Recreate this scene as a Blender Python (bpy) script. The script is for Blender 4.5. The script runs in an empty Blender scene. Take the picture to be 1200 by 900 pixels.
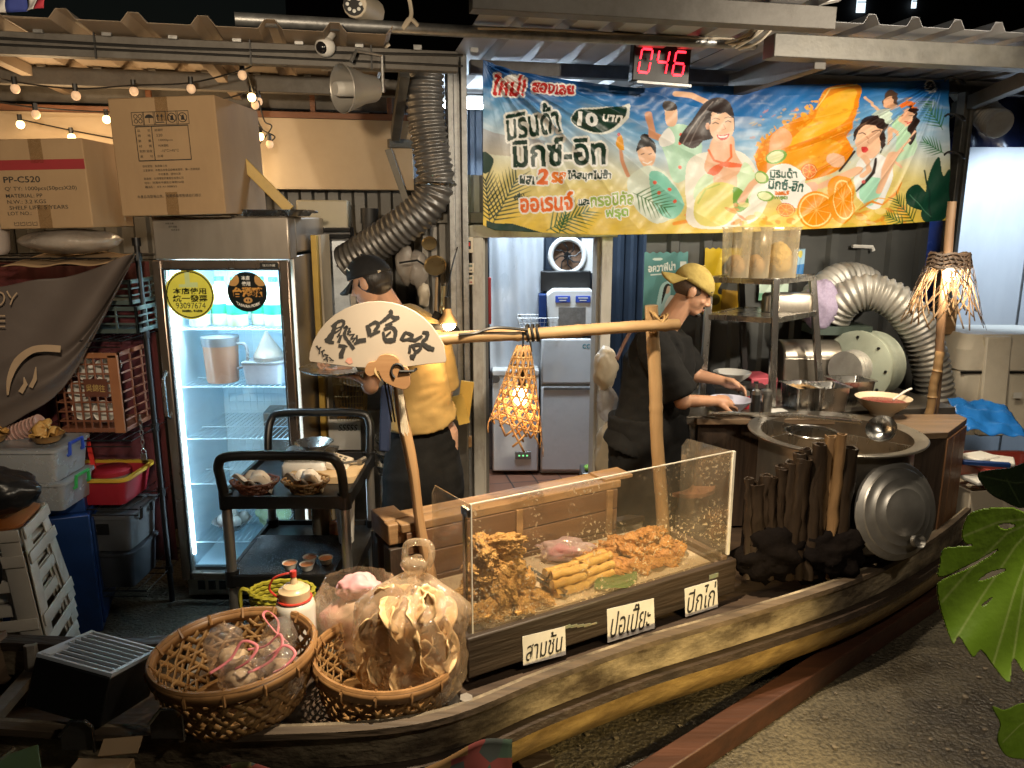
import bpy, bmesh, math, random
import numpy as np
from mathutils import Vector, Matrix, Euler, noise
random.seed(7)
S = bpy.context.scene
COL = S.collection
R = math.radians

# ---------------------------------------------------------------- camera
CAM_Z, PITCH, FPX = 1.95, R(12.04), 900.0
cd = bpy.data.cameras.new('camera'); co = bpy.data.objects.new('camera', cd); COL.objects.link(co)
co.location = (0, 0, CAM_Z); co.rotation_euler = (math.pi/2 - PITCH, 0, 0)
cd.sensor_fit = 'HORIZONTAL'; cd.sensor_width = 36; cd.lens = 27.0
cd.clip_start = 0.05; cd.clip_end = 400
S.camera = co

# ---------------------------------------------------------------- night sky
W = bpy.data.worlds.new('World'); S.world = W; W.use_nodes = True
wn = W.node_tree.nodes; wl = W.node_tree.links
sky = wn.new('ShaderNodeTexSky'); sky.sky_type = 'NISHITA'; sky.sun_disc = False
sky.sun_elevation = R(2); sky.sun_rotation = R(160)
bg = wn['Background']; bg.inputs['Strength'].default_value = 0.0015
wl.new(sky.outputs[0], bg.inputs[0])
ml = bpy.data.lights.new('moon', 'SUN'); ml.energy = 0.006; ml.angle = R(0.5); ml.color = (.8, .88, 1)
mo = bpy.data.objects.new('moon', ml); COL.objects.link(mo); mo.rotation_euler = (R(50), 0, R(-20))

# ---------------------------------------------------------------- unseen lamps of the market lane, with spots added to brighten parts
def lamp(name, loc, watts, col=(1, .74, .46), radius=.05, aim=None, cone=120, blend=.6):
    l = bpy.data.lights.new(name, 'SPOT' if aim else 'POINT')
    l.energy = watts; l.color = col; l.shadow_soft_size = radius
    o = bpy.data.objects.new(name, l); COL.objects.link(o); o.location = loc
    if aim:
        l.spot_size = R(cone); l.spot_blend = blend
        o.rotation_euler = (Vector(aim) - Vector(loc)).to_track_quat('-Z', 'Y').to_euler()
    return o
WARM = (1, .72, .43)
lamp('unseen_lamp', (1.5, 1.0, 2.75), 55, (1, .86, .66), .06)
lamp('unseen_lamp', (2.5, 2.2, 2.62), 165, (1, .88, .7), .05, (1.1, 4.6, 2.2), 74, .5)  # added spot, brightens the banner and grazes its folds
lamp('unseen_lamp', (.05, 2.12, 2.75), 290, (1, .82, .58), .05, (.2, 2.72, .6), 74, .6)  # added spot, brightens the food case from overhead
lamp('unseen_lamp', (-.5, .7, 2.3), 150, (1, .8, .56), .05, (-1.8, 3.9, 2.2), 66, .6)  # added fill aimed at the cartons and the left roof
lamp('counter_fill', (1.75, 3.25, 2.6), 75, (1, .86, .64), .06, (1.6, 3.9, .95), 96, .6)  # added unseen spot, brightens the steel counter and pans
lamp('ground_lamp', (1.45, 1.5, 1.1), 95, (1, .74, .32), .04, (.7, 2.45, .3), 64, .8)

# ---------------------------------------------------------------- exposure
S.view_settings.view_transform = 'Standard'; S.view_settings.look = 'None'
S.view_settings.gamma = 1; S.view_settings.use_curve_mapping = False
S.view_settings.exposure = 0.75
S.render.engine = 'CYCLES'
cy = S.cycles
cy.use_denoising = True
try: cy.denoiser = 'OPENIMAGEDENOISE'
except Exception: pass
cy.max_bounces = 8; cy.diffuse_bounces = 3; cy.glossy_bounces = 3; cy.transmission_bounces = 6; cy.transparent_max_bounces = 24
cy.sample_clamp_indirect = 4.0; cy.caustics_reflective = False; cy.caustics_refractive = False

# ================================================================ helpers
def ray(px, py):
    dx, dy = px - 600, py - 450
    cp, sp = math.cos(PITCH), math.sin(PITCH)
    return Vector((dx, FPX*cp - dy*sp, -FPX*sp - dy*cp))
def at(px, py, Y):
    d = ray(px, py); return Vector((0, 0, CAM_Z)) + d*(Y/d.y)
def atz(px, py, z):
    d = ray(px, py); return Vector((0, 0, CAM_Z)) + d*((z - CAM_Z)/d.z)
def onplane(px, py, p0, n):
    d = ray(px, py); o = Vector((0, 0, CAM_Z)); p0 = Vector(p0); n = Vector(n)
    return o + d*((p0 - o).dot(n)/d.dot(n))
def frame(o, u, v=None):
    """matrix with local x along u (horizontal), y away, z up"""
    u = Vector(u).normalized(); z = Vector((0, 0, 1)); v = z.cross(u)
    m = Matrix((u, v, z)).transposed().to_4x4(); m.translation = Vector(o); return m
def rotz(a): return Matrix.Rotation(R(a), 4, 'Z')
def srgb(c):
    return tuple((x/12.92 if x <= .04045 else ((x+.055)/1.055)**2.4) for x in c[:3])
def hx(h): return srgb(tuple(int(h[i:i+2], 16)/255 for i in (0, 2, 4)))

# ---------------------------------------------------------------- materials
_mc = {}
def nodes_of(name):
    m = bpy.data.materials.new(name); m.use_nodes = True
    nt = m.node_tree; return m, nt, nt.nodes, nt.links, nt.nodes['Principled BSDF']
def mat(name, c, c2=None, scale=6, rough=.6, metal=0, bump=0, bscale=None, stretch=(1, 1, 1), dirt=0, dirtcol=(.03, .025, .02),
        emit=0, emitcol=None, coat=0, sss=0, detail=6, spec=.5, trans=0, ior=1.45, rvar=.12, contrast=.25):
    """mottled principled surface: two colours mixed by noise, blotchy wear, uneven roughness, bump"""
    if name in _mc: return _mc[name]
    m, nt, N, L, P = nodes_of(name)
    tc = N.new('ShaderNodeTexCoord'); mp = N.new('ShaderNodeMapping'); L.new(tc.outputs['Object'], mp.inputs[0])
    mp.inputs['Scale'].default_value = stretch
    nz = N.new('ShaderNodeTexNoise'); nz.inputs['Scale'].default_value = scale; nz.inputs['Detail'].default_value = detail; nz.inputs['Roughness'].default_value = .62
    L.new(mp.outputs[0], nz.inputs['Vector'])
    if c2 is None: c2 = tuple(x*.78 for x in c[:3])
    rp = N.new('ShaderNodeValToRGB'); rp.color_ramp.elements[0].position = .5 - contrast; rp.color_ramp.elements[1].position = .5 + contrast
    rp.color_ramp.elements[0].color = (*c2[:3], 1); rp.color_ramp.elements[1].color = (*c[:3], 1)
    L.new(nz.outputs['Fac'], rp.inputs[0]); out = rp.outputs[0]
    if dirt:
        n2 = N.new('ShaderNodeTexNoise'); n2.inputs['Scale'].default_value = scale*.45; n2.inputs['Detail'].default_value = 10; n2.inputs['Roughness'].default_value = .72
        L.new(mp.outputs[0], n2.inputs['Vector'])
        r2 = N.new('ShaderNodeMapRange'); r2.inputs['From Min'].default_value = .5; r2.inputs['From Max'].default_value = .72; r2.inputs['To Max'].default_value = dirt
        L.new(n2.outputs['Fac'], r2.inputs[0])
        mx = N.new('ShaderNodeMix'); mx.data_type = 'RGBA'; L.new(r2.outputs[0], mx.inputs[0]); L.new(out, mx.inputs[6]); mx.inputs[7].default_value = (*dirtcol, 1)
        out = mx.outputs[2]
    L.new(out, P.inputs['Base Color'])
    P.inputs['Metallic'].default_value = metal
    if rvar:
        rr = N.new('ShaderNodeMapRange'); rr.inputs['To Min'].default_value = max(0.03, rough - rvar); rr.inputs['To Max'].default_value = min(1, rough + rvar)
        L.new(nz.outputs['Fac'], rr.inputs[0]); L.new(rr.outputs[0], P.inputs['Roughness'])
    else: P.inputs['Roughness'].default_value = rough
    P.inputs['Specular IOR Level'].default_value = spec
    if bump:
        b = N.new('ShaderNodeBump'); b.inputs['Strength'].default_value = min(1, bump); b.inputs['Distance'].default_value = .01*max(1, bump)
        n3 = N.new('ShaderNodeTexNoise'); n3.inputs['Scale'].default_value = bscale or scale*4; n3.inputs['Detail'].default_value = 5
        L.new(mp.outputs[0], n3.inputs['Vector']); L.new(n3.outputs['Fac'], b.inputs['Height']); L.new(b.outputs[0], P.inputs['Normal'])
    if coat: P.inputs['Coat Weight'].default_value = coat
    if sss: P.inputs['Subsurface Weight'].default_value = sss; P.inputs['Subsurface Radius'].default_value = (.01, .005, .003)
    if trans: P.inputs['Transmission Weight'].default_value = trans; P.inputs['IOR'].default_value = ior
    if emit: P.inputs['Emission Color'].default_value = (*(emitcol or c)[:3], 1); P.inputs['Emission Strength'].default_value = emit
    _mc[name] = m; return m
def wood(name, c, c2, axis='X', scale=5, rough=.6, bump=.35, dirt=.4, dirtcol=(.015, .01, .008)):
    st = {'X': (.12, 1.6, 1.6), 'Y': (1.6, .12, 1.6), 'Z': (1.6, 1.6, .12)}[axis]
    return mat(name, c, c2, scale=scale*3.2, rough=rough, bump=bump, bscale=scale*9, stretch=st, dirt=dirt, dirtcol=dirtcol, detail=9, contrast=.2)
def film(name, tint=(1, 1, 1), gloss=.12, haze=0, hazecol=(.8, .8, .8), rough=.05, spots=0, spotscale=120, bump=0, bscale=12):
    """thin clear sheet (acrylic, glass, polythene): see-through with a weak mirror, optional haze and droplets"""
    if name in _mc: return _mc[name]
    m, nt, N, L, P = nodes_of(name); N.remove(P); out = N['Material Output']
    tr = N.new('ShaderNodeBsdfTransparent'); tr.inputs[0].default_value = (*tint, 1)
    gl = N.new('ShaderNodeBsdfGlossy'); gl.inputs['Roughness'].default_value = rough; gl.inputs[0].default_value = (1, 1, 1, 1)
    lw = N.new('ShaderNodeLayerWeight'); lw.inputs[0].default_value = .25
    mr = N.new('ShaderNodeMapRange'); mr.inputs['To Min'].default_value = gloss*.5; mr.inputs['To Max'].default_value = min(.85, gloss*5); L.new(lw.outputs['Facing'], mr.inputs[0])
    mx = N.new('ShaderNodeMixShader'); L.new(mr.outputs[0], mx.inputs[0]); L.new(tr.outputs[0], mx.inputs[1]); L.new(gl.outputs[0], mx.inputs[2])
    last = mx
    tc = N.new('ShaderNodeTexCoord')
    if bump:
        b = N.new('ShaderNodeBump'); b.inputs['Strength'].default_value = bump; b.inputs['Distance'].default_value = .02
        n3 = N.new('ShaderNodeTexNoise'); n3.inputs['Scale'].default_value = bscale; n3.inputs['Detail'].default_value = 4; n3.inputs['Distortion'].default_value = 1.5
        L.new(tc.outputs['Object'], n3.inputs['Vector']); L.new(n3.outputs['Fac'], b.inputs['Height']); L.new(b.outputs[0], gl.inputs['Normal']); L.new(b.outputs[0], lw.inputs['Normal'])
    if haze or spots:
        df = N.new('ShaderNodeBsdfDiffuse'); df.inputs[0].default_value = (*hazecol, 1)
        tl = N.new('ShaderNodeBsdfTranslucent'); tl.inputs[0].default_value = (*hazecol, 1)
        ad = N.new('ShaderNodeMixShader'); ad.inputs[0].default_value = .5; L.new(df.outputs[0], ad.inputs[1]); L.new(tl.outputs[0], ad.inputs[2])
        nz = N.new('ShaderNodeTexNoise'); nz.inputs['Scale'].default_value = 5; nz.inputs['Detail'].default_value = 8; L.new(tc.outputs['Object'], nz.inputs['Vector'])
        hz = N.new('ShaderNodeMapRange'); hz.inputs['From Min'].default_value = .3; hz.inputs['From Max'].default_value = .75; hz.inputs['To Min'].default_value = haze*.5; hz.inputs['To Max'].default_value = haze*1.6
        L.new(nz.outputs['Fac'], hz.inputs[0]); fac = hz.outputs[0]
        if spots:
            vo = N.new('ShaderNodeTexNoise'); vo.inputs['Scale'].default_value = spotscale; vo.inputs['Detail'].default_value = 2; L.new(tc.outputs['Object'], vo.inputs['Vector'])
            sp = N.new('ShaderNodeMapRange'); sp.inputs['From Min'].default_value = .6; sp.inputs['From Max'].default_value = .65; sp.inputs['To Max'].default_value = spots
            L.new(vo.outputs['Fac'], sp.inputs[0])
            nb = N.new('ShaderNodeMapRange'); nb.inputs['From Min'].default_value = .45; nb.inputs['From Max'].default_value = .6; L.new(nz.outputs['Fac'], nb.inputs[0])
            mu = N.new('ShaderNodeMath'); mu.operation = 'MULTIPLY'; L.new(sp.outputs[0], mu.inputs[0]); L.new(nb.outputs[0], mu.inputs[1])
            mm = N.new('ShaderNodeMath'); mm.operation = 'MAXIMUM'; L.new(mu.outputs[0], mm.inputs[0]); L.new(fac, mm.inputs[1]); fac = mm.outputs[0]
        m2 = N.new('ShaderNodeMixShader'); L.new(fac, m2.inputs[0]); L.new(last.outputs[0], m2.inputs[1]); L.new(ad.outputs[0], m2.inputs[2]); last = m2
    L.new(last.outputs[0], out.inputs[0])
    _mc[name] = m; return m
def glow(name, c, strength):
    if name in _mc: return _mc[name]
    m, nt, N, L, P = nodes_of(name)
    P.inputs['Base Color'].default_value = (*c, 1); P.inputs['Emission Color'].default_value = (*c, 1); P.inputs['Emission Strength'].default_value = strength
    _mc[name] = m; return m
def printed(name, rough=.5, bump=0, bscale=30, sheen=.3, trans=0):
    if name in _mc: return _mc[name]
    m, nt, N, L, P = nodes_of(name)
    a = N.new('ShaderNodeAttribute'); a.attribute_name = 'Col'
    tc = N.new('ShaderNodeTexCoord'); nz = N.new('ShaderNodeTexNoise'); nz.inputs['Scale'].default_value = 9; nz.inputs['Detail'].default_value = 8; L.new(tc.outputs['Object'], nz.inputs['Vector'])
    mr = N.new('ShaderNodeMapRange'); mr.inputs['From Min'].default_value = .3; mr.inputs['From Max'].default_value = .7; mr.inputs['To Min'].default_value = .82; mr.inputs['To Max'].default_value = 1.0; L.new(nz.outputs['Fac'], mr.inputs[0])
    mx = N.new('ShaderNodeMix'); mx.data_type = 'RGBA'; mx.blend_type = 'MULTIPLY'; mx.inputs[0].default_value = 1; L.new(a.outputs['Color'], mx.inputs[6]); L.new(mr.outputs[0], mx.inputs[7])
    L.new(mx.outputs[2], P.inputs['Base Color']); P.inputs['Roughness'].default_value = rough; P.inputs['Specular IOR Level'].default_value = sheen
    if bump:
        b = N.new('ShaderNodeBump'); b.inputs['Strength'].default_value = bump; b.inputs['Distance'].default_value = .01
        n3 = N.new('ShaderNodeTexNoise'); n3.inputs['Scale'].default_value = bscale; L.new(tc.outputs['Object'], n3.inputs['Vector']); L.new(n3.outputs['Fac'], b.inputs['Height']); L.new(b.outputs[0], P.inputs['Normal'])
    _mc[name] = m; return m

# ---------------------------------------------------------------- things
def tag(o, label=None, cat=None, group=None, kind=None):
    if label: o['label'] = label
    if cat: o['category'] = cat
    if group: o['group'] = group
    if kind: o['kind'] = kind
    return o
def thing(name, label, cat, loc=(0, 0, 0), rz=0, group=None, m=None):
    o = bpy.data.objects.new(name, None); COL.objects.link(o)
    if m is not None: o.matrix_world = m
    else: o.location = loc; o.rotation_euler = (0, 0, R(rz))
    o.empty_display_size = .1
    return tag(o, label, cat, group)
def mw(o):
    m = o.matrix_basis.copy(); p = o.parent
    while p: m = p.matrix_basis @ m; p = p.parent
    return m
def dup(o, loc=None, rz=None, label=None, group=None, parent=None, m=None):
    c = o.copy(); COL.objects.link(c)
    if parent: c.parent = parent
    if m is not None: c.matrix_basis = m
    if loc is not None: c.location = loc
    if rz is not None: c.rotation_euler = (0, 0, R(rz))
    if label: c['label'] = label
    if group: c['group'] = group
    for ch in list(o.children): dup(ch, parent=c)
    return c

class G:
    def __init__(s): s.V = []; s.F = []
    def add(s, vs, fs):
        n = len(s.V); s.V.extend(Vector(v) for v in vs); s.F.extend(tuple(i + n for i in f) for f in fs); return s
    def box(s, c, size, rot=None, top=None):
        """top=(sx,sy): scale of the top face"""
        x, y, z = (d/2 for d in size); tx, ty = top or (1, 1)
        vs = [Vector(p) for p in ((-x,-y,-z),(x,-y,-z),(x,y,-z),(-x,y,-z),(-x*tx,-y*ty,z),(x*tx,-y*ty,z),(x*tx,y*ty,z),(-x*tx,y*ty,z))]
        if rot is not None:
            if not isinstance(rot, Matrix): rot = Euler(tuple(R(a) for a in rot)).to_matrix()
            vs = [rot.to_3x3() @ v for v in vs]
        c = Vector(c)
        return s.add([v + c for v in vs], [(3,2,1,0),(4,5,6,7),(0,1,5,4),(1,2,6,5),(2,3,7,6),(3,0,4,7)])
    def bar(s, p0, p1, w, h=None, up=(0, 0, 1)):
        p0, p1 = Vector(p0), Vector(p1); d = (p1 - p0); L = d.length; d.normalize(); up = Vector(up)
        if abs(d.dot(up)) > .98: up = Vector((0, 1, 0))
        sx = d.cross(up).normalized(); uz = sx.cross(d)
        return s.box((p0 + p1)/2, (L, w, h or w), Matrix((d, sx*-1, uz)).transposed())
    def tube(s, pts, r, n=10, closed=False, cap=True, flat=None):
        pts = [Vector(p) for p in pts]; k = len(pts)
        rs = r if isinstance(r, (list, tuple)) else [r]*k
        vs = []; fs = []; prev = None
        for i, p in enumerate(pts):
            a = pts[(i-1) % k] if (closed or i > 0) else p; b = pts[(i+1) % k] if (closed or i < k-1) else p
            t = (b - a); t = t.normalized() if t.length > 1e-9 else Vector((0, 0, 1))
            if prev is None:
                q = Vector((0, 0, 1)) if abs(t.z) < .9 else Vector((1, 0, 0)); x = t.cross(q).normalized()
            else:
                x = prev - t*prev.dot(t); x = x.normalized() if x.length > 1e-6 else t.orthogonal().normalized()
            prev = x; y = t.cross(x)
            for j in range(n):
                an = 2*math.pi*j/n; vs.append(p + (x*math.cos(an) + y*math.sin(an)*(flat or 1))*rs[i])
        m = k if closed else k-1
        for i in range(m):
            for j in range(n):
                a = i*n + j; b = i*n + (j+1) % n; c = ((i+1) % k)*n + (j+1) % n; d = ((i+1) % k)*n + j
                fs.append((a, b, c, d))
        if cap and not closed:
            fs.append(tuple(range(n))[::-1]); fs.append(tuple((k-1)*n + j for j in range(n)))
        return s.add(vs, fs)
    def cyl(s, p0, p1, r, r1=None, n=20): return s.tube([p0, p1], [r, r if r1 is None else r1], n)
    def lathe(s, prof, n=40, m=None, wob=0, cap=True):
        m = m or Matrix(); vs = []; fs = []; k = len(prof)
        for (r, z) in prof:
            for j in range(n):
                a = 2*math.pi*j/n; rr = r*(1 + wob*math.sin(3*a + z*20)); vs.append(m @ Vector((rr*math.cos(a), rr*math.sin(a), z)))
        for i in range(k-1):
            for j in range(n):
                fs.append((i*n + j, i*n + (j+1) % n, (i+1)*n + (j+1) % n, (i+1)*n + j))
        if cap and prof[0][0] > 1e-6: fs.append(tuple(range(n))[::-1])
        if cap and prof[-1][0] > 1e-6: fs.append(tuple((k-1)*n + j for j in range(n)))
        return s.add(vs, fs)
    def prism(s, poly, h, m=None):
        """2-D outline in local xz (x right, z up), extruded h along +y"""
        m = m or Matrix(); n = len(poly)
        vs = [m @ Vector((p[0], 0, p[1])) for p in poly] + [m @ Vector((p[0], h, p[1])) for p in poly]
        fs = [tuple(range(n)), tuple(range(2*n-1, n-1, -1))] + [((i+1) % n, i, n + i, n + (i+1) % n) for i in range(n)]
        return s.add(vs, fs)
    def grid(s, f, nu, nv):
        vs = [f(i/nu, j/nv) for j in range(nv+1) for i in range(nu+1)]
        fs = [(j*(nu+1)+i, j*(nu+1)+i+1, (j+1)*(nu+1)+i+1, (j+1)*(nu+1)+i) for j in range(nv) for i in range(nu)]
        return s.add(vs, fs)
    def ell(s, c, r, n=16, m=None):
        m = m or Matrix(); c = Vector(c); vs = []; fs = []; k = n//2 + 1
        for i in range(k):
            th = math.pi*i/(k-1)
            for j in range(n):
                a = 2*math.pi*j/n
                vs.append(c + m.to_3x3() @ Vector((r[0]*math.sin(th)*math.cos(a), r[1]*math.sin(th)*math.sin(a), -r[2]*math.cos(th))))
        for i in range(k-1):
            for j in range(n): fs.append((i*n+j, i*n+(j+1) % n, (i+1)*n+(j+1) % n, (i+1)*n+j))
        return s.add(vs, fs)
    def blob(s, c, r, seed=0, amp=.2, freq=3, sub=4, fine=.0, m=None):
        bm = bmesh.new(); bmesh.ops.create_icosphere(bm, subdivisions=sub, radius=1)
        off = Vector((seed*3.7, seed*1.3, -seed*2.1)); c = Vector(c); vs = []
        for v in bm.verts:
            d = 1 + amp*noise.fractal(v.co*freq*.5 + off, 1, 2, 3) + (fine*(noise.fractal(v.co*freq*3 + off, .8, 2.1, 4)) if fine else 0)
            q = v.co*d; q = Vector((q.x*r[0], q.y*r[1], q.z*r[2]))
            vs.append(c + (m.to_3x3() @ q if m else q))
        s.add(vs, [tuple(v.index for v in f.verts) for f in bm.faces]); bm.free(); return s
    def ribbon(s, pts, nrm, w):
        """flat strip through pts, nrm = list of normals"""
        vs = []; k = len(pts)
        for i, p in enumerate(pts):
            t = (Vector(pts[min(i+1, k-1)]) - Vector(pts[max(i-1, 0)])).normalized(); x = t.cross(Vector(nrm[i])).normalized()
            vs += [Vector(p) - x*w/2, Vector(p) + x*w/2]
        return s.add(vs, [(2*i, 2*i+1, 2*i+3, 2*i+2) for i in range(k-1)])
    def xf(s, m):
        s.V = [m @ v for v in s.V]; return s
    def obj(s, name, m, parent=None, bev=0, smooth=35, solid=0, sub=0, world=False, seg=2, weld=False, soff=0):
        me = bpy.data.meshes.new(name)
        V = s.V
        o = bpy.data.objects.new(name, me); COL.objects.link(o)
        if parent:
            o.parent = parent
            if world:
                inv = mw(parent).inverted(); V = [inv @ v for v in V]
        me.from_pydata([tuple(v) for v in V], [], s.F)
        if weld:
            bm = bmesh.new(); bm.from_mesh(me); bmesh.ops.remove_doubles(bm, verts=bm.verts, dist=1e-5); bmesh.ops.recalc_face_normals(bm, faces=bm.faces); bm.to_mesh(me); bm.free()
        me.update()
        if m: me.materials.append(m)
        if smooth:
            me.polygons.foreach_set('use_smooth', [True]*len(me.polygons))
            try: me.set_sharp_from_angle(angle=R(smooth))
            except Exception: pass
        if solid:
            d = o.modifiers.new('s', 'SOLIDIFY'); d.thickness = solid; d.offset = soff
        if bev:
            d = o.modifiers.new('b', 'BEVEL'); d.width = bev; d.segments = seg; d.limit_method = 'ANGLE'; d.angle_limit = R(40); d.harden_normals = False
        if sub:
            d = o.modifiers.new('u', 'SUBSURF'); d.levels = sub; d.render_levels = sub
        return o

# ---------------------------------------------------------------- lettering
_tt = {}
def text_tris(s, offset=0.0, res=3):
    key = (s, offset, res)
    if key in _tt: return _tt[key]
    cu = bpy.data.curves.new('t', 'FONT'); cu.body = s; cu.size = 1; cu.offset = offset; cu.resolution_u = res; cu.fill_mode = 'FRONT'
    ob = bpy.data.objects.new('t', cu); COL.objects.link(ob)
    dg = bpy.context.evaluated_depsgraph_get(); dg.update()
    me = bpy.data.meshes.new_from_object(ob.evaluated_get(dg)); me.calc_loop_triangles()
    v = np.array([tuple(x.co)[:2] for x in me.vertices], dtype=float).reshape(-1, 2)
    t = np.array([tuple(x.vertices) for x in me.loop_triangles], dtype=int).reshape(-1, 3)
    bpy.data.objects.remove(ob); bpy.data.curves.remove(cu); bpy.data.meshes.remove(me)
    if len(v):
        v = v - (v.min(0) + v.max(0))/2
    _tt[key] = (v, t); return v, t
def text_into(g, s, c, height, m, width=None, offset=0, rot=0, shear=0):
    """letters in the local xz plane of m (x right, z up), centred at c=(x,z), at the given overall height / width"""
    v, t = text_tris(s, offset)
    if not len(v): return g
    ext = v.max(0) - v.min(0); k = height/max(ext[1], 1e-6); kx = (width/ext[0]) if width else k
    cr, sr = math.cos(R(rot)), math.sin(R(rot)); vs = []
    for x, y in v:
        x, y = x*kx + shear*y*k, y*k
        vs.append(m @ Vector((c[0] + x*cr - y*sr, 0, c[1] + x*sr + y*cr)))
    return g.add(vs, [tuple(f) for f in t])
class Canvas:
    """small colour raster that becomes the printed colour of a dense mesh"""
    def __init__(s, w, h, col, T=None):
        s.w, s.h = w, h; s.A = np.zeros((h, w, 3)); s.A[:] = srgb(col); s.T = T or (lambda x, y: (x, y))
        s.X, s.Y = np.meshgrid(np.arange(w) + .0, np.arange(h) + .0)
    def tf(s, pts):
        p = np.array(pts, dtype=float); x, y = s.T(p[:, 0], p[:, 1]); return np.stack([x, y], 1)
    def paint(s, mask, col, a=1.0):
        m = (mask*a)[..., None]; s.A = s.A*(1 - m) + np.array(srgb(col))*m
    def polymask(s, pts, raw=False):
        p = np.array(pts, float) if raw else s.tf(pts)
        x0, y0 = np.floor(p.min(0)).astype(int) - 1; x1, y1 = np.ceil(p.max(0)).astype(int) + 2
        x0, y0 = max(0, x0), max(0, y0); x1, y1 = min(s.w, x1), min(s.h, y1)
        M = np.zeros((s.h, s.w))
        if x1 <= x0 or y1 <= y0: return M
        X = s.X[y0:y1, x0:x1]; Y = s.Y[y0:y1, x0:x1]; ins = np.zeros(X.shape, bool)
        n = len(p)
        for i in range(n):
            (ax, ay), (bx, by) = p[i], p[(i+1) % n]
            if ay == by: continue
            c = ((ay > Y) != (by > Y)) & (X < (bx - ax)*(Y - ay)/(by - ay) + ax); ins ^= c
        M[y0:y1, x0:x1] = ins; return M
    def poly(s, pts, col, a=1.0): s.paint(s.polymask(smooth_poly(pts)), col, a)
    def hard(s, pts, col, a=1.0): s.paint(s.polymask(pts), col, a)
    def ell(s, c, rx, ry, col, a=1.0, rot=0):
        k = np.linspace(0, 2*np.pi, 40, endpoint=False); cr, sr = math.cos(R(rot)), math.sin(R(rot))
        x, y = rx*np.cos(k), ry*np.sin(k)
        s.paint(s.polymask(np.stack([c[0] + x*cr - y*sr, c[1] + x*sr + y*cr], 1)), col, a)
    def linemask(s, pts, w):
        p = s.tf(pts); M = np.zeros((s.h, s.w)); ws = w if isinstance(w, (list, tuple)) else [w]*len(p)
        sc = s.tf([(0, 0), (1, 0)]) if False else None
        for i in range(len(p) - 1):
            a, b = p[i], p[i+1]; r = max(ws[i], ws[i+1])/2 + 1
            x0, y0 = np.floor(np.minimum(a, b) - r - 1).astype(int); x1, y1 = np.ceil(np.maximum(a, b) + r + 2).astype(int)
            x0, y0 = max(0, x0), max(0, y0); x1, y1 = min(s.w, x1), min(s.h, y1)
            if x1 <= x0 or y1 <= y0: continue
            X = s.X[y0:y1, x0:x1] - a[0]; Y = s.Y[y0:y1, x0:x1] - a[1]; d = b - a; L2 = max(d @ d, 1e-9)
            t = np.clip((X*d[0] + Y*d[1])/L2, 0, 1); D = np.hypot(X - t*d[0], Y - t*d[1]); ww = (ws[i]*(1 - t) + ws[i+1]*t)/2
            M[y0:y1, x0:x1] = np.maximum(M[y0:y1, x0:x1], np.clip(ww - D + .5, 0, 1))
        return M
    def line(s, pts, w, col, a=1.0): s.paint(s.linemask(pts, w), col, a)
    def textmask(s, txt, c, height, width=None, rot=0, offset=0, shear=0, arc=0):
        v, t = text_tris(txt, offset); M = np.zeros((s.h, s.w))
        if not len(v): return M
        ext = v.max(0) - v.min(0); k = height/ext[1]; kx = width/ext[0] if width else k
        x = v[:, 0]*kx + shear*v[:, 1]*k; y = -v[:, 1]*k
        if arc: y = y + arc*(x/(ext[0]*kx/2))**2
        cr, sr = math.cos(R(rot)), math.sin(R(rot))
        p = s.tf(np.stack([c[0] + x*cr - y*sr, c[1] + x*sr + y*cr], 1))
        for tri in t:
            q = p[tri]; x0, y0 = np.floor(q.min(0)).astype(int); x1, y1 = np.ceil(q.max(0)).astype(int) + 1
            x0, y0 = max(0, x0), max(0, y0); x1, y1 = min(s.w, x1), min(s.h, y1)
            if x1 <= x0 or y1 <= y0: continue
            X = s.X[y0:y1, x0:x1]; Y = s.Y[y0:y1, x0:x1]
            e = [(q[(i+1) % 3, 0] - q[i, 0])*(Y - q[i, 1]) - (q[(i+1) % 3, 1] - q[i, 1])*(X - q[i, 0]) for i in range(3)]
            ins = ((e[0] >= -.4) & (e[1] >= -.4) & (e[2] >= -.4)) | ((e[0] <= .4) & (e[1] <= .4) & (e[2] <= .4))
            M[y0:y1, x0:x1] = np.maximum(M[y0:y1, x0:x1], ins)
        return M
    @staticmethod
    def grow(M, r):
        out = M.copy()
        for dy in range(-r, r+1):
            for dx in range(-r, r+1):
                if dx*dx + dy*dy <= r*r + .5: out = np.maximum(out, np.roll(np.roll(M, dy, 0), dx, 1))
        return out
    def text(s, txt, c, height, col, width=None, rot=0, offset=0, shear=0, edge=None, edgew=2, arc=0):
        M = s.textmask(txt, c, height, width, rot, offset, shear, arc)
        if edge: s.paint(s.grow(M, edgew), edge)
        s.paint(M, col)
    def noise(s, amp, cells=40, seed=1):
        rng = np.random.RandomState(seed); a = rng.rand(cells+2, cells+2)
        yy = s.Y/s.h*cells; xx = s.X/s.w*cells; i = yy.astype(int); j = xx.astype(int); fy = yy - i; fx = xx - j
        return (a[i, j]*(1-fy)*(1-fx) + a[i+1, j]*fy*(1-fx) + a[i, j+1]*(1-fy)*fx + a[i+1, j+1]*fy*fx - .5)*2*amp
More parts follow.
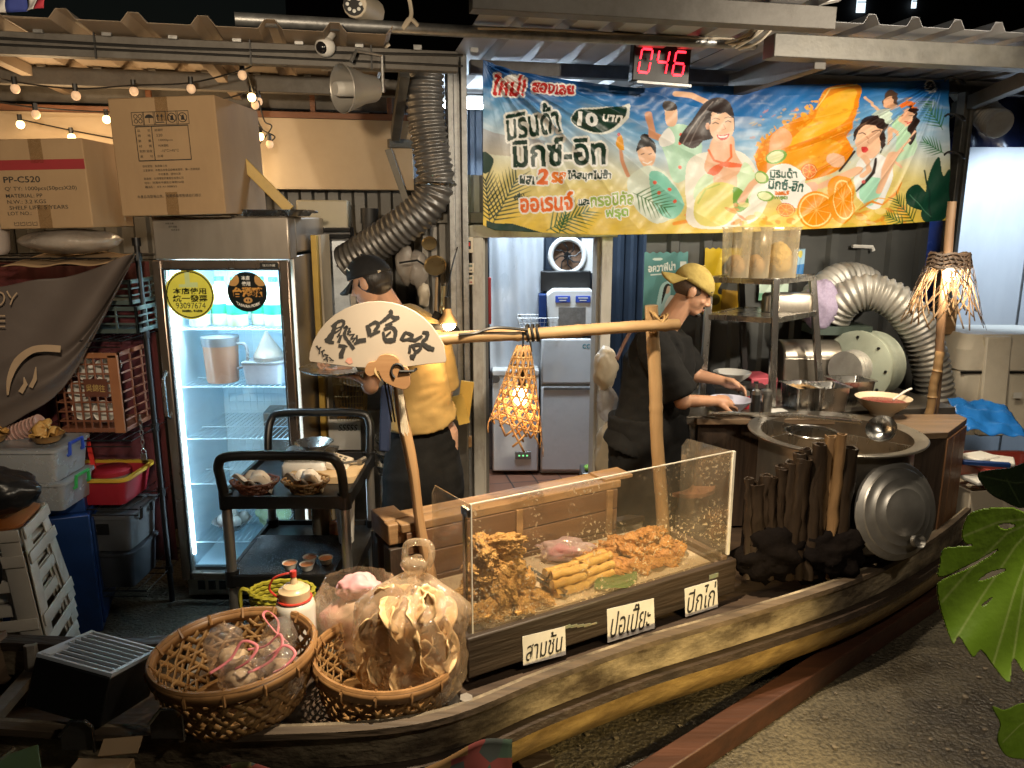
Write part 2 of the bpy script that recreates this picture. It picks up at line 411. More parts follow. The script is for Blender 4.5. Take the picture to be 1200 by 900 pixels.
    def obj(s, name, f, m, parent=None, world=False, solid=0, smooth=True):
        """f(u array, v array) -> (n,3) array of positions; v down"""
        h, w = s.h, s.w
        P = np.asarray(f((s.X/(w-1)).ravel(), (s.Y/(h-1)).ravel()), dtype=float)
        me = bpy.data.meshes.new(name); o = bpy.data.objects.new(name, me); COL.objects.link(o)
        if parent:
            o.parent = parent
            if world:
                inv = np.array(mw(parent).inverted()); P = P @ inv[:3, :3].T + inv[:3, 3]
        n = h*w; me.vertices.add(n); me.vertices.foreach_set('co', P.astype(np.float32).ravel())
        idx = np.arange(n).reshape(h, w); q = np.stack([idx[:-1, :-1], idx[1:, :-1], idx[1:, 1:], idx[:-1, 1:]], -1).reshape(-1, 4); k = len(q)
        me.loops.add(4*k); me.loops.foreach_set('vertex_index', q.astype(np.int32).ravel())
        me.polygons.add(k); me.polygons.foreach_set('loop_start', (np.arange(k)*4).astype(np.int32)); me.update(calc_edges=True)
        me.polygons.foreach_set('use_smooth', np.ones(k, bool))
        ca = me.color_attributes.new('Col', 'FLOAT_COLOR', 'POINT')
        c = np.ones((n, 4), np.float32); c[:, :3] = s.A.reshape(-1, 3); ca.data.foreach_set('color', c.ravel())
        me.materials.append(m); me.validate(); me.update()
        if solid:
            d = o.modifiers.new('s', 'SOLIDIFY'); d.thickness = solid; d.offset = -1
        return o
def smooth_poly(pts, n=6, closed=True):
    """closed Catmull-Rom through pts"""
    p = np.array(pts, float); k = len(p); out = []
    if k < 4: return p
    for i in range(k if closed else k-1):
        if closed: a, b, c, d = p[i-1], p[i], p[(i+1) % k], p[(i+2) % k]
        else: a, b, c, d = p[max(i-1, 0)], p[i], p[i+1], p[min(i+2, k-1)]
        for j in range(n):
            t = j/n; out.append(.5*(2*b + (c-a)*t + (2*a-5*b+4*c-d)*t*t + (-a+3*b-3*c+d)*t**3))
    if not closed: out.append(p[-1])
    return np.array(out)
def spl(pts, n=8):
    """smooth open 3-D path"""
    return [Vector(q) for q in smooth_poly([tuple(p) for p in pts], n, False)]
def vnoise(p, f, seed=0): return noise.noise(Vector(p)*f + Vector((seed*7.1, seed*3.3, seed)))
# ================================================================ palette
M_GALV = mat('galvanised', (.36, .36, .35), (.2, .2, .2), 22, .42, .75, .08, dirt=.5, dirtcol=(.1, .085, .07))
M_STEEL = mat('stainless', (.55, .54, .52), (.4, .39, .37), 9, .27, 1, .04, stretch=(1, 1, .15), dirt=.25, dirtcol=(.2, .17, .13))
M_STEELD = mat('dull_steel', (.33, .32, .3), (.2, .19, .18), 9, .4, .9, .06, dirt=.5, dirtcol=(.09, .07, .05))
M_BEAM = mat('beam_paint', (.13, .12, .105), (.08, .07, .06), 14, .6, .2, .1, dirt=.6, dirtcol=(.05, .04, .03))
M_BEAMG = mat('beam_zinc', (.15, .14, .12), (.09, .085, .075), 14, .5, .45, .08, dirt=.45, dirtcol=(.08, .07, .05))
M_BLACK = mat('black_plastic', (.006, .006, .0065), (.01, .01, .01), 8, .42, 0, .03)
M_RUBBER = mat('black_rubber', (.01, .01, .011), None, 8, .55)
M_CABLE = mat('cable', (.015, .014, .013), None, 8, .5)
M_WHITE = mat('white_plastic', (.72, .71, .68), (.6, .58, .54), 5, .4, 0, .02, dirt=.35, dirtcol=(.25, .2, .15))
M_CREAM = mat('cream_plastic', (.6, .53, .42), (.5, .43, .33), 5, .45, 0, .02, dirt=.4, dirtcol=(.25, .18, .11))
M_CARD = mat('cardboard', (.37, .25, .135), (.28, .18, .095), 4, .8, 0, .35, bscale=7, stretch=(1, 1, .5), dirt=.45, dirtcol=(.2, .13, .07))
M_INK = mat('black_ink', (.02, .018, .016), None, 5, .7, rvar=0)
M_BAMBOO = wood('bamboo', (.33, .215, .105), (.21, .125, .055), 'Z', 3, .42, .15, .35, (.1, .05, .02))
M_BAMBOOX = wood('bamboo_lying', (.33, .215, .105), (.21, .125, .055), 'X', 3, .42, .15, .35, (.1, .05, .02))
M_WICKER = mat('wicker', (.4, .23, .085), (.22, .115, .04), 26, .5, 0, .2, dirt=.5, dirtcol=(.07, .035, .014))
M_PLY = wood('warm_timber', (.32, .19, .085), (.17, .09, .036), 'X', 3, .6, .3, .4)
M_DARKW = wood('dark_timber', (.045, .028, .018), (.014, .009, .006), 'X', 4, .55, .5, .6)
M_DARKWZ = wood('dark_timber_up', (.05, .03, .018), (.016, .01, .007), 'Z', 4, .55, .5, .6)

# ================================================================ the setting
g = G(); g.grid(lambda a, b: Vector((-60 + 120*a, -40 + 140*b, 0)), 60, 70)
def ground_mat():
    m, nt, N, L, P = nodes_of('worn_concrete')
    tc = N.new('ShaderNodeTexCoord')
    n1 = N.new('ShaderNodeTexNoise'); n1.inputs['Scale'].default_value = 1.3; n1.inputs['Detail'].default_value = 12; n1.inputs['Roughness'].default_value = .68; L.new(tc.outputs['Object'], n1.inputs[0])
    n2 = N.new('ShaderNodeTexNoise'); n2.inputs['Scale'].default_value = 55; n2.inputs['Detail'].default_value = 6; L.new(tc.outputs['Object'], n2.inputs[0])
    r = N.new('ShaderNodeValToRGB'); r.color_ramp.elements[0].color = (.028, .023, .017, 1); r.color_ramp.elements[0].position = .36
    r.color_ramp.elements[1].color = (.125, .102, .062, 1); r.color_ramp.elements[1].position = .66; L.new(n1.outputs[0], r.inputs[0])
    r2 = N.new('ShaderNodeValToRGB'); r2.color_ramp.elements[0].color = (.45, .45, .45, 1); r2.color_ramp.elements[0].position = .36; r2.color_ramp.elements[1].position = .56; L.new(n2.outputs[0], r2.inputs[0])
    mx = N.new('ShaderNodeMix'); mx.data_type = 'RGBA'; mx.blend_type = 'MULTIPLY'; mx.inputs[0].default_value = 1; L.new(r.outputs[0], mx.inputs[6]); L.new(r2.outputs[0], mx.inputs[7]); L.new(mx.outputs[2], P.inputs['Base Color'])
    rr = N.new('ShaderNodeMapRange'); rr.inputs['From Min'].default_value = .35; rr.inputs['From Max'].default_value = .65; rr.inputs['To Min'].default_value = .28; rr.inputs['To Max'].default_value = .8; L.new(n1.outputs[0], rr.inputs[0]); L.new(rr.outputs[0], P.inputs['Roughness'])
    b = N.new('ShaderNodeBump'); b.inputs['Strength'].default_value = .9; b.inputs['Distance'].default_value = .02; L.new(n2.outputs[0], b.inputs['Height']); L.new(b.outputs[0], P.inputs['Normal'])
    return m
tag(g.obj('ground', ground_mat(), smooth=0), kind='structure')
# grit lying on the concrete
g = G(); rnd = random.Random(3)
for i in range(420):
    x, y = rnd.uniform(.2, 2.6), rnd.uniform(1.6, 3.6); r = rnd.uniform(.003, .011)*(1.6 if rnd.random() < .06 else 1)
    g.ell((x, y, r*.4 + .001), (r*rnd.uniform(.7, 1.4), r, r*.6), 6)
tag(g.obj('grit', mat('grit', (.16, .13, .09), (.05, .04, .03), 30, .9)), kind='stuff')

B = frame((.2, 4.55, 0), (.978, .208, 0))        # building axes: x along the shop front, y into the shop
def bw(x, y, z): return B @ Vector((x, y, z))
BI = B.inverted()
def onwall(px, py, v=0.0):
    """point of the shop-front plane (offset v inward) in building coordinates"""
    p = onplane(px, py, bw(0, v, 0), B.to_3x3() @ Vector((0, 1, 0))); return BI @ p

# tiled floor of the back room
def tile_mat():
    m, nt, N, L, P = nodes_of('terracotta_tile')
    tc = N.new('ShaderNodeTexCoord'); br = N.new('ShaderNodeTexBrick'); L.new(tc.outputs['Object'], br.inputs[0])
    br.offset = 0; br.inputs['Scale'].default_value = 1; br.inputs['Brick Width'].default_value = .2; br.inputs['Row Height'].default_value = .2; br.inputs['Mortar Size'].default_value = .006
    br.inputs['Color1'].default_value = (.3, .13, .075, 1); br.inputs['Color2'].default_value = (.22, .1, .06, 1); br.inputs['Mortar'].default_value = (.05, .04, .035, 1)
    L.new(br.outputs[0], P.inputs['Base Color']); P.inputs['Roughness'].default_value = .35
    b = N.new('ShaderNodeBump'); b.inputs['Strength'].default_value = .4; b.inputs['Distance'].default_value = .004; b.invert = True; L.new(br.outputs['Fac'], b.inputs['Height']); L.new(b.outputs[0], P.inputs['Normal'])
    return m
g = G(); g.box((.9, 1.2, .004), (3.4, 2.6, .008)); o = g.obj('floor', tile_mat(), smooth=0); o.matrix_world = B; tag(o, kind='structure')

def corr(g, u0, u1, v0, z0, z1, pitch=.22, rib=.028, w=.05, thick=1, slope=.018):
    """upright trapezoid-ribbed sheet along u"""
    xs = []; x = u0
    while x < u1:
        for dx, dv in ((0, 0), (pitch - w - 2*slope, 0), (pitch - w - slope, -rib), (pitch - slope, -rib)):
            if x + dx < u1: xs.append((x + dx, dv))
        x += pitch
    xs.append((u1, 0)); n = len(xs)
    vs = [(a, v0 + d, z0) for a, d in xs] + [(a, v0 + d, z1) for a, d in xs]
    return g.add(vs, [(i, i+1, n+i+1, n+i) for i in range(n-1)])
def roofsheet(g, u0, u1, v0, v1, z0, z1, pitch=.22, rib=.035):
    xs = []; x = u0
    while x < u1:
        for dx, dz in ((0, 0), (pitch*.62, 0), (pitch*.73, rib), (pitch*.88, rib), (pitch*.99, 0)):
            if x + dx < u1: xs.append((x + dx, dz))
        x += pitch
    n = len(xs)
    vs = [(a, v0, z0 + d) for a, d in xs] + [(a, v1, z1 + d) for a, d in xs]
    return g.add(vs, [(i, n+i, n+i+1, i+1) for i in range(n-1)])

M_WALLG = mat('grey_wall_paint', (.075, .078, .075), (.055, .056, .055), 4, .5, .15, .03, dirt=.35, dirtcol=(.03, .028, .025))
M_WALLZ = mat('zinc_wall', (.3, .29, .27), (.16, .155, .145), 7, .45, .5, .06, stretch=(1, 1, .3), dirt=.6, dirtcol=(.1, .085, .065))
M_WALLB = mat('navy_wall', (.04, .055, .08), (.025, .035, .05), 5, .5, .1, .03)
# shop front wall right of the doorway
t = thing('corrugated_wall', 'dark grey ribbed metal wall below the orange drink banner', 'wall', m=B)
g = G(); corr(g, .62, 2.56, .0, .0, 2.02, .215); g.obj('wall_sheet', M_WALLG, t, smooth=0, solid=.002)
g = G(); g.box((1.6, -.015, 2.04), (1.95, .06, .05)); g.obj('top_rail', M_BEAMG, t, bev=.003)
g = G(); g.box((1.9, -.035, 1.0), (.05, .05, .012)); g.tube([(1.98, -.045, 1.79), (2.12, -.05, 1.785), (2.13, -.05, 1.76)], .012, 6); g.obj('torn_tape', M_WHITE, t)
# wall behind the cook's stove
t = thing('corrugated_wall', 'grimy ribbed zinc wall behind the stove and the cook in the yellow shirt', 'wall', m=B)
g = G(); corr(g, -4.2, -.7, .62, 0, 2.34, .16, .03, .06); g.obj('wall_sheet', mat('stove_wall', (.14, .135, .125), (.07, .066, .06), 6, .5, .35, .05, stretch=(1, 1, .3), dirt=.5, dirtcol=(.03, .025, .02)), t, smooth=0, solid=.002)
g = G(); corr(g, -.72, -.34, .04, 0, 2.2, .1, .022, .03); g.obj('end_panel', M_WALLZ, t, smooth=0, solid=.002)
g = G(); g.box((-.71, .33, 1.1), (.012, .6, 2.2)); g.obj('return_panel', M_WALLZ, t)
# cream board under the eaves
t = thing('ceiling_board', 'pale cream awning board glowing under the string of bulbs', 'board', m=B)
M_BOARD = mat('cream_board', (.5, .39, .26), (.42, .32, .21), 3, .6, 0, .02, dirt=.25, dirtcol=(.3, .2, .12))
g = G(); g.box((-2.2, .45, 2.33), (2.95, .02, .42), (-14, 0, 0)); g.obj('board', M_BOARD, t, bev=.002)
g = G(); g.box((-2.2, .51, 2.555), (3.2, .05, .035)); [g.box((x, .52, 2.62), (.03, .03, .1)) for x in (-3.2, -2.2, -1.3, -.85)]; g.obj('rail', wood('red_rail', (.22, .085, .04), (.12, .05, .02), 'X'), t, bev=.002)

# steel posts
def post(name, label, px, v, w, z1, m=M_GALV, dx=0):
    p = onwall(px, 300, v); t = thing(name, label, 'post', m=B @ Matrix.Translation((p.x + dx, v, 0)))
    g = G()
    for s in (-1, 1): g.box((s*w*.34, 0, z1/2), (w*.32, w*.9, z1))
    g.box((0, .012, z1/2), (w*.36, w*.7, z1)); g.obj('shaft', m, t, bev=.004)
    g = G(); g.box((0, 0, .006), (w*1.9, w*1.9, .012)); g.obj('base_plate', m, t, bev=.002); return t
post('steel_post', 'galvanised double channel post between the stove and the doorway', 537, -.1, .105, 2.8)
post('steel_post', 'slim steel post holding the tied right edge of the drink banner', 1111, -.1, .075, 2.72, M_BEAMG)

# left roof: ribbed sheet on three purlins
t = thing('canopy_roof', 'brown lit corrugated roof on three purlins above the cardboard boxes', 'roof', m=B)
M_ROOFB = mat('roof_beige', (.36, .28, .2), (.29, .22, .155), 3, .55, .1, .02, dirt=.5, dirtcol=(.12, .09, .06))
g = G(); roofsheet(g, -4.6, -.9, -1.02, 1.4, 2.69, 2.69, .25); g.obj('roof_sheet', M_ROOFB, t, smooth=0, solid=.0015)
g = G(); g.box((-2.51, -.77, 2.64), (3.78, .06, .085)); g.obj('purlin', M_BEAM, t, bev=.003)
g = G(); g.box((-2.6, -.02, 2.64), (3.9, .06, .085)); g.obj('purlin', M_BEAM, t, bev=.003)
g = G(); g.box((-2.6, .6, 2.64), (3.9, .06, .085)); g.obj('purlin', M_BEAM, t, bev=.003)
for u in (-2.62, -1.72):
    g = G(); g.box((u, -.1, 2.66), (.05, 1.28, .05)); g.obj('rafter', M_ROOFB, t, bev=.002)
g = G()
for k in range(16):
    u = -4.5 + .25*k + .2; g.box((u, -.815, 2.687), (.035, .018, .02)); g.box((u, -.062, 2.687), (.035, .018, .02))
g.obj('sheet_clip', M_GALV, t)
g = G(); g.tube(spl([(-4.4, -.812, 2.655), (-3, -.812, 2.66), (-1.8, -.812, 2.645), (-.6, -.81, 2.665)]), .006, 6); g.tube(spl([(-4.4, -.812, 2.625), (-2.6, -.812, 2.63), (-.6, -.81, 2.62)]), .005, 6)
for u in (-3.3, -2.75, -2.1, -1.5, -1.0): g.box((u, -.81, 2.64), (.006, .012, .1))
g.obj('cable', M_CABLE, t)
# right roof: ribbed sheet, lit from the back room
t = thing('canopy_roof', 'blue lit corrugated roof over the drink banner and the pot counter', 'roof', m=B)
M_ROOFW = mat('roof_pale', (.42, .42, .43), (.33, .33, .34), 3, .5, .2, .02, dirt=.4, dirtcol=(.15, .13, .11))
g = G(); roofsheet(g, -.55, .78, -1.55, 2.6, 2.8, 2.8, .22); roofsheet(g, .78, 4.6, -1.16, 2.6, 2.8, 2.8, .22, .04); g.obj('roof_sheet', M_ROOFW, t, smooth=0, solid=.0015)
g = G(); g.box((2.7, -1.0, 2.72), (3.85, .1, .1)); g.obj('purlin', M_BEAMG, t, bev=.004)
g = G(); g.box((1.9, -.06, 2.755), (4.7, .06, .07)); g.obj('purlin', M_BEAM, t, bev=.003)
g = G(); g.box((1.06, -.55, 2.7), (.06, .85, .12)); g.obj('rafter', M_BEAM, t, bev=.003)
g = G(); g.box((.1, -1.35, 2.755), (1.5, .08, .085)); g.obj('purlin', M_BEAM, t, bev=.003)
g = G(); g.box((1.8, 1.1, 2.755), (4.7, .06, .07)); g.obj('purlin', M_BEAM, t, bev=.003)
t = thing('conduit_pipe', 'long thin galvanised pipe running under the front of the roofs', 'pipe', m=Matrix.Translation(at(275, 22, 3.3)))
g = G(); g.tube([at(275, 22, 3.3), at(530, 36, 3.6), at(885, 52, 4.0)], .026, 12); g.obj('pipe', M_GALV, t, world=True)
g = G(); p = at(560, 33, 3.6); g.tube(spl([p, at(640, 35, 3.68), at(760, 42, 3.83), at(860, 46, 3.93)]), .006, 6); g.obj('cable', M_CREAM, t, world=True)
# short beam under the pipe by the loudspeaker
t = thing('steel_beam', 'short steel beam between the dome camera and the galvanised post', 'beam', m=Matrix.Translation(at(380, 72, 3.75)))
g = G(); g.bar(at(380, 72, 3.75), at(532, 76, 4.35), .07, .075); g.obj('beam', M_GALV, t, world=True, bev=.003)
g = G(); g.bar(at(432, 50, 3.7), at(432, 72, 3.75), .03, .05); g.box(at(432, 66, 3.72), (.045, .01, .12)); g.obj('bracket', M_BEAMG, t, world=True, bev=.002)
t = thing('steel_beam', 'sloping steel brace below the loudspeaker beside the silver duct', 'beam', m=Matrix.Translation(at(455, 180, 4.6)))
g = G(); g.bar(at(455, 175, 4.7), at(478, 240, 4.7), .03, .04); g.bar(at(455, 168, 4.75), at(540, 170, 4.95), .04, .05); g.bar(at(474, 84, 4.1), at(463, 160, 4.6), .05, .06); g.obj('brace', M_BEAMG, t, world=True, bev=.002)

# door frame
fr = thing('door_frame', 'scuffed white timber door frame around the open back room', 'door frame', m=B)
a = onwall(553, 430, 0); b = onwall(708, 430, 0); dl, dr = a.x, b.x
M_FRAME = mat('worn_white_paint', (.5, .48, .44), (.38, .36, .32), 9, .55, 0, .1, stretch=(1, 1, .35), dirt=.85, dirtcol=(.1, .055, .03))
dtop = onwall(630, 277, 0).z + .0
for nm, x in (('jamb', dl + .03), ('jamb', dr - .02)):
    g = G(); g.box((x, 0, dtop/2), (.065, .13, dtop)); g.box((x + (.04 if x < .2 else -.04), .02, dtop/2), (.018, .09, dtop - .02)); g.obj(nm, M_FRAME, fr, bev=.004)
g = G(); g.box(((dl+dr)/2, 0, dtop + .03), (dr - dl + .08, .14, .07)); g.obj('lintel', M_FRAME, fr, bev=.004)
g = G(); g.box(((dl+dr)/2 + .1, .0, dtop + .105), (dr - dl + .6, .06, .06)); g.obj('header_rail', M_BEAMG, fr, bev=.003)

# back room
t = thing('back_room_wall', 'dark navy ribbed wall at the back of the lit store room', 'wall', m=B)
g = G(); corr(g, -.7, 2.6, 1.55, 0, 2.75, .11, .02, .03); g.obj('wall_sheet', M_WALLB, t, smooth=0, solid=.002)
g = G(); g.box((1.35, .8, 1.35), (.02, 1.5, 2.7)); g.obj('side_wall', M_WALLB, t)
t = thing('plastic_curtain', 'cloudy clear plastic sheet hanging inside the doorway', 'curtain', m=B)
g = G(); g.grid(lambda a, b: Vector((-.1 + .42*a, 1.3 + .015*math.sin(a*19 + 2*b), .75 + 1.25*b)), 40, 14); g.obj('sheet', mat('cloudy_sheet', (.5, .53, .56), (.36, .38, .4), 6, .3, 0, .15, stretch=(1, 1, .4)), t, solid=.002)
g = G(); g.box((.12, 1.36, .37), (.5, .03, .74)); g.obj('lower_panel', M_GALV, t)
def tube_light(px, py, Y, label, L=1.2):
    p = at(px, py, Y); t = thing('tube_light', label, 'lamp', m=Matrix.Translation(p) @ rotz(12))
    g = G(); g.cyl((-L/2, 0, 0), (L/2, 0, 0), .016, n=12); g.obj('tube', glow('cold_tube', (.72, .86, 1), 34), t)
    g = G(); g.box((0, 0, .045), (L + .06, .06, .035)); g.obj('batten', M_WHITE, t, bev=.004); return t
tube_light(600, 126, 5.5, 'bright cold white tube lamp glimpsed beside the banner', .95)
tube_light(640, 92, 6.3, 'cold white tube lamp deeper in the store room', 1.1)
l2 = bpy.data.lights.new('tube_glow', 'AREA'); l2.shape = 'RECTANGLE'; l2.size = 1.0; l2.size_y = .06; l2.energy = 44; l2.color = (.72, .86, 1)
lo = bpy.data.objects.new('tube_glow', l2); COL.objects.link(lo); lo.matrix_world = Matrix.Translation(at(640, 106, 5.35)) @ rotz(12)

# far right: white partition, dark gap
t = thing('white_partition', 'tall white painted panel behind the cream cool box', 'wall', m=Matrix.Translation(at(1165, 400, 5.4)))
pw = at(1128, 400, 5.5); 
g = G(); g.box((pw.x + .68, 5.5, 1.22), (1.6, .03, 2.44)); g.obj('panel', mat('cold_white', (.66, .66, .65), (.54, .54, .54), 4, .4, 0, .02, stretch=(1, 1, .3), dirt=.3, dirtcol=(.25, .26, .28)), t, world=True, bev=.003)
g = G(); g.box((pw.x + .36, 5.48, 1.2), (.012, .012, 2.4)); g.obj('joint_strip', M_GALV, t, world=True)
t = thing('blue_tarp', 'crumpled dark blue plastic tarp above the white partition', 'tarp', m=Matrix.Translation(at(1165, 160, 5.6)))
g = G(); g.grid(lambda a, b: Vector((2.95 + 1.7*a, 5.75 + .05*math.sin(a*23 + b*4) + .04*vnoise((a, b, 0), 9), 1.2 + 1.7*b)), 60, 30); g.obj('sheet', mat('blue_tarp', (.02, .035, .12), (.012, .02, .07), 4, .25, 0, .3, bscale=14), t, world=True, solid=.003)
l3 = lamp('partition_fill', (3.3, 4.5, 2.6), 90, (.6, .78, 1), .12, (3.5, 5.6, 1.5), 80, .5)  # added unseen cold spot, brightens only the white partition
# dark block of flats far behind with two lit windows
t = thing('apartment_building', 'black silhouette of a far building with two small lit windows', 'building', (9, 30, 0))
g = G(); g.box((4, 6, 13), (44, 6, 26)); g.obj('wall', mat('night_wall', (.012, .012, .013), None, 1, .9), t)
for px, py, s in ((1009, 6, .42), (1071, 5, .22)):
    p = at(px, py, 32.85) ; 
    g = G(); g.box(p, (s*.8, .06, s*1.3)); w_ = g.obj('window', glow('lit_window', (.7, .85, .95), 1.1), t, world=True)
    g = G(); g.box(p + Vector((0, -.05, .1)), (s*.8, .04, .03)); g.obj('mullion', M_BLACK, w_, world=True)
# wires and clutter over the right roof edge
t = thing('cable_bundle', 'tangled cream and black cables hung on the corner of the roof beam', 'cables', m=Matrix.Translation(at(880, 52, 3.7)))
g = G()
for k in range(5):
    pts = [at(850 + k*4, 50 + k*2, 3.75), at(872 + 5*k, 42 + 5*math.sin(k*2), 3.68), at(900 + 6*k, 20 - 2*k, 3.66), at(938 + 3*k, -4, 3.6)]
    g.tube(spl(pts), .006, 6)
g.obj('cable', M_CREAM, t, world=True)
g = G(); g.tube(spl([at(940, 0, 3.5), at(938, 26, 3.5), at(950, 22, 3.5), at(955, 4, 3.5)]), .008, 6); g.bar(at(935, 6, 3.5), at(985, -4, 3.5), .05, .03); g.obj('lamp_arm', M_WHITE, t, world=True)
t = thing('silver_duct', 'short silver foil duct poking out above the white partition', 'duct', m=Matrix.Translation(at(1155, 120, 4.9)))
def ringtube(g, path, r, pitch=.03, amp=.08, n=22, flat=None):
    """corrugated flexible hose along a smooth path"""
    pts = [Vector(p) for p in path]; L = [0]
    for a, b in zip(pts, pts[1:]): L.append(L[-1] + (b - a).length)
    N = max(4, int(L[-1]/pitch*4)); out = []; rr = []
    for i in range(N+1):
        s = L[-1]*i/N; k = max(j for j in range(len(L)) if L[j] <= s + 1e-9); k = min(k, len(pts)-2)
        f = (s - L[k])/max(L[k+1]-L[k], 1e-9); out.append(pts[k].lerp(pts[k+1], f)); rr.append(r*(1 + amp*(1 if i % 4 in (1, 2) else -1)*.6))
    return g.tube(out, rr, n)
M_FOIL = mat('foil_duct', (.46, .45, .42), (.3, .29, .27), 9, .5, .45, .1, dirt=.5, dirtcol=(.16, .12, .08))
g = G(); ringtube(g, spl([at(1128, 100, 5.2), at(1142, 118, 5.1), at(1160, 138, 5.0), at(1172, 146, 4.9)]), .085, .03); g.obj('hose', M_FOIL, t, world=True, smooth=60)
t = thing('steel_beam', 'sloping roof brace running up beyond the banner post', 'beam', m=Matrix.Translation(at(1125, 130, 5.1)))
g = G(); g.bar(at(1120, 128, 5.2), at(1215, 88, 4.2), .06, .08); g.obj('beam', M_BEAMG, t, world=True, bev=.003)
t = thing('black_hose', 'sagging black ribbed hoses lying behind the top of the banner', 'hose', m=Matrix.Translation(at(900, 95, 5.2)))
g = G(); ringtube(g, spl([at(545, 48, 4.9), at(620, 56, 5), at(700, 68, 5.1), at(760, 80, 5.2), at(830, 92, 5.2), at(890, 76, 5.2), at(960, 92, 5.3), at(1040, 78, 5.4), at(1095, 96, 5.5)]), .06, .035); g.obj('hose', M_RUBBER, t, world=True, smooth=60)
# ================================================================ drink banner
def interp(tab): 
    X = [a for a, b in tab]; Yv = [b for a, b in tab]
    return lambda x: np.interp(x, X, Yv)
b_top = interp([(566, 70), (600, 82), (650, 91), (700, 98), (745, 103.5), (800, 101), (900, 100), (1000, 98), (1060, 95), (1112, 93)])
b_bot = interp([(566, 264), (580, 270), (700, 275.5), (840, 273), (900, 271), (1000, 266), (1050, 262.5), (1112, 258)])
CW, CH = 780, 290
def bT(x, y):
    return (x - 566)/546*(CW-1), (y - b_top(x))/(b_bot(x) - b_top(x))*(CH-1)
cv = Canvas(CW, CH, (.1, .38, .7), bT)
vv = cv.Y/(CH-1); uu = cv.X/(CW-1)
st = [(0, hx('0d4f92')), (.13, hx('1f74bd')), (.3, hx('6fa9d6')), (.46, hx('b9cfdc')), (.6, hx('d8d9c0')), (.72, hx('e2d48c')), (1, hx('e8c84e'))]
for k in range(3): cv.A[..., k] = np.interp(vv + .05*np.sin(uu*9) + .03*np.sin(uu*31), [a for a, c in st], [c[k] for a, c in st])
# clouds and sand texture
n = cv.noise(.5, 26, 2) + cv.noise(.35, 60, 5)
cv.paint(np.clip(n*1.3, 0, 1)*(vv < .55)*(vv > .12)*.5, (.93, .95, .97)); cv.paint(np.clip(cv.noise(.8, 90, 8), 0, 1)*(vv > .68)*.35, (.78, .62, .28))
cv.hard([(566, 70), (750, 98), (750, 112), (640, 112), (566, 100)], (.06, .28, .52), .55)
cv.hard([(566, 150), (640, 165), (628, 183), (566, 178)], (.55, .42, .38), .45)
# beach people on the left
SK = (.93, .74, .6); SK2 = (.84, .6, .46)
def limb(pts, w, col=SK): cv.line(pts, w, col)
limb([(836, 146), (846, 136), (832, 122), (812, 112), (792, 110)], 11, SK)                # raised arm of the jumping man
limb([(760, 134), (763, 158), (780, 164)], 12, SK2)
cv.poly([(775, 160), (790, 146), (812, 150), (822, 172), (812, 200), (792, 214), (780, 186)], (.72, .88, .78)); cv.poly([(772, 162), (784, 150), (790, 166), (776, 172)], (.95, .95, .93))
cv.poly([(778, 122), (786, 119), (794, 130), (792, 146), (782, 146)], SK); cv.poly([(776, 124), (780, 118), (790, 121), (793, 128), (780, 130)], (.2, .15, .13))
cv.poly([(747, 172), (756, 164), (767, 172), (767, 190), (758, 198), (749, 188)], SK); cv.poly([(745, 178), (748, 166), (757, 160), (768, 168), (768, 180), (762, 172), (750, 174)], (.1, .08, .08)); cv.ell((755, 161), 5, 4, (.1, .08, .08))
cv.line([(751, 181), (754, 180)], 1.5, (.2, .1, .1)); cv.line([(760, 181), (763, 180)], 1.5, (.2, .1, .1)); cv.line([(753, 190), (759, 192), (764, 189)], 2.2, (.98, .95, .92))
cv.poly([(735, 212), (752, 196), (770, 196), (790, 214), (798, 244), (770, 262), (742, 240)], (.86, .9, .84)); cv.poly([(760, 205), (778, 204), (800, 236), (790, 256), (770, 246)], (.52, .8, .72))
for q in ((766, 214), (772, 226), (784, 222), (790, 236), (797, 196), (798, 158), (796, 168)): cv.ell(q, 2.2, 2.2, (.92, .4, .3))
limb([(736, 206), (728, 188), (724, 168)], 6, SK2); cv.poly([(721, 172), (723, 160), (728, 160), (731, 176)], (.9, .62, .15)); cv.ell((724, 158), 2, 2, (.8, .2, .25))
cv.line([(803, 252), (820, 238), (845, 244), (870, 228)], 4, (.93, .55, .16)); cv.line([(790, 262), (812, 258), (840, 262), (860, 250)], 7, (.93, .6, .18))
# the laughing girl with the bob haircut
cv.poly([(812, 140), (826, 120), (845, 114), (857, 124), (860, 150), (852, 158), (824, 165), (806, 170), (795, 164)], (.19, .13, .12))
cv.poly([(797, 166), (808, 158), (820, 146), (826, 160), (812, 174)], (.24, .17, .15)); cv.line([(800, 168), (818, 140), (836, 119)], 2, (.55, .5, .48)); cv.line([(807, 170), (822, 142), (842, 117)], 1.5, (.5, .45, .43))
cv.poly([(803, 230), (806, 190), (828, 178), (868, 178), (888, 206), (900, 232), (878, 262), (812, 266)], (.95, .93, .88))
cv.poly([(830, 176), (838, 160), (858, 160), (862, 180), (870, 200), (850, 214), (826, 200)], SK)
cv.poly([(830, 140), (836, 128), (848, 126), (858, 132), (859, 152), (852, 165), (842, 166), (833, 156)], (.96, .78, .65))
cv.poly([(826, 145), (830, 126), (846, 118), (858, 126), (859, 138), (850, 132), (842, 134), (834, 132), (832, 146)], (.17, .11, .1)); cv.ell((829, 148), 2.5, 4, SK2)
cv.line([(835, 145), (838, 143.5), (842, 145)], 1.6, (.15, .08, .07)); cv.line([(850, 143), (853, 141.5), (856, 143)], 1.6, (.15, .08, .07)); cv.line([(834, 140), (838, 138.5), (843, 140)], 1.1, (.3, .18, .14)); cv.line([(849, 138.5), (853, 137), (857, 138)], 1.1, (.3, .18, .14))
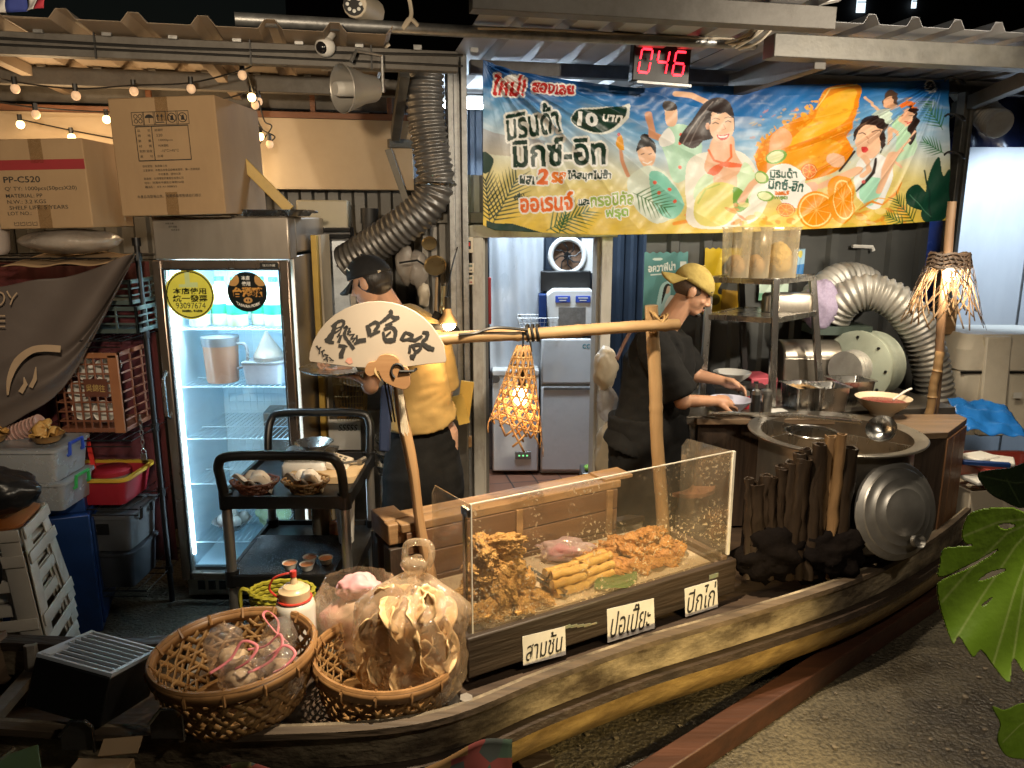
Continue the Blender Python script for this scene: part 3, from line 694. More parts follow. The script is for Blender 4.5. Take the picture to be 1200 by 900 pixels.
cv.line([(848, 146), (850, 151), (846, 152.5)], 1, (.8, .5, .4)); cv.poly([(840, 158), (847, 158.5), (854, 157), (851, 163), (844, 164)], (.83, .25, .22)); cv.poly([(842, 159), (847, 159.5), (852, 158.5), (850, 161), (844, 161.5)], (1, .98, .96))
cv.line([(830, 176), (836, 188), (848, 192), (856, 184), (856, 170)], 4, (.93, .45, .2)); cv.poly([(846, 190), (866, 192), (869, 196), (848, 196)], (.93, .42, .2)); cv.poly([(847, 191), (840, 204), (828, 206), (834, 196)], (.93, .42, .2))
cv.poly([(812, 230), (826, 204), (850, 214), (862, 206), (872, 190), (884, 212), (868, 246), (830, 256)], (.83, .93, .78)); cv.poly([(836, 206), (850, 212), (862, 206), (860, 224), (838, 224)], (.95, .8, .68))
cv.poly([(816, 230), (836, 214), (860, 218), (868, 236), (850, 262), (822, 264), (812, 250)], (.9, .86, .5)); cv.poly([(858, 220), (872, 226), (876, 240), (862, 248)], (.45, .65, .25)); cv.line([(817, 238), (826, 222), (842, 216)], 3, (.75, .8, .4))
limb([(868, 236), (880, 216), (900, 200)], 12, SK)
# the splash of orange juice
cv.poly([(884, 180), (902, 158), (930, 140), (952, 130), (968, 104), (1004, 99), (1008, 112), (1000, 140), (992, 160), (998, 176), (986, 196), (960, 208), (920, 214), (890, 204)], (.93, .56, .06))
cv.poly([(950, 142), (966, 116), (1000, 104), (1000, 122), (990, 142), (966, 156), (940, 166), (916, 172)], (.98, .74, .18)); cv.poly([(905, 186), (940, 172), (975, 164), (985, 176), (960, 196), (920, 200)], (.97, .66, .14)); cv.line([(955, 128), (972, 104), (1004, 99)], 2, (.98, .88, .5))
rg = random.Random(4)
for i in range(60):
    a = rg.random(); x = 884 + 80*a + rg.uniform(-7, 7); y = 186 - 62*a + rg.uniform(-16, 5); cv.ell((x, y), rg.uniform(.8, 2.8), rg.uniform(.8, 3.4), (.97, .68, .2), .9, rg.uniform(0, 180))
for i in range(130):
    x = rg.uniform(880, 1005); y = rg.uniform(128, 212); 
    cv.ell((x, y), rg.uniform(1, 5), rg.uniform(.6, 1.6), rg.choice([(1, .84, .35), (.87, .45, .03), (.99, .78, .25)]), .4, rg.uniform(-40, 0))
cv.poly([(900, 178), (903, 160), (916, 150), (926, 158), (924, 170), (910, 178), (907, 196), (898, 200)], (.95, .7, .5), .9)
# girl with plaits reaching forward, friends behind
cv.poly([(1034, 118), (1040, 106), (1050, 108), (1052, 118), (1044, 126), (1036, 124)], (.36, .26, .2)); cv.poly([(1036, 116), (1044, 113), (1048, 121), (1042, 129), (1036, 124)], SK)
limb([(1036, 132), (1022, 124), (1014, 114)], 5); limb([(1044, 128), (1056, 122), (1062, 116)], 5)
cv.poly([(1020, 136), (1034, 128), (1044, 132), (1040, 146), (1026, 148)], (.86, .92, .86))
cv.poly([(1050, 170), (1046, 142), (1056, 136), (1072, 150), (1072, 178), (1056, 188), (1044, 190)], (.74, .88, .76)); limb([(1050, 158), (1044, 150), (1040, 168)], 6)
cv.poly([(1064, 158), (1062, 130), (1068, 122), (1074, 134), (1073, 160), (1066, 170)], (.16, .1, .09)); cv.ell((1061, 138), 7, 10.5, (.96, .78, .65), 1, 8); cv.poly([(1055, 127), (1058, 119), (1068, 119), (1073, 127), (1064, 124)], (.93, .5, .2))
cv.line([(1057, 136), (1060, 135)], 1.3, (.2, .1, .1)); cv.line([(1064, 136), (1067, 136)], 1.3, (.2, .1, .1)); cv.line([(1058, 143), (1062, 145), (1066, 143)], 2, (.85, .2, .2))
cv.poly([(1000, 204), (1008, 186), (1026, 180), (1044, 190), (1044, 214), (1030, 244), (1012, 240), (1004, 226)], (.93, .94, .94)); cv.poly([(1008, 226), (1018, 208), (1036, 214), (1026, 238), (1012, 240)], (.66, .88, .78))
cv.poly([(1000, 166), (1004, 146), (1018, 136), (1034, 140), (1038, 156), (1032, 180), (1028, 160), (1010, 150)], (.19, .12, .1))
cv.poly([(1002, 170), (1006, 150), (1018, 144), (1030, 150), (1031, 170), (1024, 184), (1012, 186), (1004, 180)], (.96, .78, .65)); cv.poly([(1002, 160), (1004, 146), (1020, 139), (1032, 144), (1034, 162), (1028, 150), (1016, 146), (1008, 152)], (.19, .12, .1))
cv.line([(1006, 157), (1010, 155.5), (1014, 157.5)], 1.6, (.2, .1, .08)); cv.line([(1021, 155), (1025, 153), (1029, 155)], 1.6, (.2, .1, .08)); cv.poly([(1008, 173), (1015, 172), (1018, 175), (1013, 179)], (.85, .22, .22)); cv.line([(1015, 160), (1014, 167), (1017, 168)], 1, (.8, .52, .4))
limb([(1012, 184), (1018, 200), (1010, 206)], 9, SK)
cv.line([(1000, 178), (992, 190), (984, 200)], 5, (.18, .12, .1)); cv.line([(1026, 186), (1024, 202), (1014, 214), (1004, 224)], [4, 8, 7, 3], (.18, .12, .1)); cv.ell((1012, 213), 3, 2, (.9, .4, .4))
limb([(1030, 224), (1038, 200), (1046, 182)], [11, 16, 15]); 
for e in ((1072, 154), (1066, 164), (1058, 176), (1056, 196)): limb([(1044, 186), e], 4.5, (.96, .76, .63))
limb([(1004, 200), (984, 208), (962, 218)], [16, 12, 12], SK); cv.ell((978, 188), 11, 8, SK, 1, 20); cv.ell((950, 220), 9, 7, (.97, .74, .64), 1, -15); cv.ell((945, 221), 4, 3, (1, .86, .8), 1, -15)
# logo badge, citrus slices
cv.ell((918, 212), 24, 20, (.97, .97, .95)); cv.ell((932, 228), 20, 16, (.97, .97, .95))
cv.text('มิรินด้า', (917, 203), 11, (.25, .4, .35), 32, 0, .012); cv.text('มิกซ์-อิท', (920, 217), 13, (.18, .38, .33), 42, 6, .02); cv.text('ออเรนจ์', (915, 226), 4.5, (.9, .5, .2), 16); cv.text('ฟรุต', (914, 232), 5, (.5, .62, .3), 16)
def slice_(c, rx, ry, rot=0, rim=(.97, .62, .08), pulp=(.98, .6, .06), seg=10):
    cv.ell(c, rx, ry, rim, 1, rot); cv.ell(c, rx*.9, ry*.9, (1, .9, .6), 1, rot); cv.ell(c, rx*.82, ry*.82, pulp, 1, rot)
    for k in range(seg):
        a = 2*math.pi*k/seg + .2; cr, sr = math.cos(R(rot)), math.sin(R(rot)); x, y = rx*.8*math.cos(a), ry*.8*math.sin(a)
        cv.line([c, (c[0] + x*cr - y*sr, c[1] + x*sr + y*cr)], 1.0, (1, .85, .5), .8)
slice_((947, 201), 9, 9, 0, (.87, .3, .16), (.95, .5, .25), 7); slice_((921, 246), 11, 8, 10, (.87, .33, .18), (.97, .6, .3), 7)
for c, rx, ry, ro in (((908, 184), 12, 8, -20), ((891, 208), 9, 7, 30), ((896, 230), 10, 6, 10)): cv.ell(c, rx, ry, (.5, .7, .3), 1, ro); cv.ell((c[0]-1, c[1]), rx*.8, ry*.75, (.9, .93, .72), 1, ro)
for i in range(70):
    x = rg.uniform(830, 1060); y = 262 - 22*rg.random()**1.5; cv.ell((x, y), rg.uniform(2, 9), rg.uniform(1, 4), rg.choice([(.96, .68, .15), (.92, .5, .1), (.98, .82, .4), (.98, .9, .6)]), .6, rg.uniform(-30, 30))
slice_((956, 246), 22, 22); cv.poly([(972, 212), (986, 206), (1000, 216), (1000, 244), (990, 262), (976, 254), (970, 232)], (.97, .62, .08)); slice_((988, 234), 13, 26, -6)
cv.line([(1006, 246), (1022, 236), (1034, 240), (1050, 226), (1056, 214)], [3, 5, 3, 5, 2], (.93, .58, .15)); cv.line([(1010, 240), (1030, 232), (1046, 234)], 2, (.95, .7, .3))
# leaves
def frond(b, ang, L, n=9, col=(.06, .25, .2), spread=55, w=2.4):
    b = np.array(b, float); d = np.array([math.cos(R(ang)), -math.sin(R(ang))])
    for k in range(n):
        t = (k+1)/n; p = b + d*L*t
        for s in (-1, 1):
            a = ang + s*spread*(1.05 - .5*t); l = L*.55*(1.15 - .8*abs(t - .35)); e = p + np.array([math.cos(R(a)), -math.sin(R(a))])*l
            cv.line([p, (p+e)/2, e], [w, w*.9, .3], col)
    cv.line([b, b + d*L], 1.2, col)
frond((577, 262), 62, 58, 11); frond((574, 262), 96, 50, 10, (.04, .18, .15)); frond((640, 270), 25, 52, 10, (.14, .38, .22)); frond((655, 274), 70, 22, 6, (.14, .38, .22)); frond((742, 226), -25, 40, 8, (.2, .42, .16))
cv.poly([(566, 178), (578, 186), (574, 200), (566, 202)], (.05, .22, .18)); cv.hard([(570, 258), (600, 262), (640, 274), (570, 272)], (.06, .22, .18))
frond((1104, 152), 122, 34, 8, (.14, .42, .22), 50, 2.2); frond((1106, 180), 150, 26, 7, (.16, .45, .24), 50, 2.2); frond((1072, 262), 128, 34, 8, (.2, .36, .14)); frond((1060, 264), 150, 22, 6, (.25, .4, .15))
cv.poly([(1062, 224), (1074, 216), (1086, 228), (1092, 246), (1078, 246), (1064, 240)], (.05, .24, .17)); cv.poly([(1080, 256), (1084, 226), (1090, 200), (1100, 184), (1104, 206), (1112, 200), (1112, 248), (1096, 262)], (.07, .27, .2)); cv.line([(1082, 200), (1088, 224), (1090, 256)], 3, (.05, .2, .16)); cv.line([(1066, 228), (1090, 254)], 1.2, (.3, .5, .4))
# headline lettering
GRN = (.03, .2, .14); WH = (.95, .95, .93)
cv.ell((600, 101), 13, 14, WH); cv.text('ใหม่!', (597, 100), 25, (.8, .13, .1), 38, 4, .03, .1, WH, 3); cv.text('สองเลย', (648, 104), 12, (.78, .12, .1), 49, 4, .03, 0, WH, 3)
cv.text('มิรินด้า', (624, 142), 37, GRN, 62, -10, .022, .1, WH, 4); cv.text('มิกซ์-อิท', (655, 178), 34, GRN, 108, -2, .026, 0, WH, 4)
cv.poly([(668, 142), (676, 128), (700, 126), (726, 125), (738, 122), (735, 138), (722, 152), (704, 158), (684, 154)], (.92, .93, .9)); cv.poly([(669, 142), (677, 129), (700, 128), (733, 125), (730, 138), (718, 150), (702, 156), (684, 152)], GRN)
cv.text('10', (688, 140), 17, WH, 24, 5, .04); cv.text('บาท', (717, 139), 8, WH, 22, 5, .02)
cv.text('ผสม', (619, 211), 10, GRN, 21, 3, .02, 0, WH, 2); cv.text('2', (636, 207), 19, (.93, .42, .08), 13, 4, .05, .1, WH, 3); cv.text('รส', (654, 208), 13, (.93, .5, .12), 17, 3, .04, 0, WH, 2); cv.text('ให้สนุกไม่ซ้ำ', (690, 206), 13, GRN, 50, 0, .014, 0, WH, 2)
cv.text('กลิ่น', (608, 230), 9, GRN, 12, -12, .02); cv.text('ออเรนจ์', (640, 237), 22, (.93, .43, .08), 62, -3, .03, 0, WH, 3); cv.text('และ', (684, 237), 7, GRN, 14, -3, .02, 0, WH, 1); cv.text('ทรอปิคัล', (717, 233), 16, (.6, .72, .3), 50, -4, .02, 0, WH, 2); cv.text('ฟรุต', (723, 250), 15, (.58, .74, .3), 26, -4, .02, 0, WH, 2)
cv.ell((1090, 101), 7, 8, (.9, .92, .94)); cv.ell((1090, 101), 5, 6, (.2, .3, .42)); cv.line([(1088, 104), (1092, 98)], 1.5, (.9, .9, .9))

BAN_V = -.2
RV = np.array(B.to_3x3() @ Vector((0, 1, 0))); RP = np.array(bw(0, BAN_V, 0))
def banner_pos(u, v):
    x = 566 + u*546; y = b_top(x) + v*(b_bot(x) - b_top(x))
    dx, dy = x - 600, y - 450; cp, sp = math.cos(PITCH), math.sin(PITCH)
    d = np.stack([dx, FPX*cp - dy*sp, -FPX*sp - dy*cp], 1); o = np.array([0, 0, CAM_Z])
    t = ((RP - o) @ RV)/(d @ RV)
    P = o + d*t[:, None]
    # folds pulled from the tied corners, plus slack ripples
    disp = np.zeros(len(x))
    for cx, cy_, ph, a0, k1, L in ((566, 72, .4, .55, 31, 210), (1106, 94, 1.7, 2.45, 36, 190)):
        ax, ay = x - cx, y - cy_; r = np.hypot(ax, ay); a = np.arctan2(ay, ax)
        w = np.clip(r/25, 0, 1)*np.exp(-(r/L)**1.4)*np.exp(-((a - a0)/.42)**2)
        disp += w*.05*(1 - np.abs(np.sin(a*k1/2 + ph + .6*np.sin(r/60))))**2 + w*.012*np.sin(a*k1*1.7 + ph)
    disp += .0035*np.sin(x/13 + .04*y)*np.clip(1 - (y - b_top(x))/22, 0, 1) + .011*np.sin((x*.7 + y)/47)*np.sin(x/83) + .002*np.sin((y - .35*x)/9 + np.sin(x/40))*np.exp(-((x - 930)/150)**2)
    disp += 0.004*np.sin(x/5.3 + y/7.7 + 2*np.sin(y/19))
    return P - RV*disp[:, None]
ban = tag(cv.obj('banner', banner_pos, printed('vinyl_print', .42, .12, 60, .45), solid=.0015), 'wide vinyl drink banner with orange splash, smiling beach girls and Thai lettering', 'banner')
t = thing('tie_cord', 'black cords tying the drink banner to the slim right post', 'cord', m=Matrix.Translation(at(1112, 140, 4.9)))
for py in (96, 138, 182):
    g = G(); c = at(1112, py, 4.86); g.tube([c + Vector((.06*math.cos(a)+.03, .055*math.sin(a), .02*math.sin(2*a))) for a in np.linspace(0, 6.28, 20)], .006, 6, True); g.obj('loop', M_CABLE, t, world=True)

# red number display
p0 = at(776, 73, 4.15); led = thing('number_display', 'black box display with glowing red digits 046', 'display', m=Matrix.Translation(p0) @ rotz(12) @ Matrix.Rotation(R(2), 4, 'Y'))
hw, hh = .155, .098
g = G(); g.box((0, .03, 0), (hw*2, .06, hh*2)); g.obj('case', M_BLACK, led, bev=.006)
g = G(); g.box((.01, -.002, -hh - .008), (hw*1.9, .05, .012)); g.obj('ledge', M_GALV, led)
M_LED = glow('led_red', (1, .02, .035), 3.2)
segs = {'0': 'abcdef', '4': 'bcfg', '6': 'acdefg'}
for i, ch in enumerate('046'):
    g = G(); cx = -.092 + i*.092; w, h = .028, .056; sh = .14
    def P(x, z): return Vector((cx + x + sh*z, -.004, z))
    sg = {'a': ((-w, h), (w, h)), 'b': ((w, h), (w, .003)), 'c': ((w, -.003), (w, -h)), 'd': ((-w, -h), (w, -h)), 'e': ((-w, -h), (-w, -.003)), 'f': ((-w, .003), (-w, h)), 'g': ((-w, 0), (w, 0))}
    for s in segs[ch]:
        a, b = sg[s]; A, Bq = P(*a), P(*b); d = (Bq - A).normalized()*.004; g.bar(A + d, Bq - d, .006, .0105, (0, 0, 1))
    g.obj('digit', M_LED, led, bev=.0015)
g = G(); 
for x in (-.1, .07, .1): g.cyl((x, .03, hh), (x, .03, hh + .12), .006, n=6); g.box((x, .03, hh + .015), (.03, .03, .03))
g.obj('hanger', M_BLACK, led)
# ================================================================ the wooden boat that serves as the stall
near = [(-1.74, 1.98, .53), (-1.26, 1.985, .485), (-.75, 2.0, .47), (-.256, 2.06, .47), (.117, 2.29, .47), (.477, 2.5, .47), (.886, 2.70, .47), (1.40, 2.97, .472), (1.754, 3.21, .478), (2.11, 3.5, .49), (2.5, 3.86, .52)]
far = [(-1.78, 2.44, .53), (-1.34, 2.5, .5), (-.98, 2.62, .48), (-.62, 2.85, .47), (-.25, 3.12, .47), (.1, 3.38, .47), (.55, 3.68, .47), (1.05, 3.92, .475), (1.6, 4.05, .478), (2.15, 4.12, .49), (2.6, 4.1, .52)]
NP = spl(near, 6); FP = spl(far, 6); NB = len(NP)
boat = thing('wooden_boat', 'weathered wooden boat hull carrying the whole food stall', 'boat', (0, 0, 0))
M_HULL = mat('hull_weathered', (.36, .29, .19), (.06, .042, .026), 7, .62, 0, 1, bscale=34, stretch=(.55, .55, 1), dirt=1, dirtcol=(.02, .014, .009), detail=12, contrast=.13)
M_HULLG = wood('hull_golden', (.38, .26, .1), (.13, .08, .03), 'X', 2.2, .42, .6, .85, (.06, .035, .015))
def loft(secf):
    g = G(); rows = []
    for i in range(NB):
        n = (FP[i] - NP[i]); n.z = 0; w = n.length; n.normalize(); z = NP[i].z
        rows.append([NP[i] + n*a + Vector((0, 0, zz - z)) for a, zz in secf(w, z)])
    k = len(rows[0]); vs = [p for r in rows for p in r]
    g.add(vs, [(i*k+j, (i+1)*k+j, (i+1)*k+j+1, i*k+j+1) for i in range(NB-1) for j in range(k-1)])
    return g
loft(lambda w, z: [(.045, z - .12), (.045, z-.002), (.0, z-.002), (.004, z-.03), (.02, .33), (.05, .325)]).obj('upper_strake', M_HULL, boat, smooth=30)
loft(lambda w, z: [(.05, .327), (-.018, .327), (-.022, .30), (.05, .298)]).obj('rub_rail', M_DARKW, boat, smooth=30)
loft(lambda w, z: [(.03, .3), (.012, .298), (.022, .22), (.05, .155), (.13, .12), (w/2, .11), (w-.15, .125), (w-.03, .298)]).obj('lower_strake', M_HULLG, boat, smooth=60)
loft(lambda w, z: [(-.01, z-.02), (-.008, z), (.024, z+.003), (.026, z-.02), (-.01, z-.02)]).obj('gunwale', wood('gunwale_wood', (.13, .09, .055), (.035, .024, .015), 'X', 3, .6, .4, .6), boat, smooth=30)
loft(lambda w, z: [(w+.012, z-.026), (w+.012, z), (w-.05, z+.004), (w-.05, z-.024), (w+.012, z-.026)]).obj('gunwale', M_DARKW, boat, smooth=30)
loft(lambda w, z: [(w-.045, z-.12), (w-.045, z-.002), (w, z-.002), (w-.03, .298)]).obj('far_strake', M_HULL, boat, smooth=30)
loft(lambda w, z: [(.04, .36), (w-.04, .36)]).obj('deck', wood('deck_wood', (.09, .055, .032), (.035, .022, .014), 'X', 3, .65, .35, .6), boat, smooth=0, solid=.01)
g = G(); a, b = NP[0], FP[0]
g.add([a + Vector((0, 0, .02)), b + Vector((0, 0, .02)), b*1 + Vector((.03, 0, .0)) + Vector((0, 0, -.38)), a + Vector((.03, 0, -.38))], [(0, 1, 2, 3)])
g.obj('transom', wood('transom_wood', (.2, .13, .08), (.07, .045, .028), 'Y', 3), boat, solid=.03, smooth=0)
for i in (2, 9, 20):
    n = (FP[i] - NP[i]); w = n.length; n.normalize()
    g = G(); g.tube([NP[i] + n*.055 + Vector((0, 0, .0)), NP[i] + n*.07 + Vector((0, 0, -.13))], .022, 6); g.tube([FP[i] - n*.055, FP[i] - n*.07 + Vector((0, 0, -.13))], .022, 6); g.bar(NP[i] + n*.06 + Vector((0, 0, -.1)), FP[i] - n*.06 + Vector((0, 0, -.1)), .045, .03)
    g.obj('rib', mat('rib_paint', (.32, .3, .27), (.14, .11, .08), 8, .7, 0, .2, dirt=.6), boat)
# timbers under the hull
def timber(label, p0, p1, w, h, m, name='timber_beam', cat='beam'):
    t = thing(name, label, cat, p0); g = G(); g.bar(p0, p1, w, h); 
    g.obj('timber', m, t, world=True, bev=.006)
M_REDB = wood('red_brown_beam', (.07, .026, .014), (.03, .012, .007), 'X', 3, .5, .25, .55)
timber('long red brown beam lying on the concrete in front of the boat', (.2, 2.1, .05), (3.0, 4.3, .05), .09, .1, M_REDB)
for k, (a, b, lab) in enumerate((((-1.2, 2.0, .055), (-1.15, 2.6, .055), 'dark block under the narrow end of the boat'), ((.1, 2.32, .055), (-.3, 3.0, .055), 'dark cross timber under the boat below the glass case'), ((1.5, 3.2, .055), (1.2, 3.9, .055), 'dark cross timber under the boat below the big pot'))):
    timber(lab, a, b, .12, .11, M_DARKW)

# ================================================================ acrylic food case
CM = frame((-.14, 2.4, 0), (.866, .5, 0)); CL, CDp, CZ, CT = 1.2, .3, .56, 1.03
def cw(u, v, z): return CM @ Vector((u, v, z))
case = thing('food_case', 'scratched clear acrylic display case on a dark wooden box of fried snacks', 'display case', m=CM)
M_ACR = film('acrylic', (.97, .96, .93), .09, .05, (.85, .72, .52), .08, .9, 75)
g = G(); g.box((CL/2, .0, (CZ+CT)/2), (CL, .004, CT-CZ)); g.obj('front_pane', M_ACR, case, smooth=0)
def side(u, h2):
    g = G(); g.prism([(0, CZ), (CDp, CZ), (CDp, h2 - .04), (CDp - .03, h2), (0, CT)], .004, Matrix.Translation((u, 0, 0)) @ rotz(90)); return g
M_ACR2 = film('side_acrylic', (.97, .96, .93), .09, .07, (.8, .7, .55), .1, .3, 75)
side(.0, CT - .015).obj('side_pane', M_ACR2, case, smooth=0); side(CL + .004, CT - .015).obj('side_pane', M_ACR2, case, smooth=0)
M_EDGE = mat('acrylic_edge', (.8, .76, .66), (.62, .55, .42), 12, .25, 0)
g = G(); g.box((CL/2, -.0005, CT + .001), (CL, .0045, .004)); g.box((CL + .004, -.001, (CZ+CT)/2 + .01), (.012, .012, CT-CZ-.02)); g.box((.004, -.0015, (CZ+CT)/2), (.005, .006, CT-CZ)); g.obj('pane_edge', M_EDGE, case)
g = G(); g.box((-.004, .03, (CZ+CT)/2 - .01), (.012, .018, CT-CZ-.04)); g.box((-.004, .02, CT - .03), (.016, .05, .03)); g.obj('corner_clip', M_STEEL, case, bev=.003)
g = G(); g.box((CL/2, -.018, .49), (CL + .06, .028, .15)); g.box((CL + .018, .2, .49), (.028, .42, .15)); g.box((-.018, .2, .49), (.028, .42, .15)); g.obj('wooden_box', M_DARKW, case, bev=.006)
g = G(); g.box((CL/2, .22, .54), (CL - .01, .46, .02)); g.obj('tray_floor', mat('tray', (.38, .3, .2), (.22, .16, .1), 6, .4, 0, .05), case)
g = G(); g.box((CL/2, .12, .553), (CL - .12, .2, .006)); g.obj('tray_liner', mat('greasy_paper', (.6, .5, .36), (.4, .27, .14), 7, .5, 0, .2), case)
g = G(); g.box((CL - .02, .2, .565), (.03, .42, .03)); g.box((CL - .06, .2, .558), (.02, .42, .015)); g.obj('side_rail', wood('rail_wood', (.16, .1, .06), (.06, .04, .02), 'Y', 3), case, bev=.003)
g = G()
for i in range(5): g.box((.36 + .03*i, -.033, .5 - .006*i), (.06, .002, .006), (0, rnd.uniform(-6, 6), 0))
g.box((1.1, -.033, .52), (.05, .002, .018)); g.box((.33, -.033, .44), (.06, .002, .015))
g.obj('chipped_paint', mat('chip', (.25, .16, .09), (.1, .2, .15), 20, .7), case)
# handwritten price-less name cards
def card(name, label, pts, txt, rot=0, hsc=.55, col='d6d3cf', wsc=.84):
    q = [onplane(x, y, cw(0, -.0335, 0), CM.to_3x3() @ Vector((0, 1, 0))) for x, y in pts]; q = [CM.inverted() @ p for p in q]
    c = sum(q, Vector())/4; t = thing(name, label, 'sign', m=CM @ Matrix.Translation(c))
    L = [p - c for p in q]
    g = G(); g.prism([(p.x, p.z) for p in L], .0015, Matrix.Translation((0, -.0015, 0))); g.obj('card', mat('sign_card', hx('d8d5d2'), hx('c4bfba'), 14, .6, 0, .03, dirt=.15, dirtcol=(.3, .24, .16)), t, smooth=0)
    w = (L[1] - L[0]).length; h = (L[3] - L[0]).length; sl = math.degrees(math.atan2(L[1].z - L[0].z, L[1].x - L[0].x))
    g = G(); text_into(g, txt, (0, .004), h*hsc, Matrix.Translation((0, -.0028, 0)), w*wsc, .004, sl + rot, .06); g.obj('lettering', M_INK, t, smooth=0)
card('name_card', 'white card reading สามชั้น below the fried chunks', [(612, 746), (662, 734), (663, 767), (613, 780)], 'สามชั้น', 2, .78)
card('name_card', 'white card reading ปอเปี๊ยะ below the spring rolls', [(711, 714), (766, 701), (767, 736), (712, 753)], 'ปอเปี๊ยะ', 0, .84)
card('name_card', 'white card reading ปีกไก่ below the chicken wings', [(802, 690), (840, 679), (841, 711), (803, 723)], 'ปีกไก่', 0, .84)

# fried food
M_FRY = mat('fried_crust', (.7, .42, .13), (.36, .15, .03), 38, .55, 0, 1.2, bscale=150, dirt=.35, dirtcol=(.6, .36, .12), detail=10)
M_FRY2 = mat('fried_wing', (.52, .25, .06), (.28, .1, .018), 26, .5, 0, .8, bscale=120, dirt=.3, dirtcol=(.52, .29, .09))
M_ROLL = mat('fried_roll', (.58, .37, .1), (.34, .16, .03), 20, .45, 0, .4, bscale=90, dirt=.3, dirtcol=(.22, .1, .02))
rnd = random.Random(11)
protos = []
for s in range(5):
    g = G(); g.blob((0, 0, 0), (.075, .05, .032), 20 + s, .42, 3.4, 5, .16)
    protos.append(g)
pile = [(.12, .09, .58), (.24, .08, .58), (.2, .17, .585), (.1, .19, .585), (.29, .17, .58), (.15, .1, .64), (.24, .13, .635), (.12, .17, .645), (.2, .2, .65), (.16, .09, .69), (.23, .15, .695), (.12, .15, .71), (.18, .11, .745), (.2, .17, .75), (.14, .15, .785), (.19, .13, .8), (.08, .06, .6), (.31, .08, .575)]
fp = []
for i, (u, v, z) in enumerate(pile):
    rot = Euler((rnd.uniform(-.7, .7), rnd.uniform(-.6, .6), rnd.uniform(0, 6.28))).to_matrix().to_4x4(); m = Matrix.Translation(cw(u, v, z)) @ rot @ Matrix.Scale(rnd.uniform(1.0, 1.25), 4)
    if i < 5: o = protos[i].obj('fried_pork', M_FRY, smooth=0); o.data.polygons.foreach_set('use_smooth', [True]*len(o.data.polygons)); fp.append(o)
    else: o = fp[i % 5].copy(); COL.objects.link(o)
    o.matrix_world = m; tag(o, 'craggy golden brown fried pork chunk heaped behind the card สามชั้น', 'fried pork', 'heap of fried pork chunks')
wings = [(.78, .1), (.86, .09), (.95, .1), (1.03, .12), (.75, .2), (.83, .2), (.92, .2), (1.0, .2), (1.06, .22), (.8, .28), (.88, .29), (.97, .29), (.82, .15, 1), (.9, .14, 1), (.98, .16, 1), (.86, .23, 1), (.94, .24, 1), (.79, .23, 1), (.89, .19, 2), (.95, .2, 2), (.84, .19, 2), (.72, .13), (.71, .25), (1.02, .25, 1), (.92, .17, 2.5)]
def wing(seed):
    g = G(); g.blob((0, 0, 0), (.058, .03, .024), 90 + seed, .4, 3.2, 5, .13)
    g.V = [v + Vector((vnoise(v, 38, seed), vnoise(v, 38, seed+1), vnoise(v, 38, seed+2)))*.007 for v in g.V]; return g
wp = []
for i, q in enumerate(wings):
    u, v = q[0], q[1]; lay = q[2] if len(q) > 2 else 0
    m = Matrix.Translation(cw(u, v, .585 + .032*lay)) @ Euler((rnd.uniform(-.5, .5), rnd.uniform(-.4, .4), rnd.uniform(-.5, 1.2))).to_matrix().to_4x4() @ Matrix.Scale(rnd.uniform(.95, 1.2), 4)
    if i < 4: o = wing(i).obj('chicken_wing', M_FRY2, smooth=180); wp.append(o)
    else: o = wp[i % 4].copy(); COL.objects.link(o)
    o.matrix_world = m; tag(o, 'battered fried chicken wing heaped behind the card ปีกไก่', 'chicken wing', 'heap of fried chicken wings')
def rollmesh(s):
    g = G(); n = 9; g.tube([(-.075 + .15*i/n, .002*math.sin(i*1.3 + s), .002*math.cos(i*1.7 + s)) for i in range(n+1)], [.0165 + .0015*math.sin(i*2.1 + s) for i in range(n+1)], 16)
    return g
rp = []; k = 0
for bx, by, yaw in ((.47, .075, 0), (.62, .1, 8)):
    for lay, cnt in ((0, 4), (1, 3), (2, 2)):
        for j in range(cnt):
            m = Matrix.Translation(cw(bx + rnd.uniform(-.008, .008), by + .034*(j + .5*lay), .575 + .029*lay)) @ rotz(30 + yaw + rnd.uniform(-4, 4)) @ Matrix.Rotation(rnd.uniform(0, 6), 4, 'X')
            if k < 3: o = rollmesh(k).obj('spring_roll', M_ROLL, smooth=60); rp.append(o)
            else: o = rp[k % 3].copy(); COL.objects.link(o)
            o.matrix_world = m; k += 1; tag(o, 'crisp golden spring roll stacked behind the card ปอเปี๊ยะ', 'spring roll', 'stacked spring rolls')
g = G(); g.grid(lambda a, b: Vector((.22*(a-.5), .05*math.sin(math.pi*a)**.6*(b-.5)*2, .008*math.sin(a*7) + .01*b)), 14, 4)
o = g.obj('banana_leaf', mat('leaf_green', (.1, .17, .04), (.07, .12, .03), 9, .5), solid=.001); o.matrix_world = Matrix.Translation(cw(.66, .05, .567)) @ rotz(34); tag(o, 'strip of green banana leaf under the spring rolls', 'leaf')
t = thing('serving_tongs', 'flat steel tongs leaning between the fried pork and the rolls', 'tongs', cw(.37, .1, .57))
g = G(); g.bar(cw(.33, .2, .63), cw(.42, .045, .572), .02, .002); g.obj('arm', M_STEEL, t, world=True); g = G(); g.bar(cw(.345, .2, .645), cw(.43, .05, .582), .02, .002); g.obj('arm', M_STEEL, t, world=True)
t = thing('food_bag', 'pink and white plastic bag at the back of the display case', 'bag', cw(.62, .33, .56))
g = G(); g.blob((0, 0, .04), (.12, .05, .045), 4, .35, 4, 4, .1); g.obj('pouch', film('milky_bag', (.95, .9, .9), .1, .5, (.75, .6, .6), .1), t, smooth=180); g = G(); g.blob((-.02, 0, .035), (.06, .03, .03), 7, .3, 4, 3); g.obj('filling', mat('pink_stuff', (.45, .06, .13), (.3, .03, .07), 12, .5), t, smooth=180)

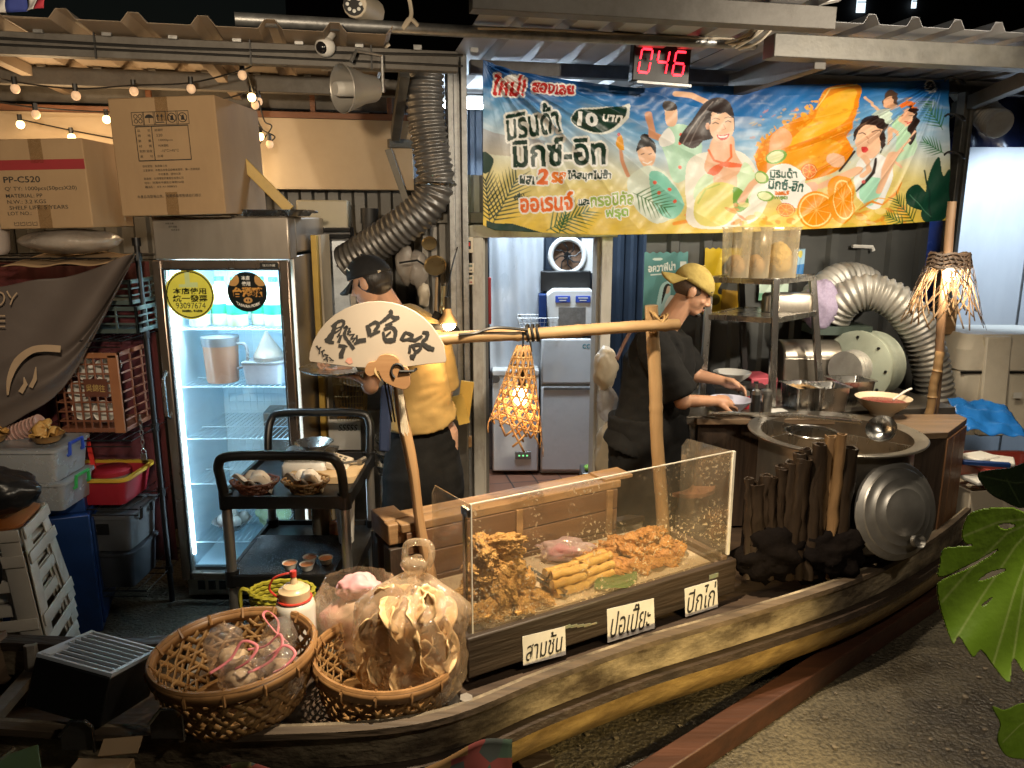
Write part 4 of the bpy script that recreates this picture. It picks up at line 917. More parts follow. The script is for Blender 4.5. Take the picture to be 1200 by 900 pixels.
# timber counter behind the case
ct = thing('timber_counter', 'pale plank counter standing behind the acrylic food case', 'counter', m=CM)
g = G(); g.box((.47, .5, .785), (1.06, .07, .035)); g.box((.45, .58, .786), (1.1, .075, .032)); g.box((1.0, .54, .805), (.16, .12, .018)); g.obj('top', M_PLY, ct, bev=.004)
g = G(); 
g.box((.47, .47, .72), (1.02, .016, .09)); g.box((.47, .471, .62), (1.02, .016, .1)); g.box((.47, .47, .515), (1.02, .016, .1)); g.obj('front_board', wood('board_wood', (.15, .075, .034), (.075, .037, .017), 'X', 2, .6, .25, .4), ct, bev=.003)
for u in (.46, .93):
    g = G(); g.box((u, .455, .66), (.03, .014, .22)); g.obj('batten', M_PLY, ct, bev=.002)
g = G(); g.box((-.05, .6, .755), (.1, .2, .085)); g.obj('end_beam', M_PLY, ct, bev=.005)
for v in (.53, .67):
    g = G(); g.box((-.06, v, .35), (.08, .08, .7)); g.obj('leg', M_DARKWZ, ct, bev=.004)

# bamboo frame
bp = thing('bamboo_rack', 'yellow bamboo crossbar lashed to an upright pole at the case corner', 'bamboo frame', (.68, 3.23, .55))
def culm(g, p0, p1, r, joints):
    p0, p1 = Vector(p0), Vector(p1); pts, rs = [], []
    for i in range(61):
        t = i/60; pts.append(p0.lerp(p1, t) + Vector((vnoise((t*3, 0, r), 1)*.008, 0, vnoise((t*3, 4, r), 1)*.008))); d = min(abs(t - j) for j in joints); rs.append(r*(1 + .14*math.exp(-(d/.006)**2) - .02*math.cos(t*50)))
    return g.tube(pts, rs, 16)
g = G(); culm(g, (.69, 3.25, .45), (.585, 3.22, 1.6), .0285, (.12, .38, .62, .84)); g.obj('upright', M_BAMBOO, bp, world=True)
g = G(); culm(g, (-.42, 2.84, 1.508), (.69, 3.17, 1.527), .024, (.15, .4, .62, .95)); g.obj('crossbar', M_BAMBOOX, bp, world=True)
g = G()
for k in range(4): g.tube([Vector((.61, 3.18, 1.527)) + Vector((.037*math.cos(a)*(1 if k % 2 else .6), .05*math.sin(a), .036*math.cos(a)*(1 if k < 2 else -1) + .006*k)) for a in np.linspace(0, 6.28, 16)], .004, 5, True)
g.obj('lashing', mat('straw_rope', (.4, .25, .1), (.2, .12, .04), 40, .8), bp, world=True)
g = G()
for k in range(3): 
    c = Vector((.06, 2.983, 1.516)) + Vector((.02*k, .006*k, .002)); g.tube([c + Vector((.004*math.sin(a*2), .031*math.cos(a), .031*math.sin(a))) for a in np.linspace(0, 6.28, 16)], .006, 6, True)
g.tube(spl([(.06, 2.95, 1.534), (-.06, 2.91, 1.549), (-.14, 2.9, 1.53), (-.2, 2.87, 1.528)]), .006, 6); g.tube(spl([(.07, 2.96, 1.49), (.075, 2.96, 1.45), (.07, 2.955, 1.43)]), .005, 6); g.obj('black_tie', M_CABLE, bp, world=True)
# woven bamboo lamp
lp = thing('woven_lamp', 'glowing open weave bamboo cone lamp hanging from the crossbar', 'lamp', at(613, 405, 2.95))
L0 = at(613, 404, 2.95); H = .36
def lamp_surface(a, h):
    r = .024 + .062*h**.8; sk = -.03*h; return Vector((r*math.cos(a)*1.05 + sk + .02*h*math.cos(a), r*.8*math.sin(a), -H*h*(1 + .13*math.cos(a)*h)))
g = G()
for s in (-1, 1):
    for k in range(13):
        a0 = 2*math.pi*k/13; pts = []; nr = []
        for i in range(15):
            h = i/14*(.93 + .08*((k*7) % 3)); a = a0 + s*h*2.4; p = lamp_surface(a, h); rad = 1 + s*.012*math.sin(i*1.9 + k); pts.append(Vector((p.x*rad, p.y*rad, p.z))); nr.append(Vector((math.cos(a), math.sin(a), .2)))
        g.ribbon(pts, nr, .0085)
for h in np.linspace(.12, .86, 8): 
    pts = [lamp_surface(a, h) for a in np.linspace(0, 6.2832, 25)]; g.ribbon(pts, [Vector((p.x, p.y, .02)).normalized() for p in pts], .007)
def thin_lit(name, c, c2):
    m, nt, N, L, P = nodes_of(name); tl = N.new('ShaderNodeBsdfTranslucent'); tl.inputs[0].default_value = (*c, 1); mx = N.new('ShaderNodeMixShader'); mx.inputs[0].default_value = .35
    nz = N.new('ShaderNodeTexNoise'); nz.inputs['Scale'].default_value = 40; tc = N.new('ShaderNodeTexCoord'); L.new(tc.outputs['Object'], nz.inputs[0]); rp_ = N.new('ShaderNodeValToRGB'); rp_.color_ramp.elements[0].color = (*c2, 1); rp_.color_ramp.elements[1].color = (*c, 1); rp_.color_ramp.elements[0].position = .35; rp_.color_ramp.elements[1].position = .65
    L.new(nz.outputs[0], rp_.inputs[0]); L.new(rp_.outputs[0], P.inputs['Base Color']); P.inputs['Roughness'].default_value = .5
    L.new(P.outputs[0], mx.inputs[1]); L.new(tl.outputs[0], mx.inputs[2]); L.new(mx.outputs[0], N['Material Output'].inputs[0]); return m
M_WEAVE = thin_lit('lamp_weave', (.5, .3, .12), (.3, .15, .05))
o = g.obj('shade', M_WEAVE, lp, solid=.0015); 
g = G(); g.ell((-.01, 0, -.2), (.03, .03, .04), 14); g.obj('bulb', glow('warm_bulb', (1, .66, .3), 14), lp)
g = G(); g.cyl((0, 0, .05), (0, 0, -.1), .004, n=6); g.cyl((-.005, 0, -.16), (-.002, 0, -.1), .016, n=10); g.obj('socket', M_BLACK, lp)
o = lamp('woven_lamp_light', L0 + Vector((-.01, 0, -.26)), 2.0, (1, .6, .25), .03)

# wooden paddle post and fan sign
wp_ = thing('wooden_post', 'leaning pale wooden post carrying the fan sign', 'post', (-.3, 2.8, .5))
g = G(); g.add([], []); a0, a1 = Vector((-.305, 2.80, .42)), Vector((-.43, 2.76, 1.44)); g.tube([a0.lerp(a1, i/12) + Vector((.004*math.sin(i*1.1), 0, 0)) for i in range(13)], [.034 + .004*math.sin(i*.9) - .0005*i for i in range(13)], 12, flat=.7); g.obj('pole', wood('post_wood', (.44, .27, .13), (.28, .16, .07), 'Z', 2.5, .55, .25, .3), wp_, world=True)
g = G(); 
for k in range(7): g.tube(spl([(-.415 + .002*k, 2.715, 1.40), (-.41 + .003*k, 2.71, 1.3), (-.405 + .0045*k, 2.71, 1.19 - .006*(k % 3))], 4), .002, 4)
g.obj('tassel', mat('tassel_string', (.62, .55, .42), (.5, .42, .3), 30, .8), wp_, world=True)
g = G(); 
for dx in (0, .012): g.tube(spl([(-.44 + dx, 2.74, 1.47), (-.46 + dx, 2.715, 1.4), (-.452 + dx, 2.73, 1.3), (-.445 + dx, 2.75, 1.22)]), .0035, 5)
g.tube([Vector((-.42, 2.745, 1.405)) + Vector((.05*math.cos(a), .045*math.sin(a), -.01 + .012*math.cos(a))) for a in np.linspace(0, 6.28, 18)], .005, 6, True); g.obj('black_cord', M_CABLE, wp_, world=True)
fY = 2.66
fan = thing('fan_sign', 'cream folding fan shaped sign with brushed black characters', 'sign', at(457, 420, fY))
def fpt(x, y, d=0): 
    p = at(x, y, fY); return p + Vector((0, -d, 0))
def fanpoly(pts, h, d, name, m, par=fan, bev=.002, sm=True):
    pts = smooth_poly(pts, 5) if sm else pts
    g = G(); n = len(pts); vs = [fpt(x, y, d) for x, y in pts] + [fpt(x, y, d - h) for x, y in pts]
    g.add(vs, [tuple(range(n))[::-1], tuple(range(n, 2*n))] + [(i, (i+1) % n, n + (i+1) % n, n + i) for i in range(n)]); return g.obj(name, m, par, world=True, bev=bev, weld=True)
arc = [(362, 421)] + [(442 + 81*math.cos(R(a)), 428 - 75*math.sin(R(a))) for a in range(168, 18, -10)] + [(520, 404), (523, 422)]
fanpoly(arc + [(522, 425), (500, 427), (477, 430), (440, 432), (410, 430), (380, 426), (363, 424)], .014, 0, 'fan_face', mat('fan_paint', (.38, .325, .26), (.33, .275, .215), 4, .6, 0, .03, dirt=.35, dirtcol=(.3, .22, .15)), sm=False)
M_FANW = wood('fan_handle', (.36, .2, .09), (.26, .135, .06), 'X', 4, .5, .1, .2)
fanpoly([(429, 430), (433, 424), (441, 422), (446, 416), (456, 414), (466, 418), (470, 426), (478, 430), (481, 440), (481, 450), (476, 455), (468, 454), (458, 450), (450, 445), (446, 438), (444, 434), (440, 438), (434, 440), (429, 436)], .016, .018, 'handle', M_FANW)
# brush strokes: (points, widths) in picture units, traced from the sign
def Z(*pts): return [(345 + x/6, 335 + y/6) for x, y in pts]
ST = [(Z((232, 395), (270, 330), (285, 280), (300, 255)), [7, 4, 3.4, 2]), (Z((215, 388), (250, 395), (280, 400)), [2, 4, 3]), (Z((262, 290), (310, 252), (345, 248), (345, 275), (320, 300)), [3, 3, 3, 2.6, 1.5]), (Z((285, 305), (330, 285)), [1.5, 1]), (Z((280, 335), (335, 300), (310, 350)), [2, 2.5, 2]), (Z((300, 360), (330, 345), (310, 400)), [2.4, 2.4, 3]), (Z((345, 300), (372, 285), (352, 345), (390, 405), (420, 445)), [1.5, 2, 3, 3.2, 3.2]), (Z((310, 420), (350, 425), (375, 425)), [3, 3.5, 1]), (Z((350, 435), (330, 480), (330, 510)), [3, 5, 4]), (Z((372, 325), (400, 320)), [2, 2]), (Z((365, 300), (390, 295), (375, 345)), [2, 2, 2]), (Z((385, 345), (420, 340), (400, 370)), [2, 2.4, 2]), (Z((395, 375), (430, 365), (410, 395)), [2, 2.2, 2]), (Z((420, 410), (460, 385), (505, 380)), [2, 4, 4.4]), (Z((440, 345), (440, 385)), [1.6, 2]),
      (Z((508, 275), (525, 310), (530, 355)), [2, 5, 3]), (Z((515, 285), (570, 255), (590, 280), (560, 320)), [2, 3.4, 3.4, 2.5]), (Z((530, 352), (575, 325), (605, 318)), [3, 3, 1.5]), (Z((600, 262), (650, 225), (682, 190), (670, 170)), [2, 3.5, 3.5, 3]), (Z((672, 205), (705, 225), (738, 215)), [2.4, 3.6, 2]), (Z((738, 218), (715, 238), (650, 270)), [2.4, 1.6, 1]), (Z((640, 275), (690, 265)), [2, 3]), (Z((625, 320), (632, 365), (650, 385)), [2, 3, 4]), (Z((630, 305), (685, 290), (712, 320), (705, 370)), [2.5, 3, 3.6, 3]), (Z((645, 350), (680, 320)), [2, 1.4]), (Z((640, 385), (680, 382), (715, 380)), [3.6, 4.4, 2.4]),
      (Z((750, 378), (775, 335), (790, 320)), [2.6, 3, 2]), (Z((785, 325), (830, 345), (810, 370), (760, 380)), [2, 3, 2.4, 2]), (Z((790, 375), (850, 380), (900, 350)), [1.6, 3.4, 2]), (Z((900, 325), (935, 330), (930, 365), (900, 395), (940, 430), (985, 445)), [2, 3.4, 3, 2.6, 4.6, 3]), (Z((815, 415), (810, 470)), [2.6, 2.4]), (Z((820, 420), (880, 410), (885, 440), (840, 480)), [2, 3.2, 3, 2]), (Z((835, 420), (850, 455), (885, 450)), [2.4, 2, 2]), (Z((815, 500), (850, 490), (835, 515)), [4, 5, 2])]
ST += [(Z(*p), w) for p, w in (([(155, 420), (175, 450)], [2, 1.2]), ([(165, 445), (190, 430)], [1, 1.4]), ([(180, 440), (175, 480)], [1.4, 1]), ([(185, 465), (215, 450)], [1, 1.6]), ([(195, 460), (205, 500)], [1.4, 1.2]), ([(210, 480), (240, 490)], [1.4, 1.6]), ([(205, 520), (240, 500)], [1.2, 1]), ([(225, 495), (235, 535)], [1.8, 1.2]), ([(245, 500), (265, 520), (250, 525)], [1.4, 1.4, 1]), ([(262, 520), (278, 525)], [1.4, 1.2]))]
g = G()
for n_, (pts, ws) in enumerate(ST):
    P_ = smooth_poly(pts, 5, False); W_ = np.interp(np.linspace(0, 1, len(P_)), np.linspace(0, 1, len(ws)), ws); k = len(P_); vs = []
    for i in range(k):
        d = P_[min(i+1, k-1)] - P_[max(i-1, 0)]; d = d/max(np.hypot(*d), 1e-6); nx, ny = -d[1], d[0]; w = W_[i]*.66*(1 + .12*math.sin(i*2.3 + n_))
        vs += [fpt(P_[i][0] + nx*w, P_[i][1] + ny*w, .0012 + .00004*n_), fpt(P_[i][0] - nx*w, P_[i][1] - ny*w, .0012 + .00004*n_)]
    g.add(vs, [(2*i, 2*i+1, 2*i+3, 2*i+2) for i in range(k-1)])
g.obj('brush_writing', M_INK, fan, world=True, smooth=0)
g = G(); vs = [fpt(*p, .0015) for p in Z((372, 508), (400, 502), (412, 540), (388, 552), (358, 530))]; g.add(vs, [tuple(range(5))]); g.obj('red_seal', mat('seal_red', (.42, .13, .09), (.5, .3, .22), 60, .7), fan, world=True)
g = G(); vs = [fpt(*p, .0195) for p in smooth_poly(Z((575, 565), (570, 600), (600, 640), (620, 665), (590, 610)), 4)]; g.add(vs, [tuple(range(len(vs)))]); g.obj('carved_line', mat('carved', (.55, .38, .18)), fan, world=True)
g = G(); c = at(466, 435, fY - .02); g.tube([c + Vector((.022*math.cos(a), 0, .026*math.sin(a))) for a in np.linspace(.3, 4.2, 14)], .0045, 6); g.tube([c + Vector((.005, -.002, 0)), c + Vector((.055, .0, .0)), c + Vector((.06, .04, 0))], .005, 6); g.obj('black_tie', M_CABLE, fan, world=True)
# ================================================================ wire rack on the left and what it holds
RX0, RX1, RY0, RY1 = -2.75, -1.78, 3.45, 3.85
rack = thing('wire_rack', 'black wire shelving rack loaded with crates beside the glass fridge', 'rack', (-1.9, 3.7, 0))
M_WIRE = mat('black_wire', (.025, .025, .027), (.015, .015, .016), 20, .4, .6)
for x, y in ((RX1, RY0+.25), (RX1, RY1+.1), (RX0, RY0), (RX0, RY1+.1)):
    g = G(); g.cyl((x, y, 0), (x, y, 1.86), .0135, n=12); g.cyl((x, y, 1.83), (x, y, 1.87), .02, n=12)
    for z in (.18, .6, .94, 1.41, 1.78): g.cyl((x, y, z - .02), (x, y, z + .02), .019, n=10)
    g.obj('post', M_WIRE, rack, world=True)
for z in (.18, .6, .94, 1.41, 1.78):
    g = G()
    for k in range(20): x = RX0 + (RX1-RX0)*k/19; g.tube([(x, RY0, z), (x, RY1+.1, z)], .0025, 4)
    for y in (RY0, RY0+.25, RY1+.1): g.tube([(RX0, y, z + .004), (RX1, y, z + .004)], .004, 5); g.tube([(RX0, y, z - .025), (RX1, y, z - .025)], .003, 5)
    g.obj('shelf', M_WIRE, rack, world=True)
g = G(); g.grid(lambda a, b: Vector((RX0 + .02 + (RX1-RX0-.05)*a, RY0 + .42 + .004*math.sin(a*60), .15 + 1.6*b)), 60, 4); g.obj('back_cloth', mat('maroon_cloth', (.09, .012, .014), (.05, .007, .008), 12, .9, 0, .1), rack, world=True, solid=.003)

def bx(px0, px1, py0, py1, Y):
    """world extents of a picture rectangle standing at depth Y"""
    a = at(px0, (py0+py1)/2, Y); b = at(px1, (py0+py1)/2, Y); return a.x, b.x, at((px0+px1)/2, py1, Y).z, at((px0+px1)/2, py0, Y).z
# cartons
M_TAPE = film('clear_tape', (1, .97, .92), .16, .06, (.6, .45, .28), .12, bump=.3, bscale=30)
def carton(name, label, c, size, rz=0, tilt=0, flaps=True):
    t = thing(name, label, 'box', m=Matrix.Translation(c) @ rotz(rz) @ Matrix.Rotation(R(tilt), 4, 'Y')); w, d, h = size
    g = G(); g.box((0, d/2, h/2), (w, d, h)); g.obj('carton', M_CARD, t, bev=.005)
    g = G()
    g.box((0, -.001, h - .05), (.055, .0015, .1)); g.obj('tape', M_TAPE, t); g = G(); g.box((0, -.001, .05), (.055, .0015, .1)); g.obj('tape', M_TAPE, t)
    if flaps:
        g = G(); g.box((-.02, d*.4, h + .018), (w*.8, d*.5, .004), (9, 2, 0)); g.obj('flap', M_CARD, t)
    return t, w, d, h
z0 = 1.972
t, w, d, h = carton('cardboard_carton', 'large brown carton printed with a data table and five handling icons', (-1.505, 3.5, z0), (.475, .5, .5), -3, -1.5)
FM = Matrix.Translation((0, -.0025, 0))
g = G(); s = w/129.0                                  # picture units of the carton front
def fx(px, py): return ((px - 133 - (py-118)*.115)*s - w/2, (252 - py)*s*.985)
for k, px in enumerate((170, 183.5, 196.5, 211, 224)):
    c = fx(px, 138.5); q = .027
    for a, b in (((-q, -q), (q, -q)), ((q, -q), (q, q)), ((q, q), (-q, q)), ((-q, q), (-q, -q))): g.bar((c[0]+a[0], -.002, c[1]+a[1]), (c[0]+b[0], -.002, c[1]+b[1]), .001, .0025)
    if k == 0:
        for dx in (-.01, .01):
            for dz in (-.01, .01): g.tube([(c[0]+dx+.008*math.cos(a), -.002, c[1]+dz+.008*math.sin(a)) for a in np.linspace(0, 6.28, 12)], .0014, 4, True)
    elif k == 1:
        g.prism([(c[0] + .019*math.cos(a), c[1] + .002 + .015*math.sin(a)) for a in np.linspace(0, math.pi, 10)], .001, Matrix.Translation((0, -.002, 0))); g.bar((c[0], -.002, c[1]-.018), (c[0], -.002, c[1]+.004), .001, .003)
    elif k == 2:
        for dx in (-.009, .009): g.bar((c[0]+dx, -.002, c[1]-.012), (c[0]+dx, -.002, c[1]+.01), .001, .005); g.prism([(c[0]+dx-.007, c[1]+.006), (c[0]+dx+.007, c[1]+.006), (c[0]+dx, c[1]+.018)], .001, Matrix.Translation((0, -.002, 0)))
        g.bar((c[0]-.018, -.002, c[1]-.017), (c[0]+.018, -.002, c[1]-.017), .001, .004)
    else:
        g.tube([(c[0]+.019*math.cos(a), -.002, c[1]+.019*math.sin(a)) for a in np.linspace(0, 6.28, 18)], .0016, 4, True); g.prism([(c[0]-.008, c[1]-.01), (c[0]+.008, c[1]-.01), (c[0]+.005, c[1]+.012), (c[0]-.004, c[1]+.008)], .001, Matrix.Translation((0, -.002, 0)))
        g.bar((c[0]-.013, -.002, c[1]+.013), (c[0]+.013, -.002, c[1]-.013), .001, .003)
c0, c1 = fx(165.5, 147.5), fx(235, 187)
x0, x1, zt, zb = c0[0] + .003, c1[0], c0[1], c1[1]; xm = x0 + .36*(x1-x0)*.86
for a, b in (((x0, zt), (x1, zt)), ((x1, zt), (x1, zb)), ((x1, zb), (x0, zb)), ((x0, zb), (x0, zt)), ((xm, zt), (xm, zb))): g.bar((a[0], -.002, a[1]), (b[0], -.002, b[1]), .001, .0045)
rowsL = ['品　　名', '規　　格', '數　　量', '材　　質', '耐熱溫度', '產　　地']; rowsR = ['紙湯杯', '520', '1000pcs', 'PE淋膜紙', '-10℃/+95℃', '台灣']
for i in range(6):
    z = zt - (i + .75)*(zt - zb)/6.6; text_into(g, rowsL[i], ((x0+xm)/2, z), .011, FM, .058); k = len(rowsR[i]); text_into(g, rowsR[i], (xm + .012 + .0065*k, z), .011, FM, .0125*k if i in (0, 5) else .009*k)
for i, (tx, dx) in enumerate((('保存期限：製造後三年', 0), ('注意事項：本產品非食品級微波適用，第一次使用前', .055), ('不可重複，請勿火源', .05), ('製造商：台灣環保杯業股份有限公司', .025), ('地址：桃園市平鎮區台灣路254號', .012), ('電話：03-4198855', -.01))):
    z = fx(0, 193.5 + i*4.85)[1]; text_into(g, tx, (x0 + .0056*len(tx) + .012*0 + .012, z) if i != 2 else (x0 + .13, z), .0105, FM, .0112*len(tx))
text_into(g, '本產品為整箱出售，如需拆箱零售請自行標示', (-.01, .083), .014, FM, .29)
g.obj('printing', M_INK, t, smooth=0)
t, w, d, h = carton('cardboard_carton', 'smaller brown carton with a red band and the print PP-C520', (-2.03, 3.42, 1.915), (.40, .4, .375), 2, -1.2, False)
g = G(); g.box((0, -.0012, .268), (w - .004, .001, .042)); g.obj('red_band', mat('red_print', (.28, .02, .025), (.22, .018, .02), 9, .7), t)
g = G(); s = w/103.
def tl(txt, cx, z, hh, ww): text_into(g, txt, (cx, z), hh, FM, ww, .004)
text_into(g, 'PP-C520', (-.075, .208), .026, FM, .155, .014); tl("Q' TY: 1000pcs(50pcsX20)", 0, .168, .021, .305); tl('MATERIAL: PP', -.075, .140, .016, .155); tl('N.W.: 3.2 KGS', -.068, .115, .016, .165); tl('SHELF LIFE: 5 YEARS', -.02, .090, .016, .25); tl('LOT NO.:', -.105, .066, .015, .1)
for k in range(4): x = -.125 + .026*k; [g.bar((x+a, -.002, .022+b), (x+c, -.002, .022+e), .001, .002) for a, b, c, e in ((-.009, -.008, .009, -.008), (-.009, -.008, -.009, .008), (.009, -.008, .009, .008), (-.005, .002, .005, .006))]
g.obj('printing', M_INK, t, smooth=0)
M_BAG = film('clear_bag', (.97, .96, .95), .12, .16, (.75, .72, .68), .1, bump=.6, bscale=14)
M_BAGW = film('milky_wrap', (.9, .88, .86), .14, .5, (.62, .56, .5), .12, bump=.6, bscale=10)
t = thing('wrapped_cups', 'plastic wrapped bundle under the carton with the red band', 'bundle', (-2.03, 3.42, 1.80))
g = G(); g.blob((0, .18, .055), (.21, .17, .058), 3, .12, 3, 4); g.obj('wrap', M_BAGW, t, smooth=180); g = G(); g.blob((0, .18, .05), (.19, .15, .048), 5, .06, 3, 3); g.obj('stack', mat('pale_cups', (.55, .5, .44), (.45, .4, .35), 7, .6), t, smooth=180)
t = thing('storage_tub', 'cloudy plastic tub standing beside the carton with the red band', 'tub', (-2.42, 3.45, 1.80))
g = G(); g.lathe([(.155, 0), (.17, .02), (.19, .36), (.2, .385), (.19, .41), (.1, .42), (0, .42)], 32); g.obj('tub', mat('cloudy_tub', (.5, .44, .4), (.4, .34, .3), 5, .35, 0, .03, sss=.1), t); g = G(); g.box((.05, -.19, .1), (.07, .003, .09), (0, 0, 12)); g.obj('label_paper', mat('old_label', (.5, .42, .36), (.3, .25, .2), 30, .7), t)
o = tag(G().grid(lambda a, b: Vector((-2.24 + .46*a, 3.40 + .34*b, 1.795 - .045*(1-b)*(1 - .3*a) + .006*math.sin(a*13))), 24, 8).obj('cardboard_sheet', M_CARD, solid=.004), 'torn flat cardboard sheet hanging over the top shelf edge', 'cardboard')
# tarp with lettering
tp = thing('printed_tarp', 'grey brown fabric tarp with letters DY slung across the rack', 'tarp', at(70, 400, 3.3))
TU = [(-40, 336), (0, 336), (40, 328), (75, 325), (110, 315), (140, 302), (158, 297)]; TL = [(-40, 515), (0, 503), (30, 486), (60, 468), (85, 440), (110, 395), (158, 300)]
def tarp_f(a, b):
    u = smooth_tu(a); l = smooth_tl(a); x = u[0] + (l[0]-u[0])*b; y = u[1] + (l[1]-u[1])*b
    fold = .02*math.sin(b*5 + a*9)*a + .035*math.exp(-((b - .82)/.07)**2) + .012*math.sin((x + y*.7)/13)*a - .03*math.exp(-((b - .68)/.06)**2)*a
    return at(x, y, 3.36 - fold + .1*a)
_tu = smooth_poly(TU, 8, False); _tl = smooth_poly(TL, 8, False)
def smooth_tu(a): k = a*(len(_tu)-1); i = min(int(k), len(_tu)-2); return _tu[i] + (_tu[i+1]-_tu[i])*(k-i)
def smooth_tl(a): k = a*(len(_tl)-1); i = min(int(k), len(_tl)-2); return _tl[i] + (_tl[i+1]-_tl[i])*(k-i)
g = G(); g.grid(tarp_f, 60, 60); g.obj('cloth', mat('tarp_cloth', (.105, .083, .072), (.08, .063, .055), 5, .62, 0, .05, spec=.4), tp, world=True, solid=.002, smooth=180)
M_TAN = mat('tan_print', (.4, .29, .19), (.33, .235, .15), 9, .7)
g = G()
def stroke(pts, w, d=3.30):
    P_ = smooth_poly(pts, 6, False); k = len(P_); vs = []
    for i in range(k):
        dd = P_[min(i+1, k-1)] - P_[max(i-1, 0)]; dd = dd/max(np.hypot(*dd), 1e-6); ww = w if not isinstance(w, list) else np.interp(i/(k-1), np.linspace(0, 1, len(w)), w)
        for s_ in (1, -1): vs.append(at(P_[i][0] - dd[1]*ww/2*s_, P_[i][1] + dd[0]*ww/2*s_, d))
    g.add(vs, [(2*i, 2*i+1, 2*i+3, 2*i+2) for i in range(k-1)])
stroke([(-4, 341), (3, 344), (5, 350), (2, 356), (-4, 358)], 1.6); stroke([(8, 341), (10.5, 346), (13, 349)], 1.6); stroke([(20, 343), (15, 349), (12, 357)], 1.6); stroke([(6, 370), (-2, 370)], 1.5); stroke([(6, 376), (-2, 376)], 1.5); stroke([(6, 382.5), (-2, 382.5)], 1.5)
stroke([(9, 463), (11, 444), (20, 424), (36, 411), (52, 408), (71, 409)], [2, 6, 9, 8, 8, 8]); stroke([(24, 460), (30, 450), (28, 442)], [6, 5, 1]); stroke([(36, 454), (41, 444), (42, 430)], [5, 5, 1])
g.obj('lettering', M_TAN, tp, world=True, smooth=0, solid=.001)
# folding crates
def crate(label, x0, x1, z0, z1, y, m, name='plastic_crate', nx=4, nz=3, dpt=.3, grp=None):
    t = thing(name, label, 'crate', ((x0+x1)/2, y, z0), group=grp); w, h = x1-x0, z1-z0; g = G()
    def wall(p, q, nn):
        p, q = Vector(p), Vector(q)
        for k in range(nz+1): z = .012 + (h - .024)*k/nz; g.bar(p + Vector((0, 0, z)), q + Vector((0, 0, z)), .008, .02 if k in (0, nz) else .008)
        for k in range(nn+1): c = p.lerp(q, k/nn); g.bar(c, c + Vector((0, 0, h)), .008, .02 if k in (0, nn) else .01, (0, 1, 0))
    wall((-w/2, 0, 0), (w/2, 0, 0), nx); wall((-w/2, dpt, 0), (w/2, dpt, 0), nx); wall((-w/2, 0, 0), (-w/2, dpt, 0), 3); wall((w/2, 0, 0), (w/2, dpt, 0), 3); g.box((0, dpt/2, .006), (w, dpt, .01))
    g.obj('lattice', m, t, bev=.0015, seg=1); return t
M_CRG = mat('grey_green_crate', (.06, .085, .082), (.04, .055, .055), 9, .45); M_CRR = mat('red_brown_crate', (.2, .075, .04), (.13, .05, .028), 9, .45)
x0, x1, zb, zt = bx(100, 164, 327, 356, 3.7); zb_ = 1.43
crate('grey green plastic crate on top of its twin under the tarp', x0 - .1, x1, 1.56, 1.68, 3.6, M_CRG); crate('grey green plastic crate under its twin on the rack shelf', x0 - .1, x1 + .02, 1.425, 1.555, 3.6, M_CRG)
t = crate('red brown basket crate full of cups with a name plate', -2.16, -1.85, .955, 1.345, 3.55, M_CRR, 'basket_crate', 8, 8, .34)
g = G(); g.box((.04, -.006, .22), (.11, .006, .085)); g.obj('name_plate', mat('plate_brown', (.11, .035, .02)), t); g = G(); text_into(g, '吳錦往', (.04, .22), .035, Matrix.Translation((0, -.0105, 0)), .09, 0, -3); g.obj('lettering', mat('gold_ink', (.5, .36, .12)), t, smooth=0)
g = G(); g.box((.135, -.008, .19), (.05, .012, .38)); g.box((0, -.006, .375), (.31, .016, .026)); g.obj('corner_trim', mat('crate_trim', (.3, .13, .06), (.22, .09, .045), 6, .4), t, bev=.004)
for i, (x, z) in enumerate(((-2.07, .99), (-1.97, .99), (-2.08, 1.1), (-1.95, 1.1), (-2.04, 1.2), (-1.94, 1.21))):
    g = G(); g.lathe([(.03, 0), (.052, .1), (.055, .102), (.05, .1), (.029, .006), (0, .006)], 20, Matrix.Rotation(R(78 + 8*(i % 3)), 4, 'X')); o = g.obj('paper_cup', M_WHITE); o.location = (x, 3.7, z + .05); tag(o, 'white paper cup lying inside the red brown basket crate', 'cup', 'cups in the red brown crate')
# red basin
def rbox_loop(w, d, r, z, n=5):
    pts = []
    for cx, cy_, a0 in ((w/2-r, d/2-r, 0), (-w/2+r, d/2-r, 90), (-w/2+r, -d/2+r, 180), (w/2-r, -d/2+r, 270)):
        for i in range(n+1): a = R(a0 + 90*i/n); pts.append(Vector((cx + r*math.cos(a), cy_ + r*math.sin(a), z)))
    return pts
def loops(g, ls, capb=True, capt=False):
    n = len(ls[0]); vs = [p for l in ls for p in l]; fs = [(i*n+j, i*n+(j+1) % n, (i+1)*n+(j+1) % n, (i+1)*n+j) for i in range(len(ls)-1) for j in range(n)]
    if capb: fs.append(tuple(range(n))[::-1])
    if capt: fs.append(tuple((len(ls)-1)*n + j for j in range(n)))
    return g.add(vs, fs)
def basin(name, label, c, w, d, h, m, mrim, taper=.85, cat='basin', rz=0, t=.004):
    th = thing(name, label, cat, c, rz); g = G()
    loops(g, [rbox_loop(w*taper, d*taper, .03, 0), rbox_loop(w, d, .04, h), rbox_loop(w - 2*t, d - 2*t, .038, h), rbox_loop(w*taper - 2*t, d*taper - 2*t, .028, t)], True, True); g.obj('body', m, th, smooth=40)
    g = G(); loops(g, [rbox_loop(w + .03, d + .03, .05, h - .006), rbox_loop(w + .03, d + .03, .05, h + .008), rbox_loop(w - .012, d - .012, .038, h + .008), rbox_loop(w - .012, d - .012, .038, h - .006)], False); g.obj('rim', mrim, th, smooth=40); return th
M_RED = mat('red_plastic', (.3, .015, .025), (.22, .012, .02), 5, .4); M_YEL = mat('yellow_plastic', (.5, .3, .03), (.4, .23, .02), 5, .4)
